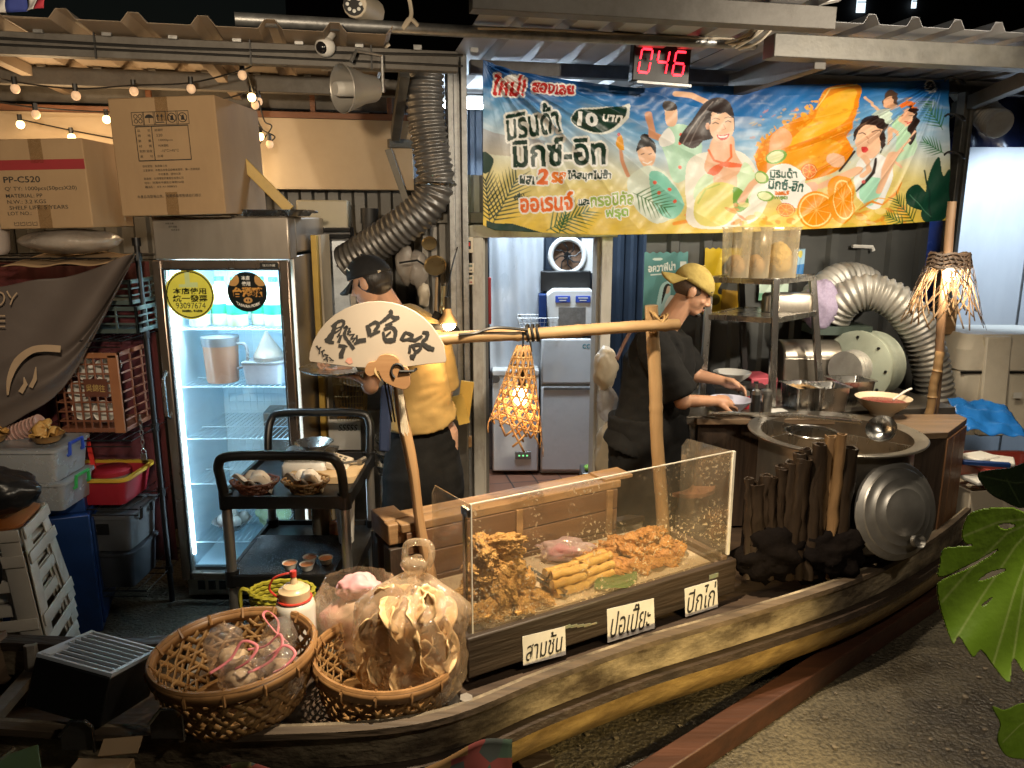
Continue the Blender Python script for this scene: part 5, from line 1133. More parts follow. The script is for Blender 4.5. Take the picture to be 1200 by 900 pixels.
basin('plastic_basin', 'red plastic basin with a yellow rim on the middle rack shelf', (-2.02, 3.62, .61), .36, .3, .13, M_RED, M_YEL)
t = thing('lidded_pot', 'small clear pot with a red lid inside the red basin', 'pot', (-1.98, 3.62, .63)); g = G(); g.lathe([(.07, 0), (.085, .08), (.085, .1)], 24); g.obj('pot', M_BAGW, t); g = G(); g.lathe([(.092, .1), (.092, .12), (.08, .128), (0, .13)], 24); g.obj('lid', M_RED, t)
o = tag(G().bar((-2.05, 3.6, .74), (-2.08, 3.62, .92), .02, .008).obj('red_spatula', mat('bright_red', (.6, .03, .02))), 'thin red handle standing up out of the red basin', 'spatula')
# grey storage boxes at the bottom
def tub(label, c, w, d, h, m, mlid, clip=None, rz=0, name='storage_box', grp=None):
    t = thing(name, label, 'storage box', c, rz); g = G()
    loops(g, [rbox_loop(w*.9, d*.9, .02, 0), rbox_loop(w, d, .025, h)], True, True); g.obj('body', m, t, smooth=40)
    g = G(); loops(g, [rbox_loop(w + .02, d + .02, .03, h), rbox_loop(w + .02, d + .02, .03, h + .014), rbox_loop(w - .03, d - .03, .02, h + .02), rbox_loop(w - .06, d - .06, .02, h + .012)], True, True); g.obj('lid', mlid, t, smooth=40)
    if clip:
        for s, mm in ((1, clip), (-1, clip)):
            g = G(); g.tube([(s*(w/2 + .004), -.06, h - .035), (s*(w/2 + .014), -.055, h - .03), (s*(w/2 + .016), -.05, h + .02), (s*(w/2 + .016), .05, h + .02), (s*(w/2 + .014), .055, h - .03), (s*(w/2 + .004), .06, h - .035)], .008, 8); g.obj('clip', mm, t)
    return t
M_GBOX = mat('grey_box', (.1, .105, .115), (.07, .074, .08), 6, .35); M_DBOX = mat('dark_grey_box', (.05, .055, .065), (.035, .038, .045), 6, .4)
tub('dark grey lidded box on the lowest rack shelf', (-1.98, 3.6, .19), .28, .28, .17, M_DBOX, M_DBOX)
t = tub('translucent grey box with a printed label on top of the dark one', (-1.99, 3.6, .385), .32, .3, .17, M_GBOX, M_GBOX, M_BLACK)
g = G(); g.box((0, -.148, .12), (.12, .002, .06), (-3, 0, 0)); g.obj('label_paper', M_BLACK, t); g = G(); text_into(g, 'BOX', (-.02, .135), .016, Matrix.Translation((0, -.152, 0)), .045); text_into(g, 'KEEPER', (-.02, .112), .014, Matrix.Translation((0, -.152, 0)), .05); g.obj('lettering', M_GALV, t, smooth=0)
# hanging padlock chain on the rack post
t = thing('padlock', 'small padlock hanging on a chain from the rack post', 'padlock', (-1.83, 3.66, .8)); g = G()
for k in range(7): g.tube([(.003*math.sin(k), 0, .2 - .025*k) + Vector((0, 0, 0)) if False else Vector((.008*math.cos(a)*(k % 2), .008*math.cos(a)*((k+1) % 2), .2 - .025*k + .015*math.sin(a))) for a in np.linspace(0, 6.28, 10)], .0025, 4, True)
g.obj('chain', M_STEELD, t); g = G(); g.box((.0, 0, -.0), (.03, .014, .035)); g.tube([(-.01, 0, .015), (-.01, 0, .035), (0, 0, .045), (.01, 0, .035), (.01, 0, .015)], .003, 6); g.obj('lock', M_STEEL, t, bev=.002)

# blue cabinet, clear tubs, chips baskets
M_BLUE = mat('blue_paint', (.012, .05, .2), (.008, .03, .12), 5, .4, .2, .04, dirt=.5, dirtcol=(.02, .02, .025))
t = thing('blue_cabinet', 'dented dark blue metal cabinet under the clear tubs', 'cabinet', (-2.21, 3.55, 0), 20); g = G(); g.box((-.06, 0, .3), (.44, .45, .6)); g.obj('cabinet', M_BLUE, t, bev=.006); g = G(); g.box((.165, 0, .3), (.012, .4, .54)); g.obj('door', M_BLUE, t, bev=.004); g = G(); g.tube([(.172, -.06, .34), (.2, -.06, .34), (.2, .04, .33), (.172, .04, .33)], .007, 8); g.box((.174, -.01, .33), (.006, .14, .06)); g.obj('handle', M_STEELD, t)
g = G(); g.box((-.04, .0, .635), (.36, .36, .07)); g.obj('tray', M_BLUE, t, bev=.005)
M_CLR = mat('frosted_clear', (.5, .52, .55), (.4, .42, .45), 6, .25, 0, .02, sss=.1, trans=.45)
M_PINKS = mat('pink_goods', (.5, .1, .16), (.5, .35, .35), 14, .6)
t = tub('frosted clear tub with green clips and pink goods inside', (-2.2, 3.38, .67), .40, .26, .12, M_CLR, M_CLR, mat('green_clip', (.03, .35, .08), None, 5, .35)); g = G(); g.blob((.08, -.02, .05), (.09, .09, .04), 3, .3, 4, 3); g.obj('goods', M_PINKS, t)
tub('frosted clear tub with blue clips carrying two baskets of crackers', (-2.24, 3.38, .806), .46, .28, .14, M_CLR, M_CLR, mat('blue_clip', (.02, .06, .4), None, 5, .35))
M_CRK = mat('cracker', (.55, .33, .1), (.36, .18, .04), 22, .6, 0, .2)
def crackerset(c, label, n, seed):
    t = thing('cracker_basket', label, 'basket', c); g = G(); r_ = random.Random(seed)
    g.lathe([(.05, 0), (.07, .03), (.074, .032), (.066, .03), (.048, .005), (0, .005)], 26); g.obj('basket', M_WICKER, t)
    for k in range(n):
        g = G(); a0 = r_.uniform(0, 6); g.grid(lambda a, b: Vector(((a-.5)*.085, (b-.5)*.06*(1 - .5*abs(a-.5)), .014*math.sin(a*6 + a0) + .012*math.sin(b*5))), 10, 6); g.xf(Matrix.Translation((r_.uniform(-.035, .035), r_.uniform(-.03, .03), .03 + .008*k)) @ Euler((r_.uniform(-.6, .6), r_.uniform(-.5, .5), r_.uniform(0, 6))).to_matrix().to_4x4()); g.obj('cracker', M_CRK, t, solid=.003)
crackerset((-2.11, 3.36, .97), 'small basket heaped with crackers on the front edge of the clear tub', 6, 4); crackerset((-2.36, 3.35, .97), 'small basket of crackers half cut off by the picture edge', 6, 9)
t = thing('paper_cup_stack', 'leaning sleeve of striped paper cups under the tarp', 'cups', at(25, 505, 3.45)); g = G()
for k in range(9): g.lathe([(.032, 0), (.042, .03), (.044, .032)], 20, Matrix.Rotation(R(68), 4, 'Y') @ Matrix.Translation((0, 0, -.09 + .02*k)))
g.obj('cup', mat('cup_paper', (.5, .4, .36), (.42, .2, .17), 60, .7), t, smooth=60)
# stools and bag
M_STOOL = mat('ivory_plastic', (.62, .57, .5), (.54, .49, .42), 5, .4, 0, .02, dirt=.3, dirtcol=(.25, .2, .15))
SP = at(26, 690, 2.78)
for k in range(4):
    lab = ['lowest white plastic stool of the stack beside the blue cabinet', 'second white plastic stool from the floor in the stack', 'third white plastic stool from the floor in the stack', 'orange topped plastic stool crowning the white stack'][k]
    t = thing('plastic_stool', lab, 'stool', (SP.x - .13, 2.86, .05 + .1*k), 14); H = .46
    g = G(); loops(g, [rbox_loop(.27, .27, .05, H - .02), rbox_loop(.28, .28, .05, H - .008), rbox_loop(.26, .26, .05, H), rbox_loop(.05, .05, .02, H - .004)], True, True); g.obj('seat', mat('orange_seat', (.42, .14, .035), (.3, .1, .03), 6, .4) if k == 3 else M_STOOL, t, smooth=40)
    for a in range(4):
        g = G(); m = rotz(90*a)
        for s in (-1, 1): g.add([m @ Vector(p) for p in ((s*.13, -.14, H - .02), (s*.06, -.142, H - .02), (s*.115, -.195, 0), (s*.19, -.195, 0))], [(0, 1, 2, 3) if s > 0 else (3, 2, 1, 0)])
        for zz in (.40, .30, .05): w = .13 + .05*(1 - zz/H); y = -.141 - .054*(1 - zz/H); g.add([m @ Vector(p) for p in ((-w, y - .002, zz + .045), (w, y - .002, zz + .045), (w + .005, y - .008, zz), (-w - .005, y - .008, zz))], [(0, 3, 2, 1)])
        g.obj('leg', M_STOOL, t, solid=.006, bev=.002)
t = thing('black_bag', 'slouched black shopping bag lying on the stool stack', 'bag', (SP.x - .1, 2.78, .83)); g = G(); g.blob((0, .03, .09), (.16, .12, .1), 8, .3, 2.4, 4, .05); g.obj('bag', mat('black_vinyl', (.012, .013, .016), (.02, .02, .022), 6, .3, 0, .3, bscale=18), t, smooth=180)
g = G(); g.ribbon(spl([(.02, -.1, .16), (.08, -.14, .12), (.1, -.15, .0), (.13, -.15, -.13), (.11, -.14, -.2)], 5), [Vector((0, -1, .2))]*21, .022); g.ribbon(spl([(-.12, -.08, .16), (-.04, -.1, .22), (.05, -.08, .18), (.1, -.05, .12)], 5), [Vector((0, -.6, 1))]*16, .022); g.obj('strap', M_RUBBER, t, solid=.003)

# ================================================================ glass fridge
FX0, FX1, FY = -1.70, -1.055, 3.7; FXc = (FX0+FX1)/2; FW = FX1-FX0
fg = thing('display_fridge', 'tall lit glass door fridge with round stickers and milk inside', 'fridge', (FXc, FY, 0))
M_FRS = mat('fridge_steel', (.52, .47, .41), (.42, .37, .32), 5, .35, .75, .04, stretch=(1, 1, .25), dirt=.35, dirtcol=(.28, .2, .13)); M_FRIN = mat('fridge_white', (.55, .76, .86), (.5, .7, .82), 4, .4, rvar=0)
FD = .6
g = G(); g.box((0, .06, 1.865), (FW, .12, .2)); g.box((0, .4, 1.88), (FW, .56, .17)); g.obj('header', M_FRS, fg, bev=.008)
g = G(); text_into(g, '本機冷藏', (-FW/2 + .085, 1.935), .009, Matrix.Translation((0, -.002, 0)), .04); text_into(g, '請勿重壓', (-FW/2 + .1, 1.92), .009, Matrix.Translation((0, -.002, 0)), .04); text_into(g, '保持清潔', (-FW/2 + .11, 1.905), .009, Matrix.Translation((0, -.002, 0)), .04); g.obj('printing', M_INK, fg, smooth=0)
g = G(); g.box((-FW/2 + .012, .36, .95), (.024, .6, 1.66)); g.box((FW/2 - .012, .36, .95), (.024, .6, 1.66)); g.box((0, .65, .95), (FW - .05, .02, 1.66)); g.obj('cabinet', M_FRS, fg, bev=.004)
g = G(); g.box((-FW/2 + .028, .35, .96), (.006, .56, 1.6)); g.box((FW/2 - .028, .35, .96), (.006, .56, 1.6)); g.box((0, .637, .96), (FW - .06, .006, 1.6)); g.box((0, .35, .165), (FW - .06, .56, .012)); g.box((0, .35, 1.755), (FW - .06, .56, .012)); g.obj('liner', M_FRIN, fg)
g = G()
for k in range(14): x = -FW/2 + .06 + (FW-.12)*k/13; g.box((x, .632, .96), (.006, .004, 1.55))
for k in range(30): g.box((0, .630, .22 + .05*k), (FW - .1, .004, .003))
g.obj('back_grille', M_FRIN, fg)
g = G(); g.box((0, .1, .08), (FW, .16, .12)); g.obj('base', M_FRS, fg, bev=.006); g = G()
for k in range(10): g.box((-.25 + .055*k, .018, .08), (.035, .006, .05))
g.obj('base_vent', M_BLACK, fg)
dr = G(); 
for x in (-FW/2 + .022, FW/2 - .022): dr.box((x, -.02, .95), (.044, .04, 1.63))
for z in (.155, 1.745): dr.box((0, -.02, z), (FW - .088, .04, .04))
door = dr.obj('door', mat('door_alu', (.42, .34, .28), (.33, .26, .21), 5, .28, .9, .03, stretch=(1, 1, .2)), fg, bev=.006)
g = G(); g.box((0, -.012, .95), (FW - .088, .006, 1.56)); g.obj('glass', film('fridge_glass', (.96, .985, 1), .07, .02, (.8, .85, .9), .05), door, smooth=0)
g = G()
for s in (-1, 1): g.box((s*(FW/2 - .047), -.03, .95), (.008, .012, 1.55))
g.box((0, -.03, 1.722), (FW - .1, .012, .008)); g.obj('gasket', M_RUBBER, door)
g = G(); g.tube([(-FW/2 + .02, -.04, 1.0), (-FW/2 + .02, -.075, 1.02), (-FW/2 + .02, -.08, 1.2), (-FW/2 + .02, -.04, 1.23)], .011, 8); g.obj('handle', M_STEEL, door)
g = G(); g.box((FW/2 - .09, -.043, 1.742), (.085, .004, .024)); g.obj('badge', M_BLACK, door); g = G(); text_into(g, '強力冷藏', (FW/2 - .09, 1.742), .012, Matrix.Translation((0, -.0475, 0)), .06); g.obj('badge_lettering', M_WHITE, door, smooth=0)
for s in (-1, 1):
    g = G(); g.cyl((s*(FW/2 - .045), .035, .25), (s*(FW/2 - .045), .035, 1.68), .009, n=8); g.obj('light_strip', glow('fridge_light', (.62, .86, 1), 13), fg)
g = G(); g.cyl((-.25, .04, 1.735), (.25, .04, 1.735), .009, n=8); g.obj('light_strip', glow('fridge_light', (.62, .86, 1), 13), fg)
fl = bpy.data.lights.new('fridge_lamp', 'AREA'); fl.shape = 'RECTANGLE'; fl.size = .5; fl.size_y = .05; fl.energy = 11; fl.color = (.62, .85, 1)
fo = bpy.data.objects.new('fridge_lamp', fl); COL.objects.link(fo); fo.location = (FXc, FY + .1, 1.735); fo.rotation_euler = (R(25), 0, 0)
SH = [.36, .62, .86, 1.13, 1.42]
for z in SH[1:] + [.3]:
    g = G()
    for k in range(22): x = -FW/2 + .04 + (FW - .08)*k/21; g.tube([(x, .07, z), (x, .6, z)], .0022, 4)
    for y in (.06, .3, .6): g.tube([(-FW/2 + .03, y, z + .002), (FW/2 - .03, y, z + .002)], .0035, 5)
    g.obj('wire_shelf', M_FRIN, fg)
# stickers on the glass
def sticker(name, label, c, r, draw, bgc):
    n = 150; cv_ = Canvas(n, n, bgc, lambda x, y: (n/2 + x*n/2, n/2 - y*n/2)); draw(cv_)
    t = thing(name, label, 'sticker', c); 
    def f(u, v):
        a = u*2*math.pi; x, y = (u-.5)*2, (.5-v)*2; 
        k = np.maximum(np.abs(x), np.abs(y)); L_ = np.hypot(x, y); q = np.where(L_ > 0, k/np.maximum(L_, 1e-6), 0); return np.stack([x*q*r, 0*x, y*q*r], 1)
    # square grid squeezed onto a disc: sample the drawing at the disc position
    X = (np.arange(n)/(n-1)-.5)*2; xx, yy = np.meshgrid(X, -X); k = np.maximum(abs(xx), abs(yy)); L_ = np.hypot(xx, yy); q = np.where(L_ > 0, k/np.maximum(L_, 1e-6), 0)
    A0 = cv_.A.copy(); ix = np.clip((n/2 + xx*q*n/2).astype(int), 0, n-1); iy = np.clip((n/2 - yy*q*n/2).astype(int), 0, n-1); cv_.A = A0[iy, ix]
    cv_.obj('disc', f, printed('sticker_print', .45), t); return t
def d1(c):
    c.ell((0, 0), .95, .95, (.1, .12, .05)); c.ell((0, 0), .9, .9, (.93, .92, .38)); c.hard([(-.15, .9), (.05, .9), (.05, .5), (.35, .5), (.35, .3), (-.4, .3), (-.4, .42), (-.15, .42)], (.8, .9, .7), .8)
    c.text('本店使用', (0, .15), -.26 if False else .26, (.1, .13, .06), 1.35, 0, .02); c.text('統一發票', (0, -.15), .28, (.1, .13, .06), 1.4, 0, .02); c.text('93097674', (0, -.44), .24, (.25, .3, .2), 1.2); c.text('一起用發票，安心好運', (0, -.66), .08, (.25, .28, .15), .9)
def d2(c):
    c.ell((0, 0), .95, .95, (.05, .09, .09)); c.poly([(-.95, .5), (-.75, .75), (-.45, .82), (-.4, .5), (-.6, .3), (-.9, .35)], (.8, .62, .38)); c.poly([(.95, .5), (.75, .75), (.45, .82), (.4, .5), (.6, .3), (.9, .35)], (.8, .62, .38))
    c.text('本店', (-.05, .7), .22, (.95, .95, .93), .42, 0, .02); c.text('使用', (-.05, .42), .22, (.95, .95, .93), .42, 0, .02); c.text('台灣豬', (0, 0), .5, (.86, .64, .33), 1.5, 0, .05, 0, (.4, .25, .1), 1); c.ell((0, -.42), .22, .15, (.8, .62, .38)); c.ell((-.07, -.42), .04, .06, (.2, .13, .08)); c.ell((.07, -.42), .04, .06, (.2, .13, .08)); c.text('TAIWAN PORK', (0, -.72), .15, (.95, .95, .93), 1.2, 0, .02, 0, None, 2, -.18)
def ctf(f):  # canvas y is up here
    def g_(c):
        tm = c.textmask
        def t2(txt, cc, height, width=None, rot=0, offset=0, shear=0, arc=0):
            v, t = text_tris(txt, offset); old = c.T
            c.T = lambda x, y: (c.w/2 + (x)*c.w/2, c.h/2 - (2*cc[1] - y)*c.h/2); M = tm(txt, cc, height, width, rot, offset, shear, arc); c.T = old; return M
        c.textmask = t2; f(c)
    return g_
sticker('invoice_sticker', 'round yellow sticker on the fridge door glass', (FX0 + .158, FY - .018, 1.602), .118, ctf(d1), (.92, .9, .36)); sticker('pork_sticker', 'round black sticker about pork on the fridge door glass', (FX0 + .435, FY - .018, 1.615), .095, ctf(d2), (.06, .1, .1))
# fridge contents
M_MILK = mat('milk_white', (.72, .78, .62), (.66, .74, .56), 6, .3, sss=.1); M_GRN = mat('milk_green', (.01, .3, .17), (.01, .24, .14), 9, .4)
mk = None
for i, x in enumerate((-.215, -.12, -.02, .085, .17)):
    if mk is None:
        mk = thing('milk_jug', '', 'bottle'); g = G(); g.lathe([(.048, 0), (.052, .01), (.052, .14), (.045, .18), (.022, .21), (.02, .225)], 24); g.obj('jug', M_MILK, mk); g = G(); g.lathe([(.023, .222), (.023, .245), (0, .246)], 18); g.obj('cap', M_GRN, mk); g = G(); g.lathe([(.0528, .06), (.0528, .11)], 24); g.obj('milk_label', M_GRN, mk); o = mk
    else: o = dup(mk)
    o.location = (FXc + x, FY + .2 + .05*(i % 2), SH[4] + .004); tag(o, 'white milk jug with a green label on the top fridge shelf', group='milk jugs in the fridge')
g = G()
t = thing('measuring_pitcher', 'clear pitcher of brown milk tea on the second fridge shelf', 'pitcher', (FXc - .12, FY + .2, SH[3] + .004)); g = G(); g.lathe([(.075, 0), (.08, .01), (.088, .2), (.09, .215)], 30); g.obj('jug', mat('milk_tea', (.5, .27, .17), (.45, .24, .15), 5, .25), t); g = G(); g.lathe([(.0915, .19), (.094, .235), (.0, .24)], 30); g.obj('lid', M_CLR, t); g = G(); g.tube(spl([(.09, -.02, .2), (.14, -.03, .19), (.14, -.03, .1), (.088, -.02, .07)]), .008, 8); g.obj('handle', M_CLR, t)
t = thing('clear_box', 'clear food box on the second fridge shelf under a pointed bag', 'box', (FXc + .11, FY + .2, SH[3] + .004)); g = G(); loops(g, [rbox_loop(.18, .16, .02, 0), rbox_loop(.2, .18, .02, .1)], True, True); g.obj('box', mat('box_ice', (.55, .6, .68), (.4, .44, .55), 14, .3), t); g = G(); loops(g, [rbox_loop(.21, .19, .02, .1), rbox_loop(.21, .19, .02, .112)], True, True); g.obj('lid', M_CLR, t)
t = thing('pointed_bag', 'pointed clear bag of food on the clear box in the fridge', 'bag', (FXc + .12, FY + .2, SH[3] + .118)); g = G(); g.lathe([(.075, 0), (.08, .02), (.05, .07), (.015, .13), (.004, .15)], 16, None, .12); g.obj('bag', M_BAGW, t); g = G(); g.blob((0, 0, .025), (.06, .06, .025), 2, .3, 5, 3); g.obj('filling', mat('noodle', (.55, .4, .2)), t)
t = thing('egg_bowl', 'shallow bowl of white eggs on the bottom of the fridge', 'bowl', (FXc - .14, FY + .22, .31)); g = G(); g.lathe([(.05, 0), (.1, .05), (.105, .052), (.096, .05), (.048, .006), (0, .006)], 28); g.obj('bowl', M_CLR, t)
for i, (x, y, z) in enumerate(((-.05, 0, .05), (.03, -.03, .05), (.05, .04, .05), (-.01, .05, .055), (0, 0, .095))):
    g = G(); g.ell((0, 0, 0), (.03, .03, .036), 16); o = g.obj('egg', M_WHITE, smooth=180); o.location = (FXc - .14 + x, FY + .22 + y, .31 + z); tag(o, 'white egg piled in the bowl at the bottom of the fridge', 'egg', 'eggs in the fridge bowl')
g = G(); g.blob((0, 0, 0), (.09, .09, .085), 6, .16, 5, 4, .05); o = g.obj('cabbage', mat('cabbage', (.3, .45, .2), (.5, .6, .4), 9, .5, 0, .4), smooth=180); o.location = (FXc + .08, FY + .25, .395); tag(o, 'pale green cabbage beside the egg bowl in the fridge', 'cabbage')
for i, (x, z, cc) in enumerate(((.2, SH[1], (.05, .4, .25)), (.24, SH[1], (.6, .5, .1)), (.27, SH[1], (.1, .2, .5)))):
    g = G(); g.lathe([(.022, 0), (.024, .05), (.02, .07), (.016, .075)], 16); g.lathe([(.018, .075), (.018, .09), (0, .09)], 16); o = g.obj('drink_bottle', mat('drink%d' % i if False else ['drink_green', 'drink_amber', 'drink_blue'][i], cc, None, 6, .3)); o.location = (FXc + x, FY + .14, z + .004); tag(o, ['tiny green bottle', 'tiny amber bottle', 'tiny blue bottle'][i] + ' on the fourth fridge shelf', 'bottle')
for i, (x, y, z) in enumerate(((.26, .3, SH[4]), (.24, .25, SH[4]))):
    g = G(); g.blob((0, 0, .06), (.035, .04, .075), 3 + i, .3, 4, 3); o = g.obj('frozen_pack', M_WHITE, smooth=180); o.location = (FXc + x, FY + y, z); tag(o, ['crumpled white pack at the edge of the top fridge shelf', 'second white pack tucked behind the milk jugs'][i], 'pack')
# on the fridge
t = thing('metal_tray', 'shallow steel tray on the fridge beside the large carton', 'tray', (FX1 - .1, FY + .12, 1.969)); g = G(); loops(g, [rbox_loop(.3, .28, .06, 0), rbox_loop(.34, .32, .07, .028), rbox_loop(.345, .325, .07, .03), rbox_loop(.33, .31, .066, .026), rbox_loop(.29, .27, .06, .004)], True, True); g.obj('tray', M_STEEL, t, smooth=50); g = G(); g.tube([(.17, -.03, .024), (.2, -.04, .02), (.2, .04, .02), (.17, .05, .024)], .006, 6); g.obj('handle', M_STEELD, t)
t = thing('yellow_plank', 'yellow painted plank sloping down from the large carton to the tray', 'plank', at(280, 180, 3.75)); g = G(); g.bar(at(272, 178, 3.78), at(340, 246, 3.83), .035, .05); g.obj('plank', mat('yellow_paint', (.5, .33, .06), (.4, .25, .05), 6, .5, dirt=.3), t, world=True, bev=.003)
t = thing('yellow_plank', 'yellow edged board standing along the side of the fridge', 'plank', (FX1 + .03, FY + .1, 0)); g = G(); g.box((.0, .25, .95), (.03, .04, 1.85)); g.obj('board', mat('yellow_paint', (.5, .33, .06)), t, bev=.003); g = G(); g.box((.01, .4, .95), (.02, .2, 1.85)); g.obj('side_sheet', mat('beige_sheet', (.45, .38, .28), (.36, .3, .22), 5, .5, dirt=.4), t)

# ================================================================ utility cart
ca = thing('utility_cart', 'black two shelf utility cart with silver posts and moulded handles', 'cart', (-.92, 3.2, 0))
CX0, CX1, CY0, CY1 = -.265, .265, -.28, .33
M_CART = mat('cart_plastic', (.005, .005, .0055), (.009, .009, .009), 18, .38, 0, .04); M_POST = mat('cart_post', (.46, .44, .41), (.36, .34, .32), 8, .32, .85, .02, stretch=(1, 1, .2))
for x in (CX0 + .025, CX1 - .025):
    for y in (CY0 + .03, CY1 - .03):
        g = G(); g.cyl((x, y, .1), (x, y, .86), .021, n=16); po = g.obj('post', M_POST, ca)
        for z in (.12, .5, .84): g = G(); g.cyl((x, y, z - .035), (x, y, z + .035), .028, n=16); g.obj('collar', M_CART, ca)
        t0 = G(); t0.tube([(x, y - .02, .045), (x, y + .02, .045)] if False else [(x - .014, y, .045), (x + .014, y, .045)], .045, 18); cw_ = t0.obj('wheel', M_RUBBER, ca, bev=.004); g = G(); g.bar((x, y, .05), (x, y, .11), .05, .03); g.obj('fork', M_STEELD, cw_)
for z, hh in ((.84, .055), (.5, .05), (.14, .05)):
    g = G(); w, d = CX1-CX0, CY1-CY0; cy0 = (CY0+CY1)/2
    mm = Matrix.Translation((0, cy0, z))
    ls = [rbox_loop(w - .04, d - .04, .03, -.03), rbox_loop(w, d, .04, -.028), rbox_loop(w, d, .04, hh - .03), rbox_loop(w - .03, d - .03, .03, hh - .03), rbox_loop(w - .04, d - .04, .03, .0)]
    loops(g, ls, True, True); g.xf(mm); g.obj('shelf', M_CART, ca, smooth=40)
for s, y in ((-1, CY0 + .0), (1, CY1 - .0)):
    g = G(); yy = y; g.tube(spl([(CX0 + .025, y + (-s)*.03, .82), (CX0 + .022, yy, .94), (CX0 + .03, yy + s*.03, 1.01), (CX0 + .075, yy + s*.04, 1.045), (0, yy + s*.04, 1.05), (CX1 - .075, yy + s*.04, 1.045), (CX1 - .03, yy + s*.03, 1.01), (CX1 - .022, yy, .94), (CX1 - .025, y + (-s)*.03, .82)], 6), .0195, 12); g.obj('handle', M_CART, ca)
def on_cart(x, y, z): return Vector((-.92 + x, 3.2 + y, z))
# on the top shelf
ZT = .842
t = thing('kitchen_scale', 'flat steel kitchen scale on the far half of the cart top', 'scale', on_cart(.0, .15, ZT)); g = G(); loops(g, [rbox_loop(.2, .24, .02, 0), rbox_loop(.2, .24, .02, .045), rbox_loop(.18, .22, .02, .06)], True, True); g.obj('body', M_WHITE, t, smooth=40); g = G(); loops(g, [rbox_loop(.22, .2, .02, .062), rbox_loop(.23, .21, .02, .078)], True, True); g.obj('plate', M_STEEL, t, smooth=40)
g = G(); g.box((.14, -.03, .035), (.1, .16, .03), (0, 18, 0)); g.obj('keypad', M_CREAM, t, bev=.006); g = G(); [g.box((.115 + .022*i, -.075 + .03*j, .058 - .007*i), (.014, .018, .004), (0, 18, 0)) for i in range(3) for j in range(4)]; g.obj('key', M_BLACK, t)
t = thing('steel_bowl', 'small steel bowl standing on the kitchen scale', 'bowl', on_cart(.02, .16, ZT + .079)); g = G(); g.lathe([(.045, 0), (.05, .004), (.082, .042), (.088, .044), (.08, .042), (.045, .006), (0, .006)], 36); g.obj('bowl', M_STEEL, t, smooth=60)
t = thing('cutting_board', 'worn wooden cutting board across the cart top behind the baskets', 'cutting board', on_cart(.1, .06, ZT)); g = G(); loops(g, [rbox_loop(.3, .24, .04, .0), rbox_loop(.3, .24, .04, .028)], True, True); g.obj('board', wood('board_pale', (.5, .36, .2), (.4, .27, .14), 'X', 3, .6, .15, .2), t, smooth=40)
t = thing('steel_tongs', 'long steel tongs lying on the cutting board', 'tongs', on_cart(.12, .07, ZT + .032)); g = G(); g.bar((-.1, -.04, .006), (.12, .05, .012), .016, .002); g.obj('arm', M_STEEL, t); g = G(); g.bar((-.1, -.015, .008), (.12, .055, .014), .016, .002); g.obj('arm', M_STEEL, t); g = G(); g.cyl((.115, .03, .015), (.13, .075, .015), .013, n=10); g.obj('pivot', M_STEELD, t)
for i, (x, y, lab) in enumerate(((-.15, -.16, 'small red brown wicker basket with napkin on the cart top'), (.06, -.15, 'small pale wicker basket with napkin beside the red brown one'))):
    t = thing('wicker_basket', lab, 'basket', on_cart(x, y, ZT)); g = G()
    mm = mat('red_wicker', (.2, .07, .035), (.12, .04, .02), 40, .5) if i == 0 else M_WICKER
    for k in range(4): g.tube([Vector(((.06 + .012*k + .004*math.sin(9*a + k*math.pi))*math.cos(a), (.05 + .01*k + .004*math.sin(9*a + k*math.pi))*math.sin(a), .008 + .014*k)) for a in np.linspace(0, 6.2832, 60)], .005, 6)
    for k in range(26): a = 6.283*k/26; g.tube([(.058*math.cos(a), .048*math.sin(a), .0), (.1*math.cos(a), .084*math.sin(a), .052)], .003, 5)
    g.lathe([(.062, .003), (0, .004)], 20); g.obj('weave', mm, t)
    for j, (a, b) in enumerate(((.2, .5), (2.2, -.4), (4.2, .3))):
        g = G(); g.grid(lambda p, q: Vector(((p-.5)*.1, (q-.5)*.09, .03*math.sin(p*4 + a) + .02*math.sin(q*5 + b))), 10, 10); g.xf(Matrix.Translation((.03*math.cos(a), .025*math.sin(a), .045)) @ Euler((b, .3*math.cos(a), a)).to_matrix().to_4x4()); g.obj('napkin', mat('napkin', (.72, .66, .58), (.62, .55, .47), 20, .8), t, solid=.001)
    g = G(); [g.blob((rnd.uniform(-.03, .03), rnd.uniform(-.03, .03), .05), (.018, .015, .01), j, .3, 4, 2) for j in range(6)]; g.obj('snack', M_FRY2, t)
# lower shelf
ZL = .502
t = thing('serving_tray', 'black textured serving tray on the lower cart shelf', 'tray', on_cart(-.04, -.07, ZL)); g = G(); loops(g, [rbox_loop(.4, .36, .03, 0), rbox_loop(.44, .4, .04, .02), rbox_loop(.445, .405, .04, .022), rbox_loop(.43, .39, .036, .02), rbox_loop(.39, .35, .03, .004)], True, True); g.obj('tray', mat('tray_black', (.014, .014, .016), (.03, .03, .032), 160, .25, 0, .25, bscale=170), t, smooth=40)
for i, (x, y) in enumerate(((.07, -.06), (.0, -.12), (.14, -.07), (.075, -.13))):
    t = thing('sauce_cup', 'small round cup of orange brown sauce on the black tray', 'cup', on_cart(-.02 + x, -.06 + y, ZL + .006), group='sauce cups on the serving tray'); g = G(); g.lathe([(.022, 0), (.03, .025), (.032, .026), (.029, .025), (.027, .02)], 24); g.obj('cup', M_WHITE, t); g = G(); g.lathe([(.028, .021), (0, .0225)], 24); g.obj('sauce', mat('sauce', (.55, .24, .1), (.5, .2, .08), 9, .3), t)
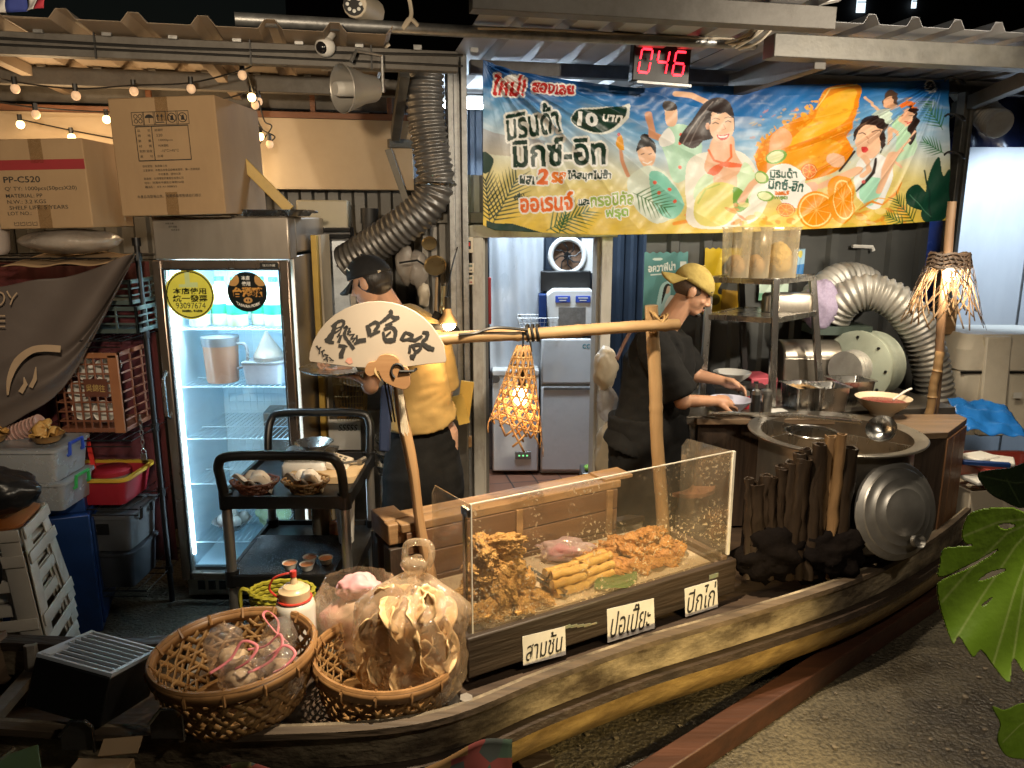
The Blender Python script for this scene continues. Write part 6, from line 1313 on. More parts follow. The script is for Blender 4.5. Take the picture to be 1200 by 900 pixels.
t = thing('paper_cup_stack', 'tall stack of white paper cups at the rear corner of the cart', 'cups', on_cart(.16, .1, ZL)); g = G(); g.lathe([(.03, 0), (.034, .008), (.047, .225), (.05, .23), (.046, .228), (.04, .222), (.032, .18), (0, .18)], 28); g.obj('cup', M_WHITE, t); g = G(); g.box((.022, -.036, .03), (.02, .003, .022), (6, 0, 30)); g.obj('mark', M_INK, t)
t = thing('glass_jar', 'ribbed clear jar standing at the back of the lower cart shelf', 'jar', on_cart(.02, .22, ZL)); g = G(); g.lathe([(.045 + .002*(k % 2), .012*k) for k in range(16)], 24); g.obj('jar', mat('smoky_jar', (.3, .26, .2), (.2, .17, .13), 8, .2), t)
t = thing('red_packet', 'small red and white packet at the back of the lower cart shelf', 'packet', on_cart(.1, .2, ZL)); g = G(); g.box((0, 0, .03), (.08, .04, .06), (0, 0, 12)); g.obj('packet', mat('red_white', (.5, .06, .03), (.6, .5, .4), 18, .5), t, bev=.003)
# ================================================================ stove corner behind the cook
def boxthing(name, label, cat, c, size, m, rz=0, bev=.006, part='body'):
    t = thing(name, label, cat, c, rz); g = G(); g.box((0, 0, size[2]/2), size); g.obj(part, m, t, bev=bev); return t
M_SOOT = mat('sooty_steel', (.3, .27, .23), (.17, .15, .125), 6, .35, .8, .06, dirt=.7, dirtcol=(.07, .05, .035))
st = thing('fry_station', 'sooty stainless frying station with a control box and hood', 'fryer', (-.8, 4.5, 0), 6)
g = G(); g.box((-.05, .0, .45), (1.15, .55, .9)); g.obj('body', M_SOOT, st, bev=.01)
g = G(); g.box((-.35, .12, 1.55), (.5, .3, .62)); g.obj('hood', M_SOOT, st, bev=.01)
g = G(); g.box((-.34, -.035, 1.56), (.4, .014, .56)); g.obj('hood_panel', mat('pale_blue_steel', (.42, .46, .5), (.3, .33, .37), 24, .35, .5, .05, dirt=.3, dirtcol=(.2, .17, .14)), st, bev=.004)
g = G(); g.box((-.575, -.03, 1.55), (.03, .03, .64)); g.box((-.55, -.04, 1.24), (.1, .05, .02)); g.obj('hood_edge', M_STEEL, st, bev=.004)
g = G(); g.box((-.27, .02, 1.98), (.28, .2, .16)); g.obj('control_box', mat('olive_box', (.3, .27, .19), (.24, .21, .15), 6, .45), st, bev=.008)
g = G(); [g.cyl((-.42 + .0*k, -.09, 1.86 + .035*k), (-.12, -.09, 1.86 + .035*k), .012, n=8) for k in range(2)]; g.box((-.27, .02, 1.875), (.3, .2, .07)); g.obj('roller', M_BLACK, st)
g = G(); g.box((.05, -.02, 1.1), (.55, .02, .45)); 
g.obj('splash_back', mat('yellowed_steel', (.42, .33, .2), (.3, .24, .15), 5, .35, .6, .05, dirt=.4, dirtcol=(.16, .1, .05)), st); g = G()
for i in range(4):
    for j in range(4): g.box((-.12 + .13*i, -.034, .95 + .11*j), (.125, .006, .105))
g.obj('wall_tile', mat('grease_tile', (.36, .32, .25), (.27, .23, .17), 7, .25, 0, .03, dirt=.4, dirtcol=(.2, .12, .05)), st, bev=.002)
g = G(); g.lathe([(.0, .9), (.16, .9), (.17, 1.02), (.175, 1.03)], 30, Matrix.Translation((-.02, -.1, 0))); g.obj('oil_pan', M_STEELD, st)
def wire_basket(name, label, c, w, d, h, m, tilt=0):
    t = thing(name, label, 'fry basket', c); g = G(); k = .78
    for i in range(10):
        a = -1 + 2*i/9
        for s in (-1, 1): g.tube([(a*w/2*k, s*d/2*k, 0), (a*w/2, s*d/2, h)], .0016, 4); g.tube([(s*w/2*k, a*d/2*k, 0), (s*w/2, a*d/2, h)], .0016, 4)
        g.tube([(a*w/2*k, -d/2*k, 0), (a*w/2*k, d/2*k, 0)], .0016, 4)
    for j in range(5): q = k + (1-k)*j/4; g.tube([(-w/2*q, -d/2*q, h*j/4), (w/2*q, -d/2*q, h*j/4), (w/2*q, d/2*q, h*j/4), (-w/2*q, d/2*q, h*j/4)], .0018 if j < 4 else .0035, 4, True)
    g.obj('mesh', m, t); return t
M_BRASS = mat('greasy_wire', (.5, .38, .2), (.4, .28, .13), 9, .3, .9)
bk = wire_basket('fry_basket', 'wire fry basket with fried bits hanging under the fan sign', at(412, 470, 4.05), .17, .15, .27, M_BRASS)
bk.location.z = at(412, 490, 4.05).z
g = G(); g.box((0, .06, .31), (.03, .02, .12)); g.box((0, .0, .285), (.2, .01, .02)); g.obj('hanger', M_STEEL, bk)
for i in range(2):
    g = G(); g.blob((0, 0, 0), (.04, .035, .03), 30 + i, .4, 5, 3, .1); o = g.obj('fried_bit', M_FRY, smooth=180); o.location = at(402 + 20*i, 484, 4.05); tag(o, ['orange fried piece in the near corner of the hanging fry basket', 'orange fried piece beside it nearer the cook in the fry basket'][i], 'fried piece')
t = boxthing('paper_sign', 'white card with a row of hand drawn hooks behind the cart handle', 'card', at(405, 527, 4.0), (.17, .01, .17), M_WHITE, 0, .001, 'card'); t.location.z = at(405, 527, 4.0).z
g = G(); text_into(g, 'SSSSS', (.02, .125), .035, Matrix.Translation((0, -.0065, 0)), .1, .004, 0, .2); g.obj('lettering', M_INK, t, smooth=0)
t = thing('steel_pot', 'stacked steel pans on the low burner beside the cook', 'pan', (-.62, 3.95, .62)); g = G()
for k in range(3): g.lathe([(.09, .07*k), (.115, .055 + .07*k), (.125, .06 + .07*k), (.11, .055 + .07*k), (.085, .005 + .07*k), (0, .005 + .07*k)], 30)
g.lathe([(.1, -.62), (.1, 0)], 20); g.obj('pan', M_STEEL, t, smooth=50)
t = thing('serving_plate', 'shiny round steel tray held up just below the fan sign', 'tray', at(395, 434, 3.5)); g = G(); g.lathe([(.0, 0), (.15, .0), (.17, .012), (.172, .016), (.15, .008), (0, .006)], 32); g.obj('plate', M_STEEL, t, smooth=50)
# ducts
t = thing('exhaust_duct', 'large silver black ribbed exhaust hose bending down to the hood', 'duct', at(505, 150, 4.3))
g = G(); ringtube(g, spl([at(497, 78, 4.3), at(499, 130, 4.3), at(507, 185, 4.3), at(511, 215, 4.3), at(500, 240, 4.3), at(470, 266, 4.32), at(425, 296, 4.38), at(405, 308, 4.42)]), .098, .034, .09, 28); g.obj('hose', mat('dark_foil', (.22, .21, .2), (.1, .095, .09), 9, .42, .7, .1, dirt=.5, dirtcol=(.05, .04, .025)), t, world=True, smooth=60)
g = G(); p = at(511, 216, 4.3); g.tube([p + Vector((.104*math.cos(a), .104*math.sin(a), 0)) for a in np.linspace(0, 6.28, 30)], .009, 6, True); g.obj('clamp', M_STEEL, t, world=True)
t = thing('vent_pipe', 'short black vent pipe rising above the frying hood', 'pipe', at(432, 270, 4.45)); g = G(); g.cyl(at(432, 300, 4.45), at(433, 247, 4.45), .042, n=18); g.cyl(at(433, 262, 4.45), at(433, 244, 4.45), .05, n=18); g.tube(spl([at(432, 285, 4.45), at(415, 300, 4.42), at(405, 318, 4.4)]), .06, 16); g.obj('pipe', M_RUBBER, t, world=True)
# bare bulb and hanging tools
t = thing('bare_bulb', 'glowing bare bulb with a small white shade near the zinc wall', 'lamp', at(525, 378, 3.62)); c = at(525, 380, 3.62); g = G(); g.ell(c, (.036, .036, .03), 16); g.obj('bulb', glow('warm_bulb2', (1, .76, .45), 60), t, world=True); g = G(); g.lathe([(.016, .075), (.022, .05), (.042, .02), (.046, .005)], 20, Matrix.Translation(c), 0, False); g.obj('shade', mat('bulb_shade', (.6, .4, .2), None, 5, .4), t, world=True); g = G(); g.cyl(c + Vector((0, 0, .06)), c + Vector((0, 0, .13)), .015, n=10); g.tube(spl([c + Vector((0, 0, .12)), at(524, 350, 3.66), at(528, 320, 3.9), at(536, 290, 4.3)]), .004, 5); g.obj('cord', M_BLACK, t, world=True)
lamp('bare_bulb_light', c + Vector((.02, -.06, -.03)), 4.5, (1, .66, .32), .04)
def strainer(label, px, py, Y, rpx, hx_, hy_):
    t = thing('strainer', label, 'strainer', at(px, py, Y)); r = rpx/900*Y; c = at(px, py, Y); g = G(); g.lathe([(0, -.035), (r*.6, -.028), (r*.92, -.012), (r, 0), (r*.9, -.01)], 24, Matrix.Translation(c) @ Matrix.Rotation(R(60), 4, 'X')); g.obj('bowl', M_BRASS, t, world=True); g = G(); g.tube(spl([c + (at(hx_, hy_, Y) - c).normalized()*r, (c + at(hx_, hy_, Y))/2 + Vector((0, 0, .02)), at(hx_, hy_, Y)]), .006, 6); g.obj('handle', M_BLACK, t, world=True)
strainer('small brass mesh strainer with a black handle behind the cap', 510, 311, 4.12, 13, 468, 308); strainer('shallow round skimmer hanging on the zinc wall', 503, 285, 4.35, 9, 508, 245)
for i, (a, b, m, lab) in enumerate((((512, 325), (509, 400), M_BAMBOO, 'thin bamboo stick hanging on the zinc wall'), ((520, 335), (519, 358), M_BRASS, 'small brass ladle hanging beside the bare bulb'), ((384, 455), (408, 520), M_BLACK, 'black poker leaning on the frying station'), ((518, 480), (522, 600), M_BAMBOO, 'long bamboo broom stick leaning by the galvanised post'))):
    t = thing('kitchen_tool', lab, 'tool', at(*a, 4.2)); g = G(); g.tube([at(*a, 4.2), at(*b, 4.2)], .008 if i != 1 else .014, 8); g.obj('stick', m, t, world=True)
    if i == 1: g = G(); g.ell(at(520, 363, 4.2), (.026, .02, .035), 14); g.obj('ladle_bowl', M_BRASS, t, world=True)
    if i == 2: g = G(); g.tube(spl([at(384, 455, 4.2), at(378, 448, 4.2), at(370, 450, 4.2), at(372, 462, 4.2)]), .008, 6); g.obj('hook', M_BLACK, t, world=True)
for i, (px, py, s) in enumerate(((489, 315, .11), (497, 345, .07), (475, 310, .1))):
    o = G().blob((0, 0, 0), (s*.5, .04, s), 12 + i, .3, 3, 3).obj('plastic_bag', M_BAGW if i != 1 else M_CREAM, smooth=180); o.location = at(px, py, 4.3); tag(o, ['crumpled clear plastic bag hanging behind the strainers', 'small cream cloth hanging below the clear bag', 'cloudy plastic bag bulging beside the silver hose'][i], 'bag')
o = tag(G().grid(lambda a, b: onp2(a, b), 10, 12).obj('work_apron', M_YEL) if False else G().box(at(545, 470, 4.05), (.07, .02, .22), (0, 8, 0)).box(at(540, 480, 4.03), (.06, .02, .16), (0, -14, 0)).obj('folded_cloth', mat('yellow_cloth', (.5, .32, .06), (.4, .25, .05), 9, .8)), 'yellow folded cloth hanging by the galvanised post', 'cloth')
# switch and timers on the post side
for i, (py, hh, lab) in enumerate(((287, 18, 'cream rocker switch with a red button on the door frame'), (314, 11, 'upper cream digital timer stuck on the door frame'), (328, 11, 'lower cream digital timer stuck on the door frame'))):
    p = at(549, py, 4.36); t = thing('wall_switch' if i == 0 else 'digital_timer', lab, 'switch' if i == 0 else 'timer', p, 12); s = 4.36/900; g = G(); g.box((0, 0, 0), (13*s if i else 11*s, .02, hh*s)); g.obj('case', M_CREAM, t, bev=.004)
    if i == 0: g = G(); g.box((0, -.012, 0), (.022, .008, .045)); g.obj('frame', M_BLACK, t); g = G(); g.box((0, -.016, .004), (.012, .006, .02)); g.obj('button', mat('red_button', (.6, .03, .02)), t)
    else:
        g = G(); g.box((0, -.011, .012), (.04, .004, .014)); g.obj('screen', mat('lcd', (.12, .15, .12)), t); g = G(); [g.box((-.015 + .014*k, -.011, -.012), (.009, .004, .008)) for k in range(3)]; g.obj('key', M_RED if i == 2 else M_BLACK, t)
t = boxthing('wood_block', 'small wooden block nailed low on the galvanised post', 'block', at(546, 524, 4.3), (.07, .03, .07), M_PLY)

# ================================================================ string of bulbs, cameras, loudspeaker, flags
sl = thing('string_light', 'black wire of small warm bulbs strung under the brown roof', 'string light', at(150, 120, 3.9))
bulbs = [(18, 104, 3.7, 0), (89, 112, 3.75, 0), (42, 134, 3.9, 0), (24, 146, 4.3, 1), (125, 140, 4.3, 1), (84, 161, 4.4, 1), (157, 107, 3.85, 0), (224, 104, 3.75, 0), (284, 88, 3.7, 0), (295, 114, 4.0, 1), (299, 123, 4.1, 0), (296, 144, 4.2, 1), (305, 160, 4.3, 1), (316, 169, 4.3, 0), (303, 119, 4.15, 0), (297, 184, 4.45, 2), (297, 207, 4.45, 2)]
M_BULB0 = glow('dim_bulb', (.9, .6, .36), .22); M_BULB1 = glow('bright_bulb', (1, .66, .28), 5); M_BULB2 = glow('hot_bulb', (1, .72, .38), 28)
for px, py, Y, on in bulbs:
    g = G(); r = .0205; c = at(px, py, Y); g.ell(c, (r, r, r*1.1), 12); g.obj('bulb', (M_BULB0, M_BULB1, M_BULB2)[on], sl, world=True)
    g = G(); g.cyl(c + Vector((0, 0, r*.8)), c + Vector((0, 0, r*.8 + .035)), .012, n=8); g.obj('socket', M_BLACK, sl, world=True)
g = G()
for path in ([(-10, 88, 3.6), (18, 96, 3.7), (89, 104, 3.75), (157, 100, 3.8), (224, 97, 3.75), (284, 82, 3.7), (296, 76, 3.7)], [(-10, 118, 3.8), (42, 126, 3.9), (125, 131, 4.2), (200, 128, 4.2), (262, 116, 4), (290, 108, 4)], [(24, 140, 4.3), (84, 153, 4.4), (137, 163, 4.5)], [(290, 86, 3.75), (297, 110, 4), (300, 135, 4.2), (308, 152, 4.3), (322, 160, 4.3), (314, 168, 4.3)], [(303, 118, 4.1), (310, 142, 4.2), (318, 150, 4.3), (296, 178, 4.4)]): g.tube(spl([at(*p) for p in path], 6), .004, 5)
g.obj('wire', M_CABLE, sl, world=True)
lamp('string_glow', at(210, 175, 4.05), 6, (1, .7, .38), .15); lamp('string_glow', at(60, 160, 4.0), 7, (1, .68, .36), .15)
t = thing('dome_camera', 'white round security camera hung under the thin pipe', 'camera', at(380, 45, 3.5)); g = G(); c = at(380, 40, 3.5); g.lathe([(.045, .025), (.047, -.005), (.03, -.03), (0, -.03)], 24, Matrix.Translation(c)); g.obj('mount', M_WHITE, t, world=True); g = G(); c2 = at(381, 55, 3.48); g.ell(c2, (.043, .043, .04), 22); g.obj('ball', M_WHITE, t, world=True); g = G(); g.ell(c2 + Vector((-.006, -.022, -.006)), (.028, .026, .027), 16); g.obj('lens', mat('dark_glass', (.01, .01, .012), None, 5, .1), t, world=True)
t = thing('floodlight_camera', 'pale bullet camera with a ring of lamps at the top', 'camera', at(420, 10, 3.45)); c = at(418, 9, 3.45); g = G(); g.tube([c + Vector((0, -.05, 0)), c + Vector((.04, .16, .02))], [.052, .056], 4 if False else 12); g.obj('body', M_CREAM, t, world=True, bev=.006); g = G(); g.cyl(c + Vector((0, -.05, 0)), c + Vector((0, -.056, 0)), .044, n=20); g.obj('face', M_BLACK, t, world=True)
g = G(); [g.ell(c + Vector((.027*math.cos(a), -.058, .027*math.sin(a))), (.008, .004, .008), 8) for a in np.linspace(0, 5.5, 8)]; g.obj('lamp_ring', mat('led_white', (.7, .7, .66), None, 5, .2), t, world=True); g = G(); g.bar(c + Vector((.03, .1, 0)), c + Vector((.1, .16, -.12)), .02); g.tube(spl([at(478, -8, 3.5), at(482, 18, 3.5), at(472, 34, 3.5), at(480, 22, 3.5), at(490, 30, 3.52)]), .009, 6); g.obj('bracket', M_CREAM, t, world=True)
t = thing('horn_loudspeaker', 'grey metal horn loudspeaker under the steel beam', 'loudspeaker', at(405, 103, 3.5)); c = at(400, 104, 3.42); ax = Vector((.72, .66, .1)).normalized(); mm = Matrix.Translation(c) @ ax.to_track_quat('Z', 'Y').to_matrix().to_4x4()
g = G(); g.lathe([(.098, 0), (.1, .004), (.096, .01), (.08, .06), (.062, .11), (.055, .16), (.05, .17), (0, .17)], 30, mm, 0, False); g.lathe([(.092, .006), (.075, .06), (.055, .11), (0, .12)], 30, mm, 0, False); g.obj('horn', mat('horn_grey', (.36, .34, .31), (.27, .25, .22), 6, .4, .4), t, world=True, smooth=50); g = G(); g.lathe([(0, -.03), (.026, -.03), (.03, -.02), (.034, .1), (0, .1)], 20, mm); g.obj('driver', mat('horn_pale', (.5, .48, .44), None, 5, .4), t, world=True)
g = G(); g.tube([c + Vector((.04, .02, .11)), c + Vector((.06, .05, .16)), c + Vector((.16, .1, .15)), c + Vector((.16, .1, .0))], .008, 6); g.obj('bracket', M_GALV, t, world=True)
def flag(label, pts, Y):
    q = [at(x, y, Y) for x, y in pts]; t = thing('flag', label, 'flag', q[0]); N = 5; cols = ['flag_red', 'flag_white', 'flag_blue', 'flag_white', 'flag_red']; cc = {'flag_red': (.42, .03, .05), 'flag_white': (.6, .58, .56), 'flag_blue': (.03, .05, .25)}; ed = [0, 1/6, 2/6, 4/6, 5/6, 1]
    for k in range(5):
        g = G(); g.grid(lambda a, b: (q[0].lerp(q[1], ed[k] + (ed[k+1]-ed[k])*a)).lerp(q[3].lerp(q[2], ed[k] + (ed[k+1]-ed[k])*a), b) + Vector((0, .012*math.sin(9*(ed[k] + a*.2) + 3*b), 0)), 4, 6); g.obj(['red_stripe', 'white_stripe', 'blue_stripe', 'white_stripe', 'red_stripe'][k], mat(cols[k], cc[cols[k]], None, 6, .8), t, world=True, solid=.001)
flag('small striped red white and blue flag at the roof corner', [(-16, -6), (58, -14), (52, 10), (-14, 17)], 3.0); flag('tiny striped flag hanging on the thin pipe line', [(560, -26), (600, -26), (606, 3), (578, 5)], 3.3); flag('tiny tilted striped flag beside the other one', [(628, -16), (678, -24), (680, 0), (634, 8)], 3.3)

# ================================================================ back room goods
def bwm(x, y, z=0): return B @ Matrix.Translation((x, y, z))
fz = onplane(605, 545, (0, 5.75, 0), (0, 1, 0))
M_APPL = mat('appliance_white', (.72, .72, .71), (.63, .63, .62), 4, .4, 0, .02, dirt=.3, dirtcol=(.2, .18, .15))
x0 = at(577, 520, 5.7).x; x1 = at(631, 520, 5.7).x
t = thing('chest_freezer', 'white chest freezer on the left inside the back room', 'freezer', ((x0+x1)/2, 5.7, .0)); w = x1 - x0; hz = at(600, 441, 5.7).z; g = G(); g.box((0, .25, hz/2 + .02), (w, .5, hz - .04)); g.obj('body', M_APPL, t, bev=.012); g = G(); g.box((0, .25, hz + .025), (w, .51, .05)); g.obj('lid', M_WHITE, t, bev=.01); g = G(); g.box((.06, -.004, .17), (.12, .01, .06)); g.obj('control_panel', M_GALV, t, bev=.002); g = G(); [g.box((.03 + .03*k, -.01, .17), (.012, .004, .01)) for k in range(3)]; g.obj('indicator', glow('indicator', (.2, .9, .3), .8), t); g = G(); g.cyl((-w/2 + .03, -.01, hz - .02), (-w/2 + .03, .0, hz - .02), .03, n=12); g.obj('lock', M_STEELD, t)
x0 = at(634, 470, 5.7).x; x1 = at(697, 470, 5.7).x; w = x1 - x0; zt = at(660, 396, 5.7).z; zs = at(660, 452, 5.7).z
t = thing('refrigerator', 'scuffed white two door refrigerator inside the back room', 'refrigerator', ((x0+x1)/2, 5.72, 0)); g = G(); g.box((0, .3, zt/2), (w, .56, zt - .02)); g.obj('body', M_APPL, t, bev=.01); g = G(); g.box((0, -.002, zs/2 + .02), (w, .05, zs - .05)); g.obj('door', M_APPL, t, bev=.014); g = G(); g.box((0, -.002, (zt+zs)/2 + .005), (w, .05, zt - zs - .02)); g.obj('freezer_door', M_APPL, t, bev=.014); g = G(); g.box((0, -.03, zs - .02), (w*.9, .012, .02)); g.obj('handle', M_GALV, t); g = G(); text_into(g, 'ccp', (w*.36, zt - .07), .05, Matrix.Translation((0, -.0285, 0)), .09); g.obj('mark', mat('teal_mark', (.02, .3, .35)), t, smooth=0)
t = thing('water_dispenser', 'white countertop dispenser with blue stickers on the refrigerator', 'dispenser', ((x0+x1)/2 + .02, 5.85, zt + .02)); g = G(); g.prism([(-.17, 0), (.17, 0), (.19, .3), (.14, .34), (-.14, .34), (-.19, .3)], .3, Matrix.Translation((0, -.15, 0))); g.obj('body', M_WHITE, t, bev=.012); g = G(); g.box((-.07, -.155, .27), (.11, .008, .05)); g.box((.08, -.155, .27), (.11, .008, .05)); g.obj('blue_sticker', mat('sticker_blue', (.03, .08, .45)), t, bev=.003); g = G(); [g.box((x, -.16, z), (.07 - .02*(z < .27), .002, .007)) for x in (-.07, .08) for z in (.262, .28)]; g.obj('sticker_print', M_WHITE, t, smooth=0); g = G(); g.box((0, -.152, .14), (.2, .006, .14)); g.obj('front_panel', M_GALV, t)
boxthing('blue_binder', 'dark blue upright box beside the dispenser in the back room', 'box', (x0 + .01, 5.85, zt + .02), (.06, .2, .3), M_BLUE)
t = wire_basket('wire_basket', 'white wire basket on the refrigerator behind the bamboo crossbar', (x0 - .03, 5.72, zt + .03), .3, .22, .13, M_WHITE)
t = thing('wall_fan', 'square wall fan with a brown crossed guard high in the back room', 'fan', at(665, 300, 5.95)); g = G(); g.tube([Vector((.13*math.cos(a), 0, .13*math.sin(a))) for a in np.linspace(0, 6.2832, 36)], .022, 10, True); g.box((.16, .05, 0), (.1, .1, .26)); g.obj('ring', M_WHITE, t, smooth=60); g = G(); g.cyl((0, .05, 0), (0, .03, 0), .125, n=30); g.obj('blade_disc', mat('fan_brown', (.25, .14, .08), (.18, .1, .06), 6, .6), t); g = G(); g.cyl((0, -.01, 0), (0, .01, 0), .03, n=16)
for k in range(8): a = k*math.pi/4; g.tube([(0, -.005, 0), (.06*math.cos(a), -.02, .06*math.sin(a)), (.125*math.cos(a + .4), 0, .125*math.sin(a + .4))], .005, 5)
g.obj('guard', M_BLACK, t)
boxthing('black_shelf', 'black shelf box between the fan and the dispenser', 'shelf', at(662, 340, 5.95), (.38, .2, .15), M_BLACK)
t = boxthing('red_hanging_strip', 'thin red strip hanging on the freezer side of the doorway', 'strip', at(574, 380, 4.9), (.02, .01, .3), mat('red_strip', (.4, .03, .03)))
t = boxthing('small_stool', 'low grey stool with a green sponge just inside the doorway', 'stool', at(690, 560, 5.0) * 1, (.14, .2, .3), M_STEELD); t.location = (at(693, 560, 4.95).x, 4.98, 0); o = tag(G().blob((0, 0, 0), (.045, .04, .025), 2, .2, 3, 3).obj('green_sponge', mat('green_sponge', (.25, .5, .08), None, 20, .8), smooth=180), 'pale green sponge lying on the low grey stool', 'sponge'); o.location = (at(693, 530, 4.9).x, 4.94, .32)
t = thing('blue_bottle', 'blue squeeze bottle standing against the refrigerator door', 'bottle', at(697, 480, 5.5)); g = G(); g.lathe([(.02, -.06), (.024, .05), (.01, .07), (.006, .1), (0, .1)], 12); g.obj('bottle', mat('bottle_blue', (.05, .3, .6)), t)
# ================================================================ right side: counters, pot, blower, lamp
t = thing('steel_counter', 'greasy stainless counter behind the big pot', 'counter', (1.6, 4.2, 0), 8)
g = G(); g.box((-.02, .05, .955), (1.5, .75, .04)); g.box((-.02, .05, .5), (1.45, .7, .03)); g.box((0, .41, .6), (1.5, .02, .8)); g.obj('top', M_SOOT, t, bev=.004)
for x in (-.73, .68):
    for y in (-.28, .38): g = G(); g.box((x, y, .47), (.04, .04, .94)); g.obj('leg', M_STEELD, t)
t = thing('wooden_counter', 'dark planked counter with a reddish end panel around the pot', 'counter', (1.6, 3.6, 0))
M_CTOP = wood('counter_top', (.2, .13, .075), (.09, .055, .03), 'X', 3, .55, .3, .5)
def slab(g, pts, z, h): n = len(pts); return g.add([(x, y, z) for x, y in pts] + [(x, y, z - h) for x, y in pts], [tuple(range(n))[::-1], tuple(range(n, 2*n))] + [(i, (i+1) % n, n + (i+1) % n, n + i) for i in range(n)])
g = G(); slab(g, [(.93, 3.74), (2.29, 3.745), (2.3, 3.76), (2.3, 3.84), (.93, 3.84)], .972, .03); slab(g, [(1.87, 3.47), (2.055, 3.49), (2.285, 3.74), (1.80, 3.738)], .972, .03); g.obj('top', M_CTOP, t, world=True, bev=.003, weld=True)
M_ENDP = wood('red_panel', (.26, .125, .055), (.12, .05, .022), 'Z', 3, .5, .25, .4)
for k in range(3):
    a = Vector((2.05, 3.495, 0)).lerp(Vector((2.285, 3.745, 0)), k/3); b = Vector((2.05, 3.495, 0)).lerp(Vector((2.285, 3.745, 0)), (k+.97)/3); g = G(); g.bar((a + b)/2 + Vector((0, 0, .4)), (a + b)/2 + Vector((0, 0, .94)), (b-a).length, .02, (Vector((0, 0, 1)).cross(b - a))); g.obj('end_board', M_ENDP, t, world=True, bev=.003)
g = G(); g.box((1.95, 3.5, .66), (.2, .02, .56)); g.box((1.45, 3.80, .66), (1.0, .02, .56)); g.obj('side_board', M_DARKWZ, t, world=True)
# big pot with its divider
PC = Vector((1.5, 3.44, .5)); PR = .335
t = thing('soup_pot', 'huge wide rimmed steel soup pot with a divider and broth', 'pot', PC); g = G(); g.lathe([(PR - .03, 0), (PR, .03), (PR, .47), (PR + .05, .482), (PR + .055, .49), (PR + .05, .494), (PR - .006, .484), (PR - .01, .35)], 64); g.obj('pot', mat('pot_steel', (.5, .47, .43), (.36, .33, .29), 7, .3, .95, .04, stretch=(1, 1, .3), dirt=.45, dirtcol=(.14, .1, .06)), t, smooth=40)
g = G(); g.lathe([(PR - .008, .4), (0, .402)], 48); g.obj('broth', mat('broth', (.16, .11, .065), (.1, .065, .035), 4, .12, 0, .15, bscale=9), t); g = G(); g.bar((-.2, .26, .43), (.27, -.19, .43), .004, .09); g.bar((-.12, .1, .43), (-.3, -.02, .43), .004, .08); g.obj('divider', M_STEEL, t)
g = G(); g.tube([(-.07 + .12*math.cos(a), .1 + .12*math.sin(a), .462) for a in np.linspace(0, 6.2832, 40)], .005, 6, True); g.lathe([(.115, .46), (.11, .36)], 36, Matrix.Translation((-.07, .1, 0)), 0, False); g.obj('inner_sieve', M_STEEL, t)
t = thing('soup_ladle', 'long handled steel ladle lying across the pot rim', 'ladle', at(1035, 505, 3.2)); c = at(1033, 503, 3.22); g = G(); g.tube([at(830, 484, 3.72), at(930, 487, 3.5), at(1010, 495, 3.28)], [.012, .011, .009], 8); g.obj('handle', M_STEEL, t, world=True); g = G(); mm = Matrix.Translation(c) @ Euler((R(35), R(-40), 0)).to_matrix().to_4x4(); g.lathe([(0, -.045), (.035, -.036), (.058, -.012), (.064, .008), (.055, -.01), (.032, -.032), (0, -.04)], 28, mm); g.obj('bowl', M_STEEL, t, world=True, smooth=60)
lid = thing('pot_lid', 'round ridged steel pot lid leaning upright against the counter end', 'lid', at(1052, 650, 3.28)); c = at(1052, 599, 3.08); ax = Vector((.28, -.93, .24)).normalized(); mm = Matrix.Translation(c) @ ax.to_track_quat('Z', 'X').to_matrix().to_4x4(); r = .205
g = G(); g.lathe([(r + .006, -.012), (r, -.004), (r*.9, .008), (r*.88, .014), (r*.8, .016), (r*.72, .024), (r*.69, .03), (r*.6, .032), (r*.52, .04), (r*.49, .045), (r*.38, .047), (r*.3, .052), (0, .055)], 64, mm); g.obj('plate', mat('lid_steel', (.42, .4, .37), (.28, .265, .245), 6, .4, .85, .03, dirt=.45, dirtcol=(.16, .13, .1)), lid, world=True, smooth=20)
g = G(); hp = at(1072, 634, 3.0); g.lathe([(.024, 0), (.02, .012), (.03, .03), (.027, .03), (.018, .012)], 20, Matrix.Translation(hp) @ Euler((R(70), 0, R(18))).to_matrix().to_4x4()); g.obj('knob', M_STEELD, lid, world=True)
# charred bamboo stakes in front of the pot
M_CHAR = wood('charred_bamboo', (.038, .022, .011), (.006, .004, .003), 'Z', 3, .45, .3, .7, (.008, .006, .005))
for i, (px, py) in enumerate(((884, 562), (893, 566), (901, 556), (910, 560), (918, 549), (926, 541), (934, 536), (942, 530), (950, 526), (958, 534), (966, 519), (978, 512), (985, 508), (992, 524), (914, 546), (946, 540))):
    top = at(px, py, 3.03 + .012*(i % 3)); t = thing('bamboo_stake', ('short', 'middling', 'tall')[0 if py > 548 else 1 if py > 523 else 2] + ' charred bamboo stake in the row before the soup pot', 'stake', (top.x, top.y, .46), group='charred bamboo stakes before the pot'); H = top.z - .46; r = .02 + .013*((i*7) % 4)/3
    g = G(); n = 12; g.lathe([(r*(1 + .08*(k % 5 == 3)), H*k/n) for k in range(n+1)] + [(r*.72, H), (r*.7, H - .06), (0, H - .06)], 14, None, .09); g.V = [v + Vector((vnoise(v, 30, i), vnoise(v, 30, i+3), .5*vnoise(v, 60, i)))*.012 for v in g.V]; o = g.obj('culm', M_CHAR if px not in (985, 978) else wood('stake_pale', (.26, .15, .06), (.1, .055, .025), 'Z', 3), t, smooth=50); t.rotation_euler = (R(rnd.uniform(-2, 2)), R(rnd.uniform(-3, 3)), 0)
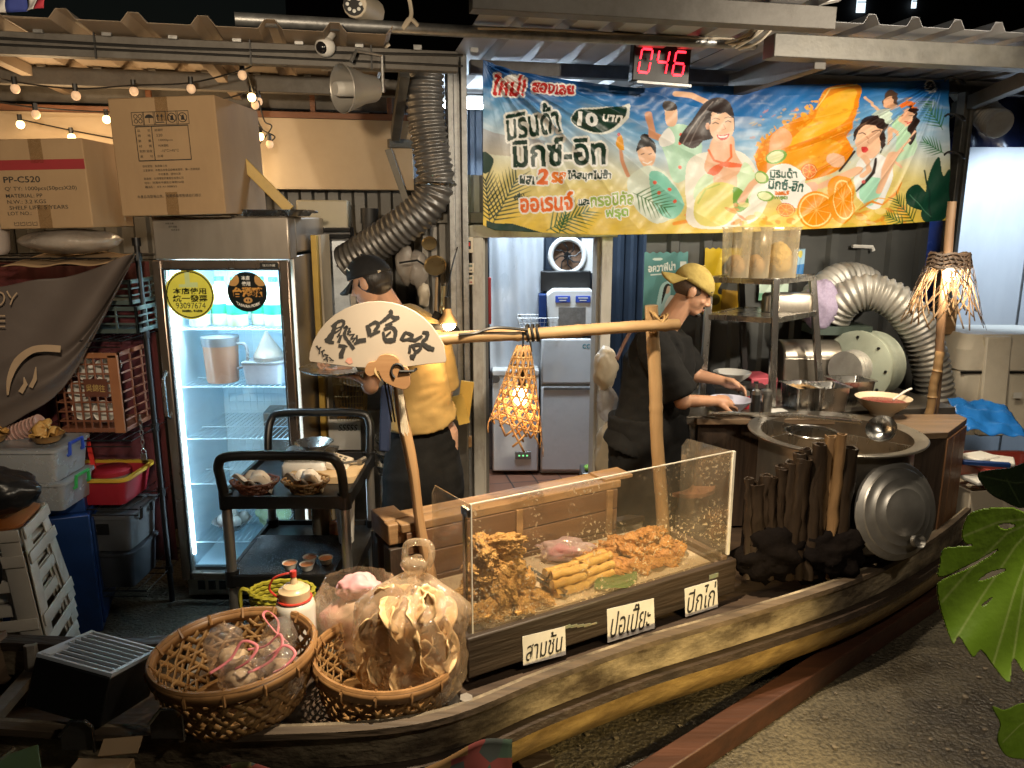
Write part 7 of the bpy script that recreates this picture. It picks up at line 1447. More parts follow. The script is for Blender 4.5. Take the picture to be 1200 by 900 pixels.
for i, (px, py, s, lab) in enumerate(((900, 672, .12, 'rounded charred log in front of the short bamboo stakes'), (966, 662, .125, 'larger charred log leaning beside the pot lid'))):
    o = G().blob((0, 0, 0), (s*1.25, .09, s), 40 + i, .4, 3.2, 4, .08).obj('charred_log', mat('char', (.006, .004, .003), (.003, .002, .002), 8, .9, 0, .6, spec=.08), smooth=180); p = at(px, py, 3.06); o.location = (p.x, p.y, .455 + s*.9); tag(o, lab, 'log')
t = thing('dark_backing', 'dark backing board added behind the row of charred bamboo stakes', 'board', (1.25, 3.1, .46)); g = G(); g.bar((.98, 3.06, .63), (1.46, 3.12, .63), .02, .34, (0, 0, 1)); g.obj('board', mat('char', (.006, .004, .003)), t, world=True)  # added dark sheet, stands in for the dark between stakes, hides the pot
# food containers on the counters
def gn(label, px, py, Y, w, d, h, fill=None):
    p = at(px, py, Y); t = thing('food_pan', label, 'food pan', (p.x, p.y, .977), 10); g = G(); loops(g, [rbox_loop(w - .02, d - .02, .02, 0), rbox_loop(w, d, .02, h), rbox_loop(w + .02, d + .02, .024, h), rbox_loop(w + .02, d + .02, .024, h + .004), rbox_loop(w - .006, d - .006, .02, h), rbox_loop(w - .03, d - .03, .02, h*.6)], True, True); g.obj('pan', M_STEEL, t, smooth=40)
    if fill: g = G(); g.grid(lambda a, b: Vector(((a-.5)*(w - .01), (b-.5)*(d - .01), h*.85 + .012*vnoise((a, b, 0), 14))), 30, 24); g.obj('filling', fill, t, smooth=180)
gn('steel food pan of chopped nuts nearest the shelf frame', 938, 465, 3.98, .14, .2, .12, mat('nuts', (.5, .33, .16), (.3, .17, .07), 60, .7)); gn('empty steel food pan in front of the blower', 968, 475, 3.92, .17, .16, .13); gn('steel food pan behind the empty one by the red bowl', 995, 462, 4.08, .2, .17, .13)
p = at(1033, 487, 3.83); t = thing('serving_bowl', 'cream bowl of dark red sauce on the counter by the pot', 'bowl', (p.x, p.y, .975)); g = G(); g.lathe([(.06, 0), (.062, .012), (.11, .05), (.132, .085), (.136, .09), (.128, .086), (.1, .05), (0, .03)], 40); g.obj('bowl', mat('cream_glaze', (.6, .5, .36), (.54, .44, .31), 4, .25), t, smooth=50); g = G(); g.lathe([(.115, .066), (0, .072)], 36); g.obj('sauce', mat('red_sauce', (.22, .02, .015), (.12, .01, .01), 40, .3, 0, .3), t); g = G(); g.tube(spl([(.05, .0, .075), (.11, .01, .115), (.15, .02, .13)]), .006, 6); g.obj('spoon', M_WHITE, t)
p = at(854, 480, 3.84); BOWL = Vector((p.x, p.y, .977)); t = thing('mixing_bowl', 'pale lilac bowl under the hands of the man in the backwards cap', 'bowl', BOWL); g = G(); g.lathe([(.05, 0), (.052, .01), (.09, .045), (.112, .07), (.116, .075), (.108, .07), (.085, .045), (0, .02)], 40); g.obj('bowl', mat('lilac_glaze', (.55, .55, .66), (.48, .48, .6), 4, .25), t, smooth=50)
p = at(858, 437, 4.25); t = thing('white_bowl', 'white wok shaped bowl on the black burner behind the hands', 'bowl', (p.x, p.y, 1.06)); g = G(); g.lathe([(.05, 0), (.095, .035), (.105, .055), (.098, .052), (.05, .01), (0, .01)], 32); g.obj('bowl', M_WHITE, t); g = G(); g.box((.02, 0, -.04), (.3, .3, .06)); g.box((.02, 0, -.005), (.26, .02, .012)); g.box((.02, 0, -.005), (.02, .26, .012)); g.obj('burner', M_BLACK, t)
for i, (px, py, Y, r, h, m, lab) in enumerate(((885, 478, 3.75, .022, .12, M_BLACK, 'black shaker beside the lilac bowl'), (897, 478, 3.8, .03, .11, M_STEEL, 'steel shaker between the black shaker and the shelf frame'), (872, 470, 3.95, .028, .07, M_RED, 'small red jar behind the lilac bowl'))):
    p = at(px, py, Y); t = thing('shaker', lab, 'shaker', (p.x, p.y, .977)); g = G(); g.lathe([(r, 0), (r, h), (r*.9, h + .01)], 20); g.obj('body', m, t); g = G(); g.lathe([(r*1.03, h), (r*.95, h + .02), (r*.3, h + .03), (r*.25, h + .05), (0, h + .05)], 20); g.obj('cap', M_STEELD, t)
for i, (px, py, Y, w, d, h, m, lab) in enumerate(((887, 430, 4.35, .16, .2, .1, mat('pink_tray', (.45, .07, .1)), 'pink red tray standing behind the white bowl'), (905, 484, 3.86, .16, .1, .008, M_WHITE, 'white towel folded on the counter behind the pot'))):
    p = at(px, py, Y); t = boxthing('folded_towel' if i else 'tray', lab, 'towel' if i else 'tray', (p.x, p.y, .977), (w, d, h), m, 10)
t = thing('wire_rack', 'round brown board and wire tray stacked under the steel counter', 'rack', (.9, 3.82, 0)); g = G(); g.lathe([(.16, .58), (.16, .6), (0, .6)], 30); g.obj('board', wood('brown_board', (.3, .13, .06), (.2, .08, .04), 'X'), t); g = G(); g.lathe([(.13, 0), (.13, .58)], 20); g.obj('stand', M_STEELD, t)
# splayed shelf frame
CO = {'F': (909, 326, 3.98, 905, 468), 'L': (832, 327, 4.15, 822, 474), 'Rr': (952, 325, 4.3, 962, 452), 'Bk': (868, 322, 4.5, 874, 440)}
sf = thing('shelf_frame', 'stainless splayed shelf stand carrying three tubs of noodles', 'shelf', at(905, 468, 4.0)); tops = {}; mids = {}
for k, (a, b, Y, c, d) in CO.items():
    tp_ = at(a, b, Y); bt = at(c, d, Y - .02); bt.z = .977; tops[k] = tp_; mids[k] = tp_.lerp(bt, .3); g = G(); g.bar(bt, tp_, .035, .035, (0, 1, 0)); g.obj('leg', M_STEEL if k != 'Bk' else M_BLACK, sf, world=True, bev=.003)
for lv, nm, dz in ((tops, 'top_shelf', 0), (mids, 'middle_shelf', 0)):
    q = [lv[k] for k in ('L', 'F', 'Rr', 'Bk')]; z = min(p.z for p in q) ; g = G(); slab(g, [(p.x, p.y) for p in q], z + .012, .018)
    for i in range(4): g.bar(Vector((q[i].x, q[i].y, z)), Vector((q[(i+1) % 4].x, q[(i+1) % 4].y, z)), .03, .03)
    g.obj(nm, M_STEEL, sf, world=True, bev=.002)
zs = min(p.z for p in tops.values()) + .014
M_NOOD = mat('noodle_mass', (.55, .38, .12), (.38, .24, .06), 45, .7, 0, .5, bscale=90)
for i, (px, lv, lab) in enumerate(((861, .12, 'clear tub a third full of brown crumbs on the shelf stand'), (884, .12, 'clear tub of brown crumbs in the middle of the three'), (911, .19, 'clear tub heaped with yellow fried noodles on the shelf stand'))):
    p = at(px, 322, 4.16); w = .105 if i < 2 else .15; t = thing('food_tub', lab, 'tub', (p.x, p.y, zs)); g = G(); loops(g, [rbox_loop(w*.92, .2, .02, 0), rbox_loop(w, .22, .02, .25), rbox_loop(w + .012, .23, .022, .262)], True, False); g.obj('tub', film('hazy_tub', (.95, .92, .86), .1, .34, (.7, .6, .42), .12), t, smooth=40); g = G(); g.blob((0, 0, lv*.48), (w*.43, .085, lv*.5), 50 + i, .12, 4, 4, .05); g.obj('filling', M_NOOD if i == 2 else mat('crumbs', (.4, .24, .1), (.3, .17, .06), 50, .8), t, smooth=180)
t = thing('hotel_pan', 'upright steel pan and rack resting on the middle shelf of the stand', 'pan', at(925, 365, 4.28)); z = min(p.z for p in mids.values()); g = G(); c = at(922, 362, 4.28); loops(g, [rbox_loop(.27, .1, .03, z + .014), rbox_loop(.27, .1, .03, z + .1), rbox_loop(.25, .08, .03, z + .115)], True, True); g.xf(Matrix.Translation((c.x, c.y, 0))); g.obj('pan', M_SOOT, t, world=True, smooth=40)
# wall posters
def poster(label, x0, x1, y0, y1, bg_, draw, name='poster'):
    q = [onwall(x, y, -.036) for x, y in ((x0, y0), (x1, y0), (x1, y1), (x0, y1))]; w, h = q[1].x - q[0].x, q[0].z - q[3].z; t = thing(name, label, 'poster', m=B @ Matrix.Translation(q[3]))
    n, k = 110, int(110*h/w); c = Canvas(n, k, bg_, lambda x, y: (np.asarray(x)*n, np.asarray(y)*n)); draw(c, h/w); c.obj('sheet', lambda u, v: np.stack([u*w, -.004 - .006*np.abs(np.sin(u*7 + v*3)), (1-v)*h + .004*np.sin(u*40)*(v < .02)], 1), printed('poster_print', .5), t); return t
def pd1(c, a):
    c.hard([(0, 0), (1, 0), (1, a), (0, a)], (.36, .58, .6)); c.poly([(.3, a), (.36, .8), (.5, .62), (.62, .7), (.6, a)], (.7, .85, .88)); c.ell((.54, .78), .07, .1, (.85, .75, .68)); c.poly([(.42, 1.1), (.46, .76), (.55, .66), (.64, .72), (.55, .72), (.5, .9)], (.12, .12, .13)); c.poly([(.5, 1.2), (.62, .92), (.8, 1.0), (.8, 1.3)], (.9, .92, .92))
    c.text('อควาฟีน่า', (.4, .3), .19, (.92, .95, .95), .62, -4, .02); c.line([(.16, .47), (.56, .45)], 3, (.85, .9, .9)); c.hard([(.82, .2), (.96, .2), (.96, .55), (.82, .55)], (.85, .88, .88)); c.ell((.3, .14), .12, .03, (.85, .92, .92))
def pd2(c, a):
    c.hard([(0, 0), (1, 0), (1, a), (0, a)], (.78, .66, .1)); c.ell((.62, .5), .16, .2, (.12, .1, .09)); c.ell((.64, .54), .1, .13, (.85, .68, .55)); c.poly([(.4, 1.1), (.55, .75), (.8, .75), (.95, 1.1)], (.2, .2, .18)); c.ell((.3, 1.25), .16, .14, (.4, .36, .12)); c.hard([(.5, 1.0), (.95, 1.05), (.95, 1.5), (.5, 1.5)], (.55, .42, .08)); c.ell((.7, .25), .3, .06, (.9, .8, .3))
poster('torn teal poster with white Thai letters and a dark haired woman', 752, 803, 296, 378, (.4, .6, .62), pd1); poster('bright yellow poster with a dark haired figure behind the shelf stand', 822, 866, 291, 368, (.8, .68, .1), pd2); poster('narrow pale blue notice beside the tubs of noodles', 927, 940, 292, 330, (.6, .75, .85), lambda c, a: (c.hard([(0, a*.5), (1, a*.45), (1, a), (0, a)], (.25, .5, .75)), c.ell((.6, .4), .2, .3, (.85, .8, .4)))); poster('white and green notice behind the steel pan', 888, 922, 330, 352, (.7, .78, .72), lambda c, a: c.hard([(.0, a*.6), (1, a*.6), (1, a), (0, a)], (.4, .6, .5)))
# ducts and blower
bl = thing('air_blower', 'pale green snail shaped air blower on the counter behind the pans', 'blower', at(1020, 430, 4.5)); c = at(1014, 428, 4.42)
mm = Matrix.Translation(c) @ Vector((-.8, -.6, 0)).to_track_quat('Z', 'Y').to_matrix().to_4x4(); M_MINT = mat('mint_paint', (.44, .48, .4), (.34, .38, .31), 6, .45, .1, .03, dirt=.4, dirtcol=(.1, .09, .07))
g = G(); g.lathe([(.11, .1), (.19, .1), (.21, .095), (.21, .07), (.19, .07), (.19, -.08), (.195, -.09), (.1, -.09)], 40, mm); g.obj('housing', M_MINT, bl, world=True, smooth=40); g = G(); ringtube(g, [mm @ Vector((0, 0, .08)), mm @ Vector((0, 0, .22))], .1, .03); g.obj('inlet_hose', M_FOIL, bl, world=True, smooth=60)
g = G(); [g.cyl(mm @ Vector((.175*math.cos(a), .175*math.sin(a), .095)), mm @ Vector((.175*math.cos(a), .175*math.sin(a), .106)), .009, n=6) for a in np.linspace(0, 5.6, 8)]; g.obj('bolt', M_BLACK, bl, world=True)
g = G(); c2 = at(925, 425, 4.5); g.box((c2.x + .1, c2.y, c2.z - .03), (.34, .22, .16)); g.tube([(c2.x - .07, c2.y, c2.z + .03), (c2.x + .27, c2.y, c2.z + .03)], .11, 24); g.obj('motor_cover', M_SOOT, bl, world=True, bev=.01); g = G(); g.box(at(980, 385, 4.55), (.34, .2, .05)); g.obj('mount_plate', mat('dark_green', (.04, .06, .05)), bl, world=True)
t = thing('foil_hose', 'fat silver ribbed hose arching over to the floor by the bamboo lamp', 'hose', at(1060, 400, 4.5)); g = G(); ringtube(g, spl([at(975, 372, 4.55), at(990, 352, 4.5), at(1020, 342, 4.45), at(1055, 358, 4.4), at(1080, 395, 4.4), at(1093, 440, 4.4), at(1100, 500, 4.4)]), .1, .034, .1, 26); g.obj('hose', M_FOIL, t, world=True, smooth=60)
t = thing('foil_hose', 'second silver ribbed hose curling behind the first into a mesh bag', 'hose', at(990, 330, 4.75)); g = G(); ringtube(g, spl([at(948, 372, 4.6), at(962, 345, 4.65), at(985, 328, 4.7), at(1012, 332, 4.75), at(1030, 352, 4.75)]), .1, .034, .09, 26); g.obj('hose', M_FOIL, t, world=True, smooth=60)
o = G().blob((0, 0, 0), (.1, .09, .15), 61, .12, 4, 4, .05).obj('mesh_bag', mat('lilac_mesh', (.42, .36, .5), (.25, .2, .32), 70, .5, 0, .6), smooth=180); o.location = at(962, 358, 4.5); tag(o, 'bundled lilac mesh bag tied on the end of the silver hose', 'bag')
# bamboo lamp, sockets, cool box, clutter
lpz = thing('shade_lamp', 'lamp with a fringed palm shade on a bamboo pole by the cool box', 'lamp', at(1096, 486, 3.92)); g = G(); a0, a1 = at(1094, 488, 3.9), at(1116, 236, 3.9); culm(g, a0, a1, .021, (.1, .36, .62, .86)); g.obj('pole', M_BAMBOO if False else wood('old_bamboo', (.2, .12, .06), (.09, .05, .03), 'Z', 3), lpz, world=True); g = G(); culm(g, at(1088, 488, 3.86), at(1102, 412, 3.88), .022, (.3, .7)); g.obj('short_culm', M_BAMBOO, lpz, world=True)
sc = at(1113, 298, 3.86); rl = random.Random(5)
for nm, mm_, cnt in (('shade', mat('palm_dark', (.07, .04, .022), (.03, .018, .011), 40, .6), 34), ('fringe', thin_lit('palm_lit', (.5, .36, .22), (.2, .12, .06)), 52)):
    g = G()
    for k in range(cnt):
        a = rl.uniform(0, 6.28); da = rl.uniform(-1.1, 1.1); L_ = rl.uniform(.2, .3) if nm == 'fringe' else rl.uniform(.12, .3); z0 = 0 if nm == 'shade' else -.07; pts = []; nr = []
        for i in range(5):
            tt = i/4; aa = a + da*tt; r = .092 + (.085 if nm == 'shade' else .1)*tt**1.1*L_/.28; pts.append(sc + Vector((r*math.cos(aa), r*math.sin(aa), z0 - L_*tt))); nr.append(Vector((math.cos(aa), math.sin(aa), .3)))
        g.ribbon(pts, nr, .008 if nm == 'fringe' else .005)
    if nm == 'shade':
        for z in (.0, -.02, -.04, -.06): g.tube([sc + Vector(((.09 - z*.12)*math.cos(a), (.076 - z*.12)*math.sin(a), z + .005*math.sin(a*6))) for a in np.linspace(0, 6.2832, 30)], .009, 5, True)
    g.obj(nm, mm_, lpz, world=True, solid=.0012)
g = G(); g.ell(sc + Vector((0, -.02, -.1)), (.034, .034, .03), 14); g.obj('bulb', glow('white_bulb', (1, .86, .62), 45), lpz, world=True)
lamp('shade_lamp_light', sc + Vector((0, -.03, -.15)), 9, (1, .8, .52), .04)
t = thing('wall_socket', 'cream socket box with a trailing white wire under the fringed lamp', 'socket', at(1083, 370, 4.85)); g = G(); g.box(at(1083, 370, 4.85), (.1, .05, .06)); g.obj('box', M_CREAM, t, world=True, bev=.004); g = G(); g.tube(spl([at(1090, 378, 4.83), at(1092, 392, 4.8), at(1100, 398, 4.8)]), .006, 5); g.obj('wire', M_WHITE, t, world=True)
boxthing('plywood_scrap', 'small plywood piece behind the bamboo pole', 'board', at(1112, 392, 4.8), (.07, .02, .22), M_PLY)
x0 = at(1124, 440, 4.6).x; zt, zb = at(1160, 393, 4.6).z, at(1160, 492, 4.6).z
t = thing('cool_box', 'big cream insulated cool box with moulded ribs by the white partition', 'cool box', (x0 + .35, 4.6, zb - .1)); h = zt - zb + .1; g = G(); loops(g, [rbox_loop(.68, .5, .05, 0), rbox_loop(.7, .52, .06, h*.62), rbox_loop(.7, .52, .06, h*.64), rbox_loop(.72, .54, .07, h*.66), rbox_loop(.72, .54, .07, h*.86), rbox_loop(.62, .44, .07, h)], True, True); g.xf(Matrix.Translation((0, .26, 0))); M_COOL = mat('cool_cream', (.66, .6, .5), (.58, .52, .42), 4, .4, 0, .02, dirt=.3, dirtcol=(.2, .16, .11)); g.obj('body', M_COOL, t, smooth=30)
g = G(); [g.box((-.14 + .31*i, -.008, h*.5), (.16, .05, h*.98), (-4, 0, 0)) for i in range(2)]; g.obj('strap', M_COOL, t, bev=.012); g = G(); g.box((.0, -.035, h*.42), (.05, .004, .035)); g.obj('label_paper', M_WHITE, t); g = G(); [g.box((x, -.006, h*.64), (.13, .012, .012)) for x in (-.28, .02, .3)]; g.obj('seam', M_BLACK, t)
o = G().grid(lambda a, b: Vector((-.16 + .34*a, .22*b - .05, .08 + .13*b - .05*a*a + .03*vnoise((a, b, 0), 4) + .012*abs(vnoise((a, b, 1), 8)))), 26, 20).obj('blue_bag', mat('bag_blue', (.02, .18, .6), (.015, .13, .45), 6, .3, 0, .3), solid=.002); o.location = at(1160, 520, 3.95); tag(o, 'crumpled bright blue plastic bag behind the counter end', 'bag')
p = at(1178, 545, 3.9); t = basin('red_tub', 'coral red tub with white lids in it beside the blue bag', p - Vector((0, 0, .12)), .42, .32, .14, mat('coral', (.5, .08, .06), None, 5, .4), mat('coral', (.5, .08, .06)), .85, 'tub')
for i, (px, py, Y, rz, lab) in enumerate(((1148, 532, 3.82, 20, 'white foam lid lying left in the clutter by the red tub'), (1168, 535, 3.8, -30, 'white foam lid tilted in the red tub'), (1152, 558, 3.72, 10, 'white foam tray below the blue strip'))):
    boxthing('foam_lid', lab.replace(' left', ''), 'lid', at(px, py, Y) - Vector((0, 0, .03)), (.16, .12, .025), M_WHITE, rz, .008)
boxthing('blue_strip', 'dark blue plastic strip across the clutter of white lids', 'strip', at(1155, 546, 3.72), (.22, .03, .025), M_BLUE, -14); boxthing('clutter_box', 'cream carton under the clutter beside the counter end', 'box', (at(1175, 560, 3.85).x, 3.95, .0), (.55, .4, .6), M_CREAM, 8)
# sack and bag by the door
for i, (px, py, s, m, lab) in enumerate(((709, 432, (.07, .05, .13), M_CREAM, 'cream cloth sack tied by the right door jamb'), (711, 472, (.06, .05, .1), M_BAGW, 'white plastic bag hanging under the cloth sack'), (712, 535, (.08, .06, .2), mat('beige_apron', (.3, .25, .18), None, 4, .8), 'beige cloth hanging low by the right door jamb'))):
    o = G().blob((0, 0, 0), s, 70 + i, .2, 3, 4, .04).obj('cloth_sack' if i != 1 else 'plastic_bag', m, smooth=180); o.location = at(px, py, 4.4); tag(o, lab, 'sack' if i != 1 else 'bag')

# ================================================================ monstera beside the lane
def leaf(name, par, pts, Y, dfun, colr, veins, slots=()):
    P_ = smooth_poly(pts, 5); x0, y0 = P_.min(0); x1, y1 = P_.max(0); n = 150; k = int(n*(y1-y0)/(x1-x0)) + 1
    c = Canvas(n, k, colr[0], lambda x, y: ((np.asarray(x)-x0)/(x1-x0)*(n-1), (np.asarray(y)-y0)/(y1-y0)*(k-1))); c.paint(np.clip(c.noise(.5, 9, 3) + .3, 0, 1), colr[1], .6)
    for v in veins: c.line(v, 2.0, colr[2], .8)
    M = c.polymask(P_); 
    for s_ in slots: M = M*(1 - c.polymask(smooth_poly(s_, 4)))
    def f(u, v):
        x, y = x0 + u*(x1-x0), y0 + v*(y1-y0); Yd = Y + dfun(u, v); dx, dy = x - 600, y - 450; d = np.stack([dx, FPX*math.cos(PITCH) - dy*math.sin(PITCH), -FPX*math.sin(PITCH) - dy*math.cos(PITCH)], 1); return np.array([0, 0, CAM_Z]) + d*(Yd/d[:, 1])[:, None]
    o = c.obj(name, f, printed('leaf_print', .38, .1, 60, .45), par, True)
    bm = bmesh.new(); bm.from_mesh(o.data); bm.faces.ensure_lookup_table(); bm.verts.ensure_lookup_table(); mf = M.ravel() > .5
    bmesh.ops.delete(bm, geom=[q for q in bm.faces if sum(mf[v.index] for v in q.verts) < 3], context='FACES'); bmesh.ops.delete(bm, geom=[v for v in bm.verts if not v.link_faces], context='VERTS'); bm.to_mesh(o.data); bm.free(); d = o.modifiers.new('s', 'SOLIDIFY'); d.thickness = .0015; return o
mp_ = thing('monstera_plant', 'big split leaf plant leaning in at the lane edge', 'plant', (1.35, 1.5, 0))
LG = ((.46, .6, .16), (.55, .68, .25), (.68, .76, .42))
big = [(1182, 594), (1140, 600), (1127, 622), (1131, 637), (1148, 640), (1108, 642), (1101, 660), (1101, 677), (1135, 663), (1167, 645), (1166, 648), (1140, 664), (1101, 682), (1099, 700), (1106, 728), (1117, 755), (1124, 746), (1140, 770), (1150, 762), (1164, 780), (1183, 800), (1188, 772), (1205, 790), (1235, 770), (1262, 730), (1270, 680), (1262, 630), (1235, 598), (1210, 604)]
leaf('leaf', mp_, big, 1.24, lambda u, v: .1*u*u - .07*(v-.35)**2*2 + .025*np.sin(u*9 + v*11)*.3, LG, [[(1222, 606), (1190, 640), (1150, 700), (1118, 752)], [(1222, 606), (1205, 660), (1192, 740), (1184, 795)], [(1222, 606), (1180, 625), (1135, 670), (1104, 705)], [(1222, 606), (1170, 612), (1130, 628)], [(1222, 606), (1190, 690), (1164, 778)], [(1222, 606), (1235, 700), (1238, 768)]], ([(1147, 681), (1160, 671), (1180, 667), (1166, 675)], [(1150, 710), (1158, 703), (1164, 700), (1156, 708)], [(1170, 616), (1182, 614), (1190, 617), (1178, 620)]))
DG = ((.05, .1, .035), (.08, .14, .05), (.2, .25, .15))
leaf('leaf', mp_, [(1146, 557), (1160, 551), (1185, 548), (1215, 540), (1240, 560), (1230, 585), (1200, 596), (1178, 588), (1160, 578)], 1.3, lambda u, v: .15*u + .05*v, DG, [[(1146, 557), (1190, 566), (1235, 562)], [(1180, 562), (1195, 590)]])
leaf('leaf', mp_, [(1163, 828), (1178, 832), (1200, 824), (1230, 830), (1250, 860), (1230, 890), (1200, 890), (1180, 886), (1169, 868), (1172, 848)], 1.22, lambda u, v: .08*u, LG, [[(1230, 830), (1195, 850), (1175, 870)]])
g = G(); g.tube(spl([at(1224, 606, 1.36), at(1255, 680, 1.42), Vector((1.32, 1.46, .7)), Vector((1.35, 1.5, .02))]), .011, 8); g.tube(spl([at(1238, 560, 1.45), at(1275, 640, 1.5), Vector((1.37, 1.52, .6)), Vector((1.36, 1.51, .02))]), .01, 8); g.tube(spl([at(1236, 832, 1.3), at(1262, 860, 1.4), Vector((1.36, 1.47, .3)), Vector((1.34, 1.5, .02))]), .009, 8); g.obj('stem', mat('stem_green', (.12, .2, .05), None, 6, .5), mp_, world=True); g = G(); g.lathe([(.12, 0), (.16, .26), (.17, .27), (.15, .25), (0, .24)], 28, Matrix.Translation((1.42, 1.55, 0))); g.obj('planter', mat('planter', (.16, .07, .04)), mp_, world=True)
# ================================================================ people
def remesh(g, name, m, parent=None, vox=.007, sm=5, wr=0, seed=0):
    tmp = g.obj('tmp', None, None, smooth=0); d = tmp.modifiers.new('r', 'REMESH'); d.mode = 'VOXEL'; d.voxel_size = vox; s_ = tmp.modifiers.new('s', 'SMOOTH'); s_.factor = .5; s_.iterations = sm
    dg = bpy.context.evaluated_depsgraph_get(); dg.update(); me = bpy.data.meshes.new_from_object(tmp.evaluated_get(dg)); old = tmp.data; bpy.data.objects.remove(tmp); bpy.data.meshes.remove(old)
    bm = bmesh.new(); bm.from_mesh(me); bm.verts.ensure_lookup_table()          # keep the one continuous surface
    seen = set(); best = []
    for v0 in bm.verts:
        if v0.index in seen: continue
        st_ = [v0]; comp = []; seen.add(v0.index)
        while st_:
            v = st_.pop(); comp.append(v)
            for e in v.link_edges:
                w = e.other_vert(v)
                if w.index not in seen: seen.add(w.index); st_.append(w)
        if len(comp) > len(best): best = comp
    bs = set(best); bmesh.ops.delete(bm, geom=[v for v in bm.verts if v not in bs], context='VERTS')
    if wr:
        bm.normal_update()
        for v in bm.verts: q = v.co; v.co = q + v.normal*wr*(noise.noise(Vector((q.x*9 + seed, q.y*9, q.z*5))) + .7*abs(noise.noise(Vector((q.x*5 + q.z*11, q.y*5 + seed, q.z*16 - q.x*9)))))
    bm.to_mesh(me); bm.free(); me.materials.append(m); me.polygons.foreach_set('use_smooth', [True]*len(me.polygons)); me.name = name
    o = bpy.data.objects.new(name, me); COL.objects.link(o)
    if parent: o.parent = parent
    return o
def cap(g, pts, rs, n=14, flat=None):
    """tapered limb with rounded ends"""
    P = [Vector(p) for p in pts]; g.tube(P, rs, n, flat=flat)
    for p, r in zip(P, rs): g.ell(p, (r, r, r), n)
    return g
M_SKIN = mat('skin', (.46, .25, .15), (.4, .205, .12), 14, .5, 0, .05, bscale=200, sss=.12); M_SKIN2 = mat('skin_pale', (.52, .31, .21), (.46, .26, .17), 14, .5, 0, .05, bscale=200, sss=.12)
M_HAIR = mat('black_hair', (.012, .01, .009), (.02, .016, .013), 60, .45, 0, .3, bscale=160, stretch=(1, 1, .2))
def head(g, c, fwd, up):
    """head of length .23 m centred on c, looking along fwd"""
    f = Vector(fwd).normalized(); u = Vector(up); u = (u - f*u.dot(f)).normalized(); s = f.cross(u); M = Matrix((f, s, u)).transposed()
    def p(x, y, z): return Vector(c) + M @ Vector((x, y, z))
    g.ell(p(-.012, 0, .03), (.098, .076, .09), 24, M); g.ell(p(.018, 0, -.025), (.07, .062, .085), 22, M); g.ell(p(.05, 0, -.085), (.034, .036, .026), 16, M); g.ell(p(.02, 0, -.075), (.05, .05, .035), 16, M)
    g.ell(p(.072, 0, .03), (.02, .05, .018), 14, M); g.tube([p(.08, 0, .015), p(.094, 0, -.012), p(.104, 0, -.03), p(.088, 0, -.036)], [.009, .011, .013, .011], 10)
    for k in (-1, 1): g.ell(p(.092, k*.012, -.034), (.009, .008, .007), 10, M); g.ell(p(.058, k*.038, -.028), (.02, .018, .018), 12, M); g.ell(p(-.012, k*.077, -.01), (.018, .009, .033), 14, M); g.ell(p(-.006, k*.081, -.012), (.02, .006, .026), 12, M)
    g.ell(p(.084, 0, -.059), (.012, .024, .007), 12, M); g.ell(p(.082, 0, -.071), (.012, .022, .008), 12, M)
    return p, M
def hand(g, w, d, nrm, curl=.6, L=.17, spread=.018):
    """five bent fingers on a palm: w wrist, d pointing direction, nrm back of the hand"""
    w = Vector(w); d = Vector(d).normalized(); n = Vector(nrm); n = (n - d*n.dot(d)).normalized(); s = d.cross(n)
    cap(g, [w, w + d*.05 + s*.012, w + d*.08 + s*.02], [.026, .03, .02], 12); cap(g, [w + d*.03 - s*.012, w + d*.08 - s*.022], [.026, .018], 12); g.ell(w + d*.06, (.032, .032, .022), 12)
    for i, (o, l) in enumerate(((.031, .066), (.011, .078), (-.01, .073), (-.03, .058))):
        b = w + d*.085 + s*o; p1 = b + (d*math.cos(curl*.5) - n*math.sin(curl*.5))*l*.45 + s*o*.2; p2 = p1 + (d*math.cos(curl*1.3) - n*math.sin(curl*1.3))*l*.33; p3 = p2 + (d*math.cos(curl*1.9) - n*math.sin(curl*1.9))*l*.27
        cap(g, [b, p1, p2, p3], [.0105, .0095, .0088, .0075], 8)
    b = w + d*.025 + s*.03; p1 = b + d*.035 + s*.028 - n*.012; p2 = p1 + d*.03 + s*.004 - n*.012; cap(g, [b, p1, p2], [.015, .012, .009], 8)
def cap_hat(parent, p, M, m, back=True, name='cap', z=0):
    g = G(); n = 28; k = 9; vs = []; fs = []
    for i in range(k+1):
        th = (math.pi/2)*i/k
        for j in range(n): a = 2*math.pi*j/n; vs.append(p(-.01 + .107*math.cos(th)*math.cos(a), .086*math.cos(th)*math.sin(a), .028 + z + .1*math.sin(th) + .012*math.cos(a)*(1 if back else -1)*math.cos(th)*-1))
    g.add(vs, [(i*n+j, i*n+(j+1) % n, (i+1)*n+(j+1) % n, (i+1)*n+j) for i in range(k) for j in range(n)]); h = g.obj(name, m, parent, world=True, solid=.004, smooth=60)
    s = -1 if back else 1; g = G(); g.grid(lambda a, b: p(-.01 + s*(.09*math.cos((a-.5)*2.0) + b*.082*math.cos((a-.5)*1.7)), .086*math.sin((a-.5)*2.2)*(1 - .05*b), .03 + z - .026*b - .03*b*abs(a-.5)*2 + (.012 if back else -.0)), 18, 8); g.obj('visor', m, h, world=True, solid=.005, smooth=60); g = G(); g.ell(p(-.01, 0, .132 + z), (.008, .008, .005), 10); g.obj('button', m, h, world=True); return h

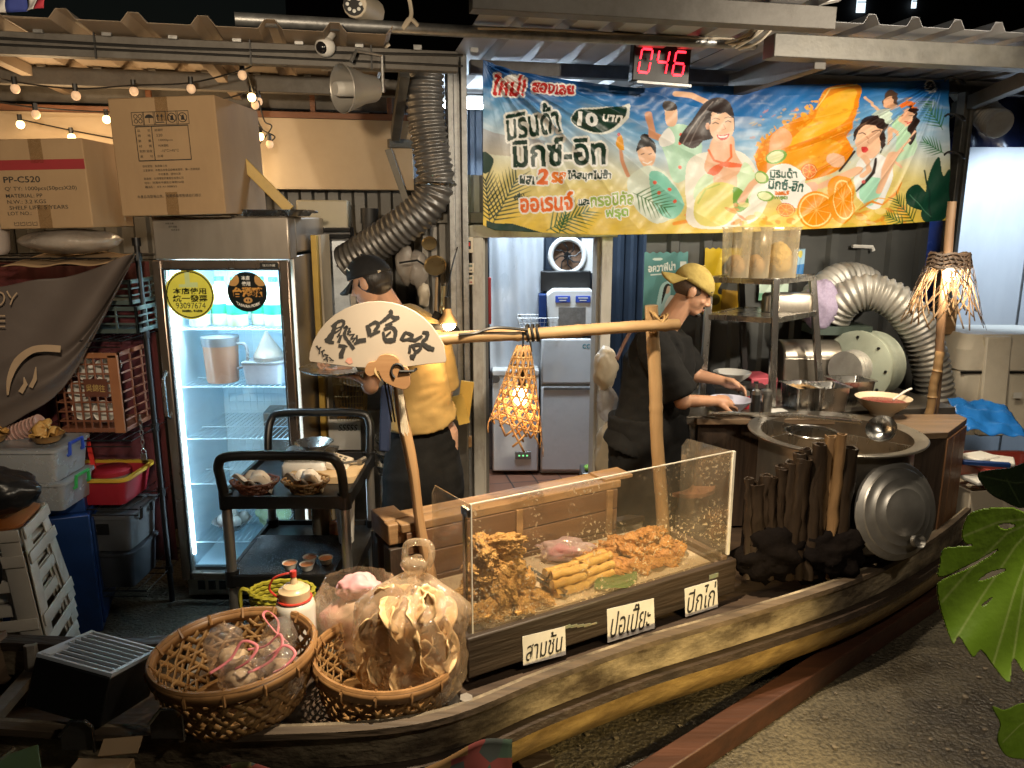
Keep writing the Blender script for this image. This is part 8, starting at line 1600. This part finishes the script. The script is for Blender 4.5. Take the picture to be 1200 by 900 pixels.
# the man in the backwards yellow cap
HC = at(812, 341, 3.85); FW_ = Vector((.86, -.12, -.42)); UPV = Vector((.35, 0, 1)); g = G(); hp_, HM = head(g, HC, FW_, UPV)
nk0, nk1 = at(783, 380, 3.86), at(802, 352, 3.85); SN, SF = at(765, 404, 3.66), at(783, 398, 4.05); CH, WA, HI = at(772, 425, 3.86), at(766, 480, 3.86), at(764, 520, 3.88); HI.z = .93
cap(g, [nk0, nk1], [.06, .056]); cap(g, [SN, (SN + SF)/2 + Vector((-.02, 0, .03)), SF], [.062, .085, .062]); cap(g, [CH, WA, HI], [.125, .12, .13], 18); g.tube([SN*.8 + SF*.2 + Vector((0, 0, -.06)), SN*.2 + SF*.8 + Vector((0, 0, -.06))], .12, 16)
EN, EF = at(800, 470, 3.62), at(815, 440, 4.06); WN, WF = at(838, 470, 3.72), at(846, 446, 3.99)
cap(g, [SN, EN, WN], [.052, .043, .027]); cap(g, [SF, EF, WF], [.052, .043, .027]); hand(g, WN, Vector((.85, .42, -.12)), Vector((.1, -.5, .85)), .5); hand(g, WF, Vector((.8, -.25, -.3)), Vector((.2, .5, .8)), .6)
for k in (-1, 1): y = 3.88 + k*.1; cap(g, [(HI.x, y, .9), (HI.x + .03, y + k*.03, .48), (HI.x - .02, y + k*.03, .09)], [.085, .06, .042]); cap(g, [(HI.x - .04, y + k*.03, .045), (HI.x + .15, y + k*.05, .035)], [.042, .034])
man = remesh(g, 'person', M_SKIN, None, .0055, 4); tag(man, 'man in a black shirt and backwards yellow cap bending over a lilac bowl', 'person')
M_TEE = mat('black_cotton', (.005, .0048, .0048), (.009, .0085, .008), 12, .9, 0, .15, bscale=50, spec=.2); M_OLIVE = mat('mustard_cap', (.4, .3, .085), (.28, .2, .05), 22, .9, 0, .8, bscale=26)
g = G(); cap(g, [SN, (SN + SF)/2 + Vector((-.03, 0, .035)), SF], [.08, .1, .08]); g.tube([nk0 + Vector((0, 0, -.03)), CH, WA, Vector((HI.x - .04, HI.y, .86)), Vector((HI.x - .07, HI.y, .76))], [.11, .165, .165, .175, .185], 22, flat=1.1); g.tube([SN*.85 + SF*.15 + Vector((0, 0, -.06)), SN*.15 + SF*.85 + Vector((0, 0, -.06))], .14, 18); g.tube([SN, SN.lerp(EN, .55), SN.lerp(EN, .9)], [.085, .088, .098], 16); g.tube([SF, SF.lerp(EF, .55), SF.lerp(EF, .85)], [.08, .085, .09], 16)
remesh(g, 'tshirt', M_TEE, man, .011, 5, .011, 2)
g = G(); g.tube([(HI.x - .03, HI.y, .98), (HI.x, HI.y, .7), (HI.x + .01, HI.y, .34)], [.19, .2, .2], 20, flat=1.1); remesh(g, 'apron', M_TEE, man, .014, 4, .012, 5)
g = G(); rib = [(SN + Vector((-.03, .06, .082))), SN + Vector((.08, .09, .06)), CH + Vector((.175, -.06, .02))]; g.ribbon(spl([SN + Vector((-.15, .16, -.1)), SN + Vector((-.08, .12, .06)), SN + Vector((.01, .1, .088)), SN + Vector((.09, .1, .055)), CH + Vector((.17, -.05, -.02))], 6), [Vector((-.6, -.5, .5)), *[Vector((0, -.35, 1))]*20, *[Vector((1, -.3, .2))]*8][:25], .03); g.obj('apron_strap', mat('mauve_strap', (.24, .15, .14), (.18, .11, .1), 9, .8), man, solid=.004)
cap_hat(man, hp_, HM, M_OLIVE, True)
g = G(); g.ell(hp_(-.02, 0, .018), (.094, .08, .075), 22, HM); g.obj('hair', mat('stubble_hair', (.05, .03, .02), (.09, .055, .035), 90, .7), man, smooth=180)
g = G()
for k in (-1, 1): g.tube([hp_(.083, k*.02, .034), hp_(.083, k*.035, .038), hp_(.074, k*.052, .032)], .0045, 6)
g.obj('eyebrow', M_HAIR, man); g = G()
for k in (-1, 1): g.tube([hp_(.082, k*.022, .012), hp_(.082, k*.034, .009), hp_(.073, k*.048, .011)], .0032, 6)
g.obj('eyelash', M_HAIR, man); g = G(); g.ell(hp_(.087, 0, -.05), (.008, .028, .005), 12, HM); g.ell(hp_(.074, 0, -.095), (.02, .026, .016), 14, HM); g.obj('beard', M_HAIR, man, smooth=180); g = G(); g.ell(hp_(.0885, 0, -.064), (.009, .022, .006), 12, HM); g.obj('lips', mat('lips', (.32, .12, .09)), man, smooth=180)
# the cook seen from behind
HC = at(433, 330, 3.62); FW_ = Vector((-.88, .28, -.34)); g = G(); hp_, HM = head(g, HC, FW_, Vector((-.3, .1, 1)))
nk0, nk1 = at(462, 368, 3.66), at(446, 342, 3.63); S1, S2 = at(450, 388, 3.55), at(507, 392, 3.82); CH, WA, HI = at(485, 420, 3.7), at(492, 475, 3.7), at(494, 500, 3.72); HI.z = .95
cap(g, [nk0, nk1], [.058, .054]); cap(g, [S1, (S1 + S2)/2 + Vector((0, 0, .035)), S2], [.06, .085, .06]); cap(g, [CH, WA, HI], [.125, .12, .13], 18); g.tube([S1*.8 + S2*.2 + Vector((0, 0, -.07)), S1*.2 + S2*.8 + Vector((0, 0, -.07))], .115, 16)
E1, E2 = at(434, 452, 3.5), at(522, 460, 3.94); W1, W2 = at(410, 436, 3.52), at(500, 452, 4.08); cap(g, [S1, E1, W1], [.05, .042, .026]); cap(g, [S2, E2, W2], [.05, .042, .026]); hand(g, W1, Vector((-.95, .2, .02)), Vector((0, 0, -1)), .5); hand(g, W2, Vector((-.9, .4, -.1)), Vector((0, 0, 1)), .6)
for k in (-1, 1): x = HI.x + k*.1; cap(g, [(x, HI.y, .9), (x + k*.02, HI.y - .02, .48), (x + k*.03, HI.y, .09)], [.085, .06, .042]); cap(g, [(x + k*.03, HI.y - .03, .045), (x + k*.05, HI.y + .16, .035)], [.042, .034])
cook = remesh(g, 'person', M_SKIN2, None, .0055, 4); tag(cook, 'cook in a yellow shirt and black cap seen from behind the fan sign', 'person')
M_YSH = mat('yellow_shirt', (.46, .3, .1), (.38, .24, .075), 8, .8, 0, .12, bscale=40)
g = G(); cap(g, [S1, (S1 + S2)/2 + Vector((0, 0, .04)), S2], [.075, .1, .075]); g.tube([nk0 + Vector((0, 0, -.03)), CH, WA, Vector((HI.x, HI.y, 1.0))], [.09, .15, .16, .19], 22); g.tube([S1*.85 + S2*.15 + Vector((0, 0, -.07)), S1*.15 + S2*.85 + Vector((0, 0, -.07))], .135, 18); g.tube([S1, S1.lerp(E1, .8)], [.08, .085], 14); g.tube([S2, S2.lerp(E2, .9)], [.08, .088], 14)
sh = remesh(g, 'shirt', M_YSH, cook, .011, 5, .01, 8)
g = G(); g.tube([(HI.x, HI.y, 1.02), (HI.x, HI.y, .9), (HI.x, HI.y, .7), (HI.x, HI.y, .28)], [.12, .165, .205, .21], 20); remesh(g, 'trousers', M_TEE, cook, .014, 4, .012, 9)
g = G(); N1 = [Vector((.1, -1, .15))]*40
g.ribbon(spl([nk0 + Vector((-.1, -.06, -.02)), nk0 + Vector((-.03, -.14, -.03)), nk0 + Vector((.06, -.11, -.02))], 6), N1, .03); g.ribbon(spl([at(508, 368, 3.6), at(528, 378, 3.66), at(540, 396, 3.74)], 6), N1, .035); g.ribbon(spl([at(490, 381, 3.5), at(520, 384, 3.6), at(536, 388, 3.7)], 6), N1, .03); g.obj('black_strap', M_TEE, cook, solid=.008)
g = G(); g.box(at(452, 490, 3.5), (.05, .05, .32), (0, 4, 0)); g.obj('navy_apron', mat('navy_cloth', (.02, .035, .09), None, 6, .8), cook, bev=.01)
cap_hat(cook, hp_, HM, mat('black_cap', (.005, .005, .006), (.009, .009, .01), 30, .85, 0, .1), False, z=-.004)
g = G(); g.ell(hp_(-.026, 0, .005), (.09, .081, .082), 22, HM); g.ell(hp_(-.045, 0, -.03), (.06, .066, .05), 18, HM); g.obj('hair', M_HAIR, cook, smooth=180); g = G(); g.tube([hp_(-.112 + .012*abs(k), k*.03, .022 - .0*k) for k in (-2, -1, 0, 1, 2)], .007, 6); g.obj('cap_buckle', M_CREAM, cook); g = G(); p = hp_(.05, -.078, .075); g.tube([p + Vector((-.01, 0, 0)), p + Vector((0, 0, .012)), p + Vector((.012, 0, 0))], .003, 5); g.obj('cap_emblem', M_WHITE, cook)
# ================================================================ baskets and bags in the front of the boat
def weave_basket(name, label, c, r0, r1, h, tilt=(0, 0, 0), n=30, seed=0):
    t = thing(name, label, 'basket', c); t.rotation_euler = tuple(R(a) for a in tilt)
    def S(a, q, d=0): r = r0 + (r1 - r0)*q**.55 + d; return Vector((r*math.cos(a), r*math.sin(a), h*q))
    for s in (-1, 1):
        g = G()
        for k in range(n):
            a0 = 2*math.pi*k/n + .03*math.sin(k*5 + seed); P = [S(a0 + s*q*.75, q, .0035*math.sin(q*22 + k*math.pi + (s > 0)*1.6)) for q in np.linspace(0, 1, 14)]; g.ribbon(P, [Vector((math.cos(a0 + s*q*.75), math.sin(a0 + s*q*.75), .15)) for q in np.linspace(0, 1, 14)], .0165)
        g.obj('slanted_weave', M_WICKER, t, solid=.0025)
    g = G()
    for q in (.12, .34, .56, .78): P = [S(a, q, .003*math.sin(a*n + q*9)) for a in np.linspace(0, 6.2832, 90)]; g.ribbon(P, [Vector((p.x, p.y, 0)) for p in P], .013)
    g.obj('level_weave', M_WICKER, t, solid=.0025); g = G(); P = [S(a, 1.0, .004) for a in np.linspace(0, 6.2832, 80)]
    for dr_, w in ((.006, .034), (-.008, .03)): Q = [p*1 + Vector((p.x, p.y, 0)).normalized()*dr_ for p in P]; g.ribbon(Q, [Vector((p.x, p.y, 0)) for p in Q], w)
    g.tube([p + Vector((0, 0, .017)) for p in P[:-1]], .007, 6, True)
    for k in range(14): a = 2*math.pi*k/14; g.tube([S(a, 1, .012) + Vector((0, 0, -.022)), S(a, 1, .014) + Vector((0, 0, .0)), S(a, 1, 0) + Vector((0, 0, .026)), S(a, 1, -.014)], .004, 5)
    g.obj('rim', mat('cane_rim', (.38, .2, .075), (.24, .12, .045), 18, .4, dirt=.4), t, solid=.003); g = G(); g.lathe([(r0, .004), (0, .006)], 30); g.obj('bottom', M_WICKER, t); return t
b1 = weave_basket('woven_basket', 'round bamboo basket of small packets at the narrow end of the boat', (-.86, 2.17, .455), .18, .24, .175, (0, -2, 0)); b2 = weave_basket('woven_basket', 'lower bamboo basket with the big cracker bag standing in it', (-.425, 2.29, .38), .18, .232, .165, (2, 3, 40), 28, 3)
M_POLY = film('polythene', (.97, .95, .92), .16, .28, (.85, .66, .44), .07, bump=.9, bscale=22)
def bagmesh(w, d, h, seed, neck=.12, amp=.05):
    g = G()
    def f(a, b):
        th = a*2*math.pi; q = b; r = (1 - .12*(1-q)**6) if q < .72 else max(neck, 1 - ((q-.72)/.28)**1.3*(1 - neck)); r *= (.82 + .18*min(1, q*5)); p = Vector((w*r*math.cos(th), d*r*math.sin(th), h*q)); fo = amp*(noise.fractal(Vector((math.cos(th)*2.2 + seed, math.sin(th)*2.2, q*3)), 1, 2, 4)) + (.05*math.sin(th*13 + seed)*max(0, q-.6)); return Vector((p.x*(1 + fo), p.y*(1 + fo), p.z + .02*fo))
    g.grid(f, 72, 44); return g
t = thing('cracker_bag', 'big clear plastic bag full of pale prawn crackers tied on top', 'bag', (-.345, 2.27, .39)); t.rotation_euler = (R(-3), R(4), 0); bagmesh(.18, .14, .46, 3, .1, .17).obj('bag', M_POLY, t, smooth=180, weld=True)
g = G(); g.lathe([(.02, .42), (.014, .435), (.03, .46), (.042, .485), (.03, .5)], 16, None, .25); g.tube(spl([(.01, 0, .44), (.05, -.02, .5), (.04, .0, .55), (-.03, .01, .54), (-.03, 0, .46)]), .012, 8); g.obj('knot', M_POLY, t, smooth=180)
M_CHIP = mat('prawn_cracker', (.78, .54, .28), (.66, .42, .19), 16, .55, 0, .25, bscale=60, sss=.1); r_ = random.Random(8); cp = []
def tube_cr(k, rr): 
    g = G(); g.grid(lambda a, b: Vector(((a-.5)*rr*2*math.sqrt(max(.02, 1 - (2*b-1)**2*.75)), (b-.5)*rr*2, .2*rr*math.sin(a*3.2 + k) + .14*rr*math.sin(b*4 + k*2) + .05*rr*math.sin(a*17)*math.sin(b*15))), 14, 14); return g
for k in range(84):
    a = r_.uniform(0, 6.283); q = r_.uniform(.4, .9); z = .05 + .33*(k/84); x, y = .15*q*math.cos(a), .115*q*math.sin(a); zf = 1 if z < .3 else .72
    if k < 5: o = tube_cr(k, .052).obj('prawn_cracker', M_CHIP, smooth=180, solid=.004); cp.append(o)
    else: o = cp[k % 5].copy(); COL.objects.link(o)
    o.matrix_world = Matrix.Translation(Vector((-.345 + x*zf + .028*z, 2.27 + y*zf, .39 + z))) @ Euler((r_.uniform(.5, 2.4), r_.uniform(-.7, .7), a + r_.uniform(-.8, .8))).to_matrix().to_4x4() @ Matrix.Scale(r_.uniform(.85, 1.25), 4); tag(o, 'pale curled prawn cracker inside the big clear bag', 'cracker', 'prawn crackers in the big bag')
t = thing('snack_bag', 'wrinkled clear bag of pink goods behind the squeeze bottle', 'bag', (-.545, 2.52, .40)); bagmesh(.16, .13, .31, 9, .7, .12).obj('bag', M_POLY, t, smooth=180, weld=True); g = G(); g.blob((0, 0, .13), (.13, .1, .12), 14, .22, 3, 4, .05); g.obj('filling', mat('pink_filling', (.5, .2, .2), (.55, .38, .26), 6, .6, contrast=.12), t, smooth=180); g = G(); g.blob((.0, .0, .27), (.075, .06, .055), 5, .3, 3, 4); g.obj('pink_pack', mat('pink_pack', (.7, .3, .33), (.7, .5, .48), 7, .5, contrast=.12), t, smooth=180)
# packets in the first basket
M_PKT = film('crisp_packet', (.97, .95, .93), .2, .1, (.85, .75, .68), .06, bump=.8, bscale=30)
for k, (x, y, a) in enumerate(((.03, -.05, .4), (.13, .0, -.5), (-.05, .06, 1.2), (.06, .1, 2.2), (.16, -.07, .1))):
    t = thing('snack_packet', ('small clear packet tied with pink ribbon at the front of the first basket', 'small clear packet with a pink loop against the basket rim', 'small clear packet deep in the middle of the first basket', 'small clear packet at the far side of the first basket', 'small clear packet nearest the squeeze bottle')[k], 'packet', (-.86 + x, 2.17 + y, .535), math.degrees(a)); g = bagmesh(.065, .05, .15, k, .3, .15); g.xf(Matrix.Rotation(R(30 - 20*(k % 3)), 4, 'X')); g.obj('packet', M_PKT, t, smooth=180, weld=True); g = G(); g.blob((0, -.01, .04), (.05, .04, .035), 60 + k, .35, 4, 3, .1); g.obj('filling', mat('pork_rind', (.5, .33, .17), (.6, .45, .3), 20, .6), t, smooth=180)
    if k != 2: g = G(); P = spl([(-.02, -.03, .09), (.02, -.05, .12), (.05, -.03, .15), (.01, 0, .16), (-.03, -.02, .12), (-.09, -.04, .1)]); g.ribbon(P, [Vector((0, -.5, 1))]*len(P), .009); g.obj('ribbon', mat('pink_ribbon', (.7, .2, .22), None, 5, .5), t, solid=.001)
# squeeze bottle, yellow basket, vented box
p = at(345, 700, 2.42); t = thing('squeeze_bottle', 'translucent squeeze bottle with a cream cap and red tip', 'bottle', (p.x - .005, 2.44, .445)); g = G(); g.lathe([(.055, 0), (.068, .008), (.068, .2), (.062, .22), (.05, .228), (0, .228)], 36); g.obj('body', mat('milky_plastic', (.7, .66, .58), (.62, .58, .5), 4, .3, 0, sss=.3), t, smooth=50); g = G(); g.lathe([(.053, .226), (.053, .262), (.04, .268), (.036, .276), (.014, .285), (.007, .315), (0, .315)], 32); g.obj('cap', mat('cap_cream', (.66, .5, .3), (.58, .43, .25), 5, .35), t, smooth=40); g = G(); g.cyl((0, 0, .31), (0, 0, .33), .011, n=12); P = [(.056*math.cos(a), .056*math.sin(a), .23) for a in np.linspace(0, 6.2832, 32)]; g.tube(P[:-1], .004, 6, True); g.tube(spl([(-.056, 0, .23), (-.085, 0, .26), (-.07, 0, .3), (-.03, 0, .318), (0, 0, .32)]), .004, 6); g.obj('red_tip', mat('tip_red', (.6, .05, .03), None, 5, .4), t)
p = at(320, 710, 2.78); t = thing('yellow_basket', 'small yellow woven plastic basket behind the squeeze bottle', 'basket', (p.x + .04, 2.78, .36)); g = G(); nn = 40
for k in range(10): z = .012*k + .006; g.tube([Vector(((.11 + .012*k/9 + .003*math.sin(a*nn/2 + k*math.pi))*math.cos(a), (.08 + .003*math.sin(a*nn/2 + k*math.pi))*math.sin(a), z*1.5)) for a in np.linspace(0, 6.2832, 81)][:-1], .008, 5, True)
g.obj('weave', mat('yellow_weave', (.42, .38, .04), (.3, .26, .02), 30, .5), t); g = G(); g.tube(spl([(-.12, 0, .16), (-.16, 0, .17), (-.165, 0, .09), (-.125, 0, .06)]), .008, 6); g.obj('handle', mat('yellow_weave', (.42, .38, .04)), t)
q = [at(82, 736, 2.3), at(163, 758, 2.26), at(157, 797, 2.05), at(70, 771, 2.05)]; c = sum(q, Vector())/4; t = thing('vented_box', 'black vented box with pale bars on its sloping top', 'box', (c.x, c.y, .48)); ex = (q[1] - q[0]).normalized(); ey = ((q[0] + q[1])/2 - (q[2] + q[3])/2).normalized(); nz = ex.cross(ey).normalized(); W_, D_ = (q[1]-q[0]).length, ((q[0] + q[1])/2 - (q[2] + q[3])/2).length; M_ = Matrix((ex, nz.cross(ex), nz)).transposed().to_4x4(); M_.translation = c
g = G(); g.box((0, 0, -.08), (W_, D_, .15)); g.xf(M_); g.obj('body', M_BLACK, t, world=True, bev=.006); g = G(); [g.box((0, D_*(-.36 + .12*k), .001), (W_*.9, .006, .008)) for k in range(7)]; [g.box((s*W_*.47, 0, .0), (.012, D_*.98, .012)) for s in (-1, 1)]; g.box((-W_*.41, -D_*.28, .003), (.03, D_*.35, .008)); g.box((0, -D_*.47, 0), (W_*.95, .01, .01)); g.box((0, D_*.47, 0), (W_*.95, .01, .01)); g.xf(M_); g.obj('grille', mat('pale_bar', (.5, .55, .62), None, 6, .4), t, world=True)
for i, (px, py) in enumerate(((90, 862), (195, 848))):
    p = at(px, py, 1.965); t = thing('metal_bracket', ('dark bent bracket on the gunwale near the vented box', 'dark bent bracket on the gunwale under the first basket')[i], 'bracket', p); s = 40*1.965/795; g = G(); g.prism([(-s*.5, -.05), (s*.5, -.05), (s*.5, .03), (s*.3, .05), (-s*.1, .05), (-s*.5, .0)], .006); g.obj('plate', M_STEELD, t, bev=.002); g = G(); g.tube([(-s*.5, -.004, 0), (-s*.1, -.004, .05), (s*.3, -.004, .05), (s*.5, -.004, .03), (s*.5, -.004, -.05)], .005, 6); g.obj('edge_rod', M_STEEL, t)
t = thing('low_carton', 'brown carton top in the shade below the boat end', 'box', at(110, 915, 1.75)); p = at(105, 905, 1.72); g = G(); g.box((p.x, p.y, p.z - .12), (.15, .16, .2)); g.obj('carton', M_CARD, t, world=True, bev=.003); g = G(); g.box((p.x + .03, p.y + .1, p.z - .0), (.1, .05, .004), (20, 0, 8)); g.obj('flap', M_CARD, t, world=True)
t = thing('green_crate', 'dark green box with a pale metal edge at the bottom corner', 'box', at(20, 900, 1.7)); p = at(15, 900, 1.7); g = G(); g.box((p.x, p.y, p.z - .1), (.12, .14, .2), (0, 0, 35)); g.obj('body', mat('green_box', (.05, .1, .03)), t, world=True, bev=.003); g = G(); g.bar(at(-5, 893, 1.68), at(17, 876, 1.72), .008); g.obj('edge', M_STEEL, t, world=True)
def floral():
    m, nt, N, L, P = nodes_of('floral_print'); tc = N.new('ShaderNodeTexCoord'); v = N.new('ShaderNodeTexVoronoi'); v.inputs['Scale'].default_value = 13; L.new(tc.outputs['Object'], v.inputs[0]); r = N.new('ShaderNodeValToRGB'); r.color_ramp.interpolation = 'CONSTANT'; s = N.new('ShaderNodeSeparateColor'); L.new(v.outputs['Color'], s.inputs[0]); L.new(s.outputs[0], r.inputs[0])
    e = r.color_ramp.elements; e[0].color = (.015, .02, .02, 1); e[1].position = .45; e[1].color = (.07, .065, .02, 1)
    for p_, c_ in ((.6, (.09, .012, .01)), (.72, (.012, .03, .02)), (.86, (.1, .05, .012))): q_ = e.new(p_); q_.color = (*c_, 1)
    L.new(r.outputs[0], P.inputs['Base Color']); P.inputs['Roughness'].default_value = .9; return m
def cloth(a, b):
    x = -.95 + .95*a; y = 1.965 + .0*a if x < -.3 else 1.965 + .7*(x + .3)**1.0*.7; return Vector((x, y - .05*b - .012*math.sin(a*26 + b*3) - .01*vnoise((a*5, b*3, 0), 2), .36 + .03*math.sin(a*9) - .34*b))
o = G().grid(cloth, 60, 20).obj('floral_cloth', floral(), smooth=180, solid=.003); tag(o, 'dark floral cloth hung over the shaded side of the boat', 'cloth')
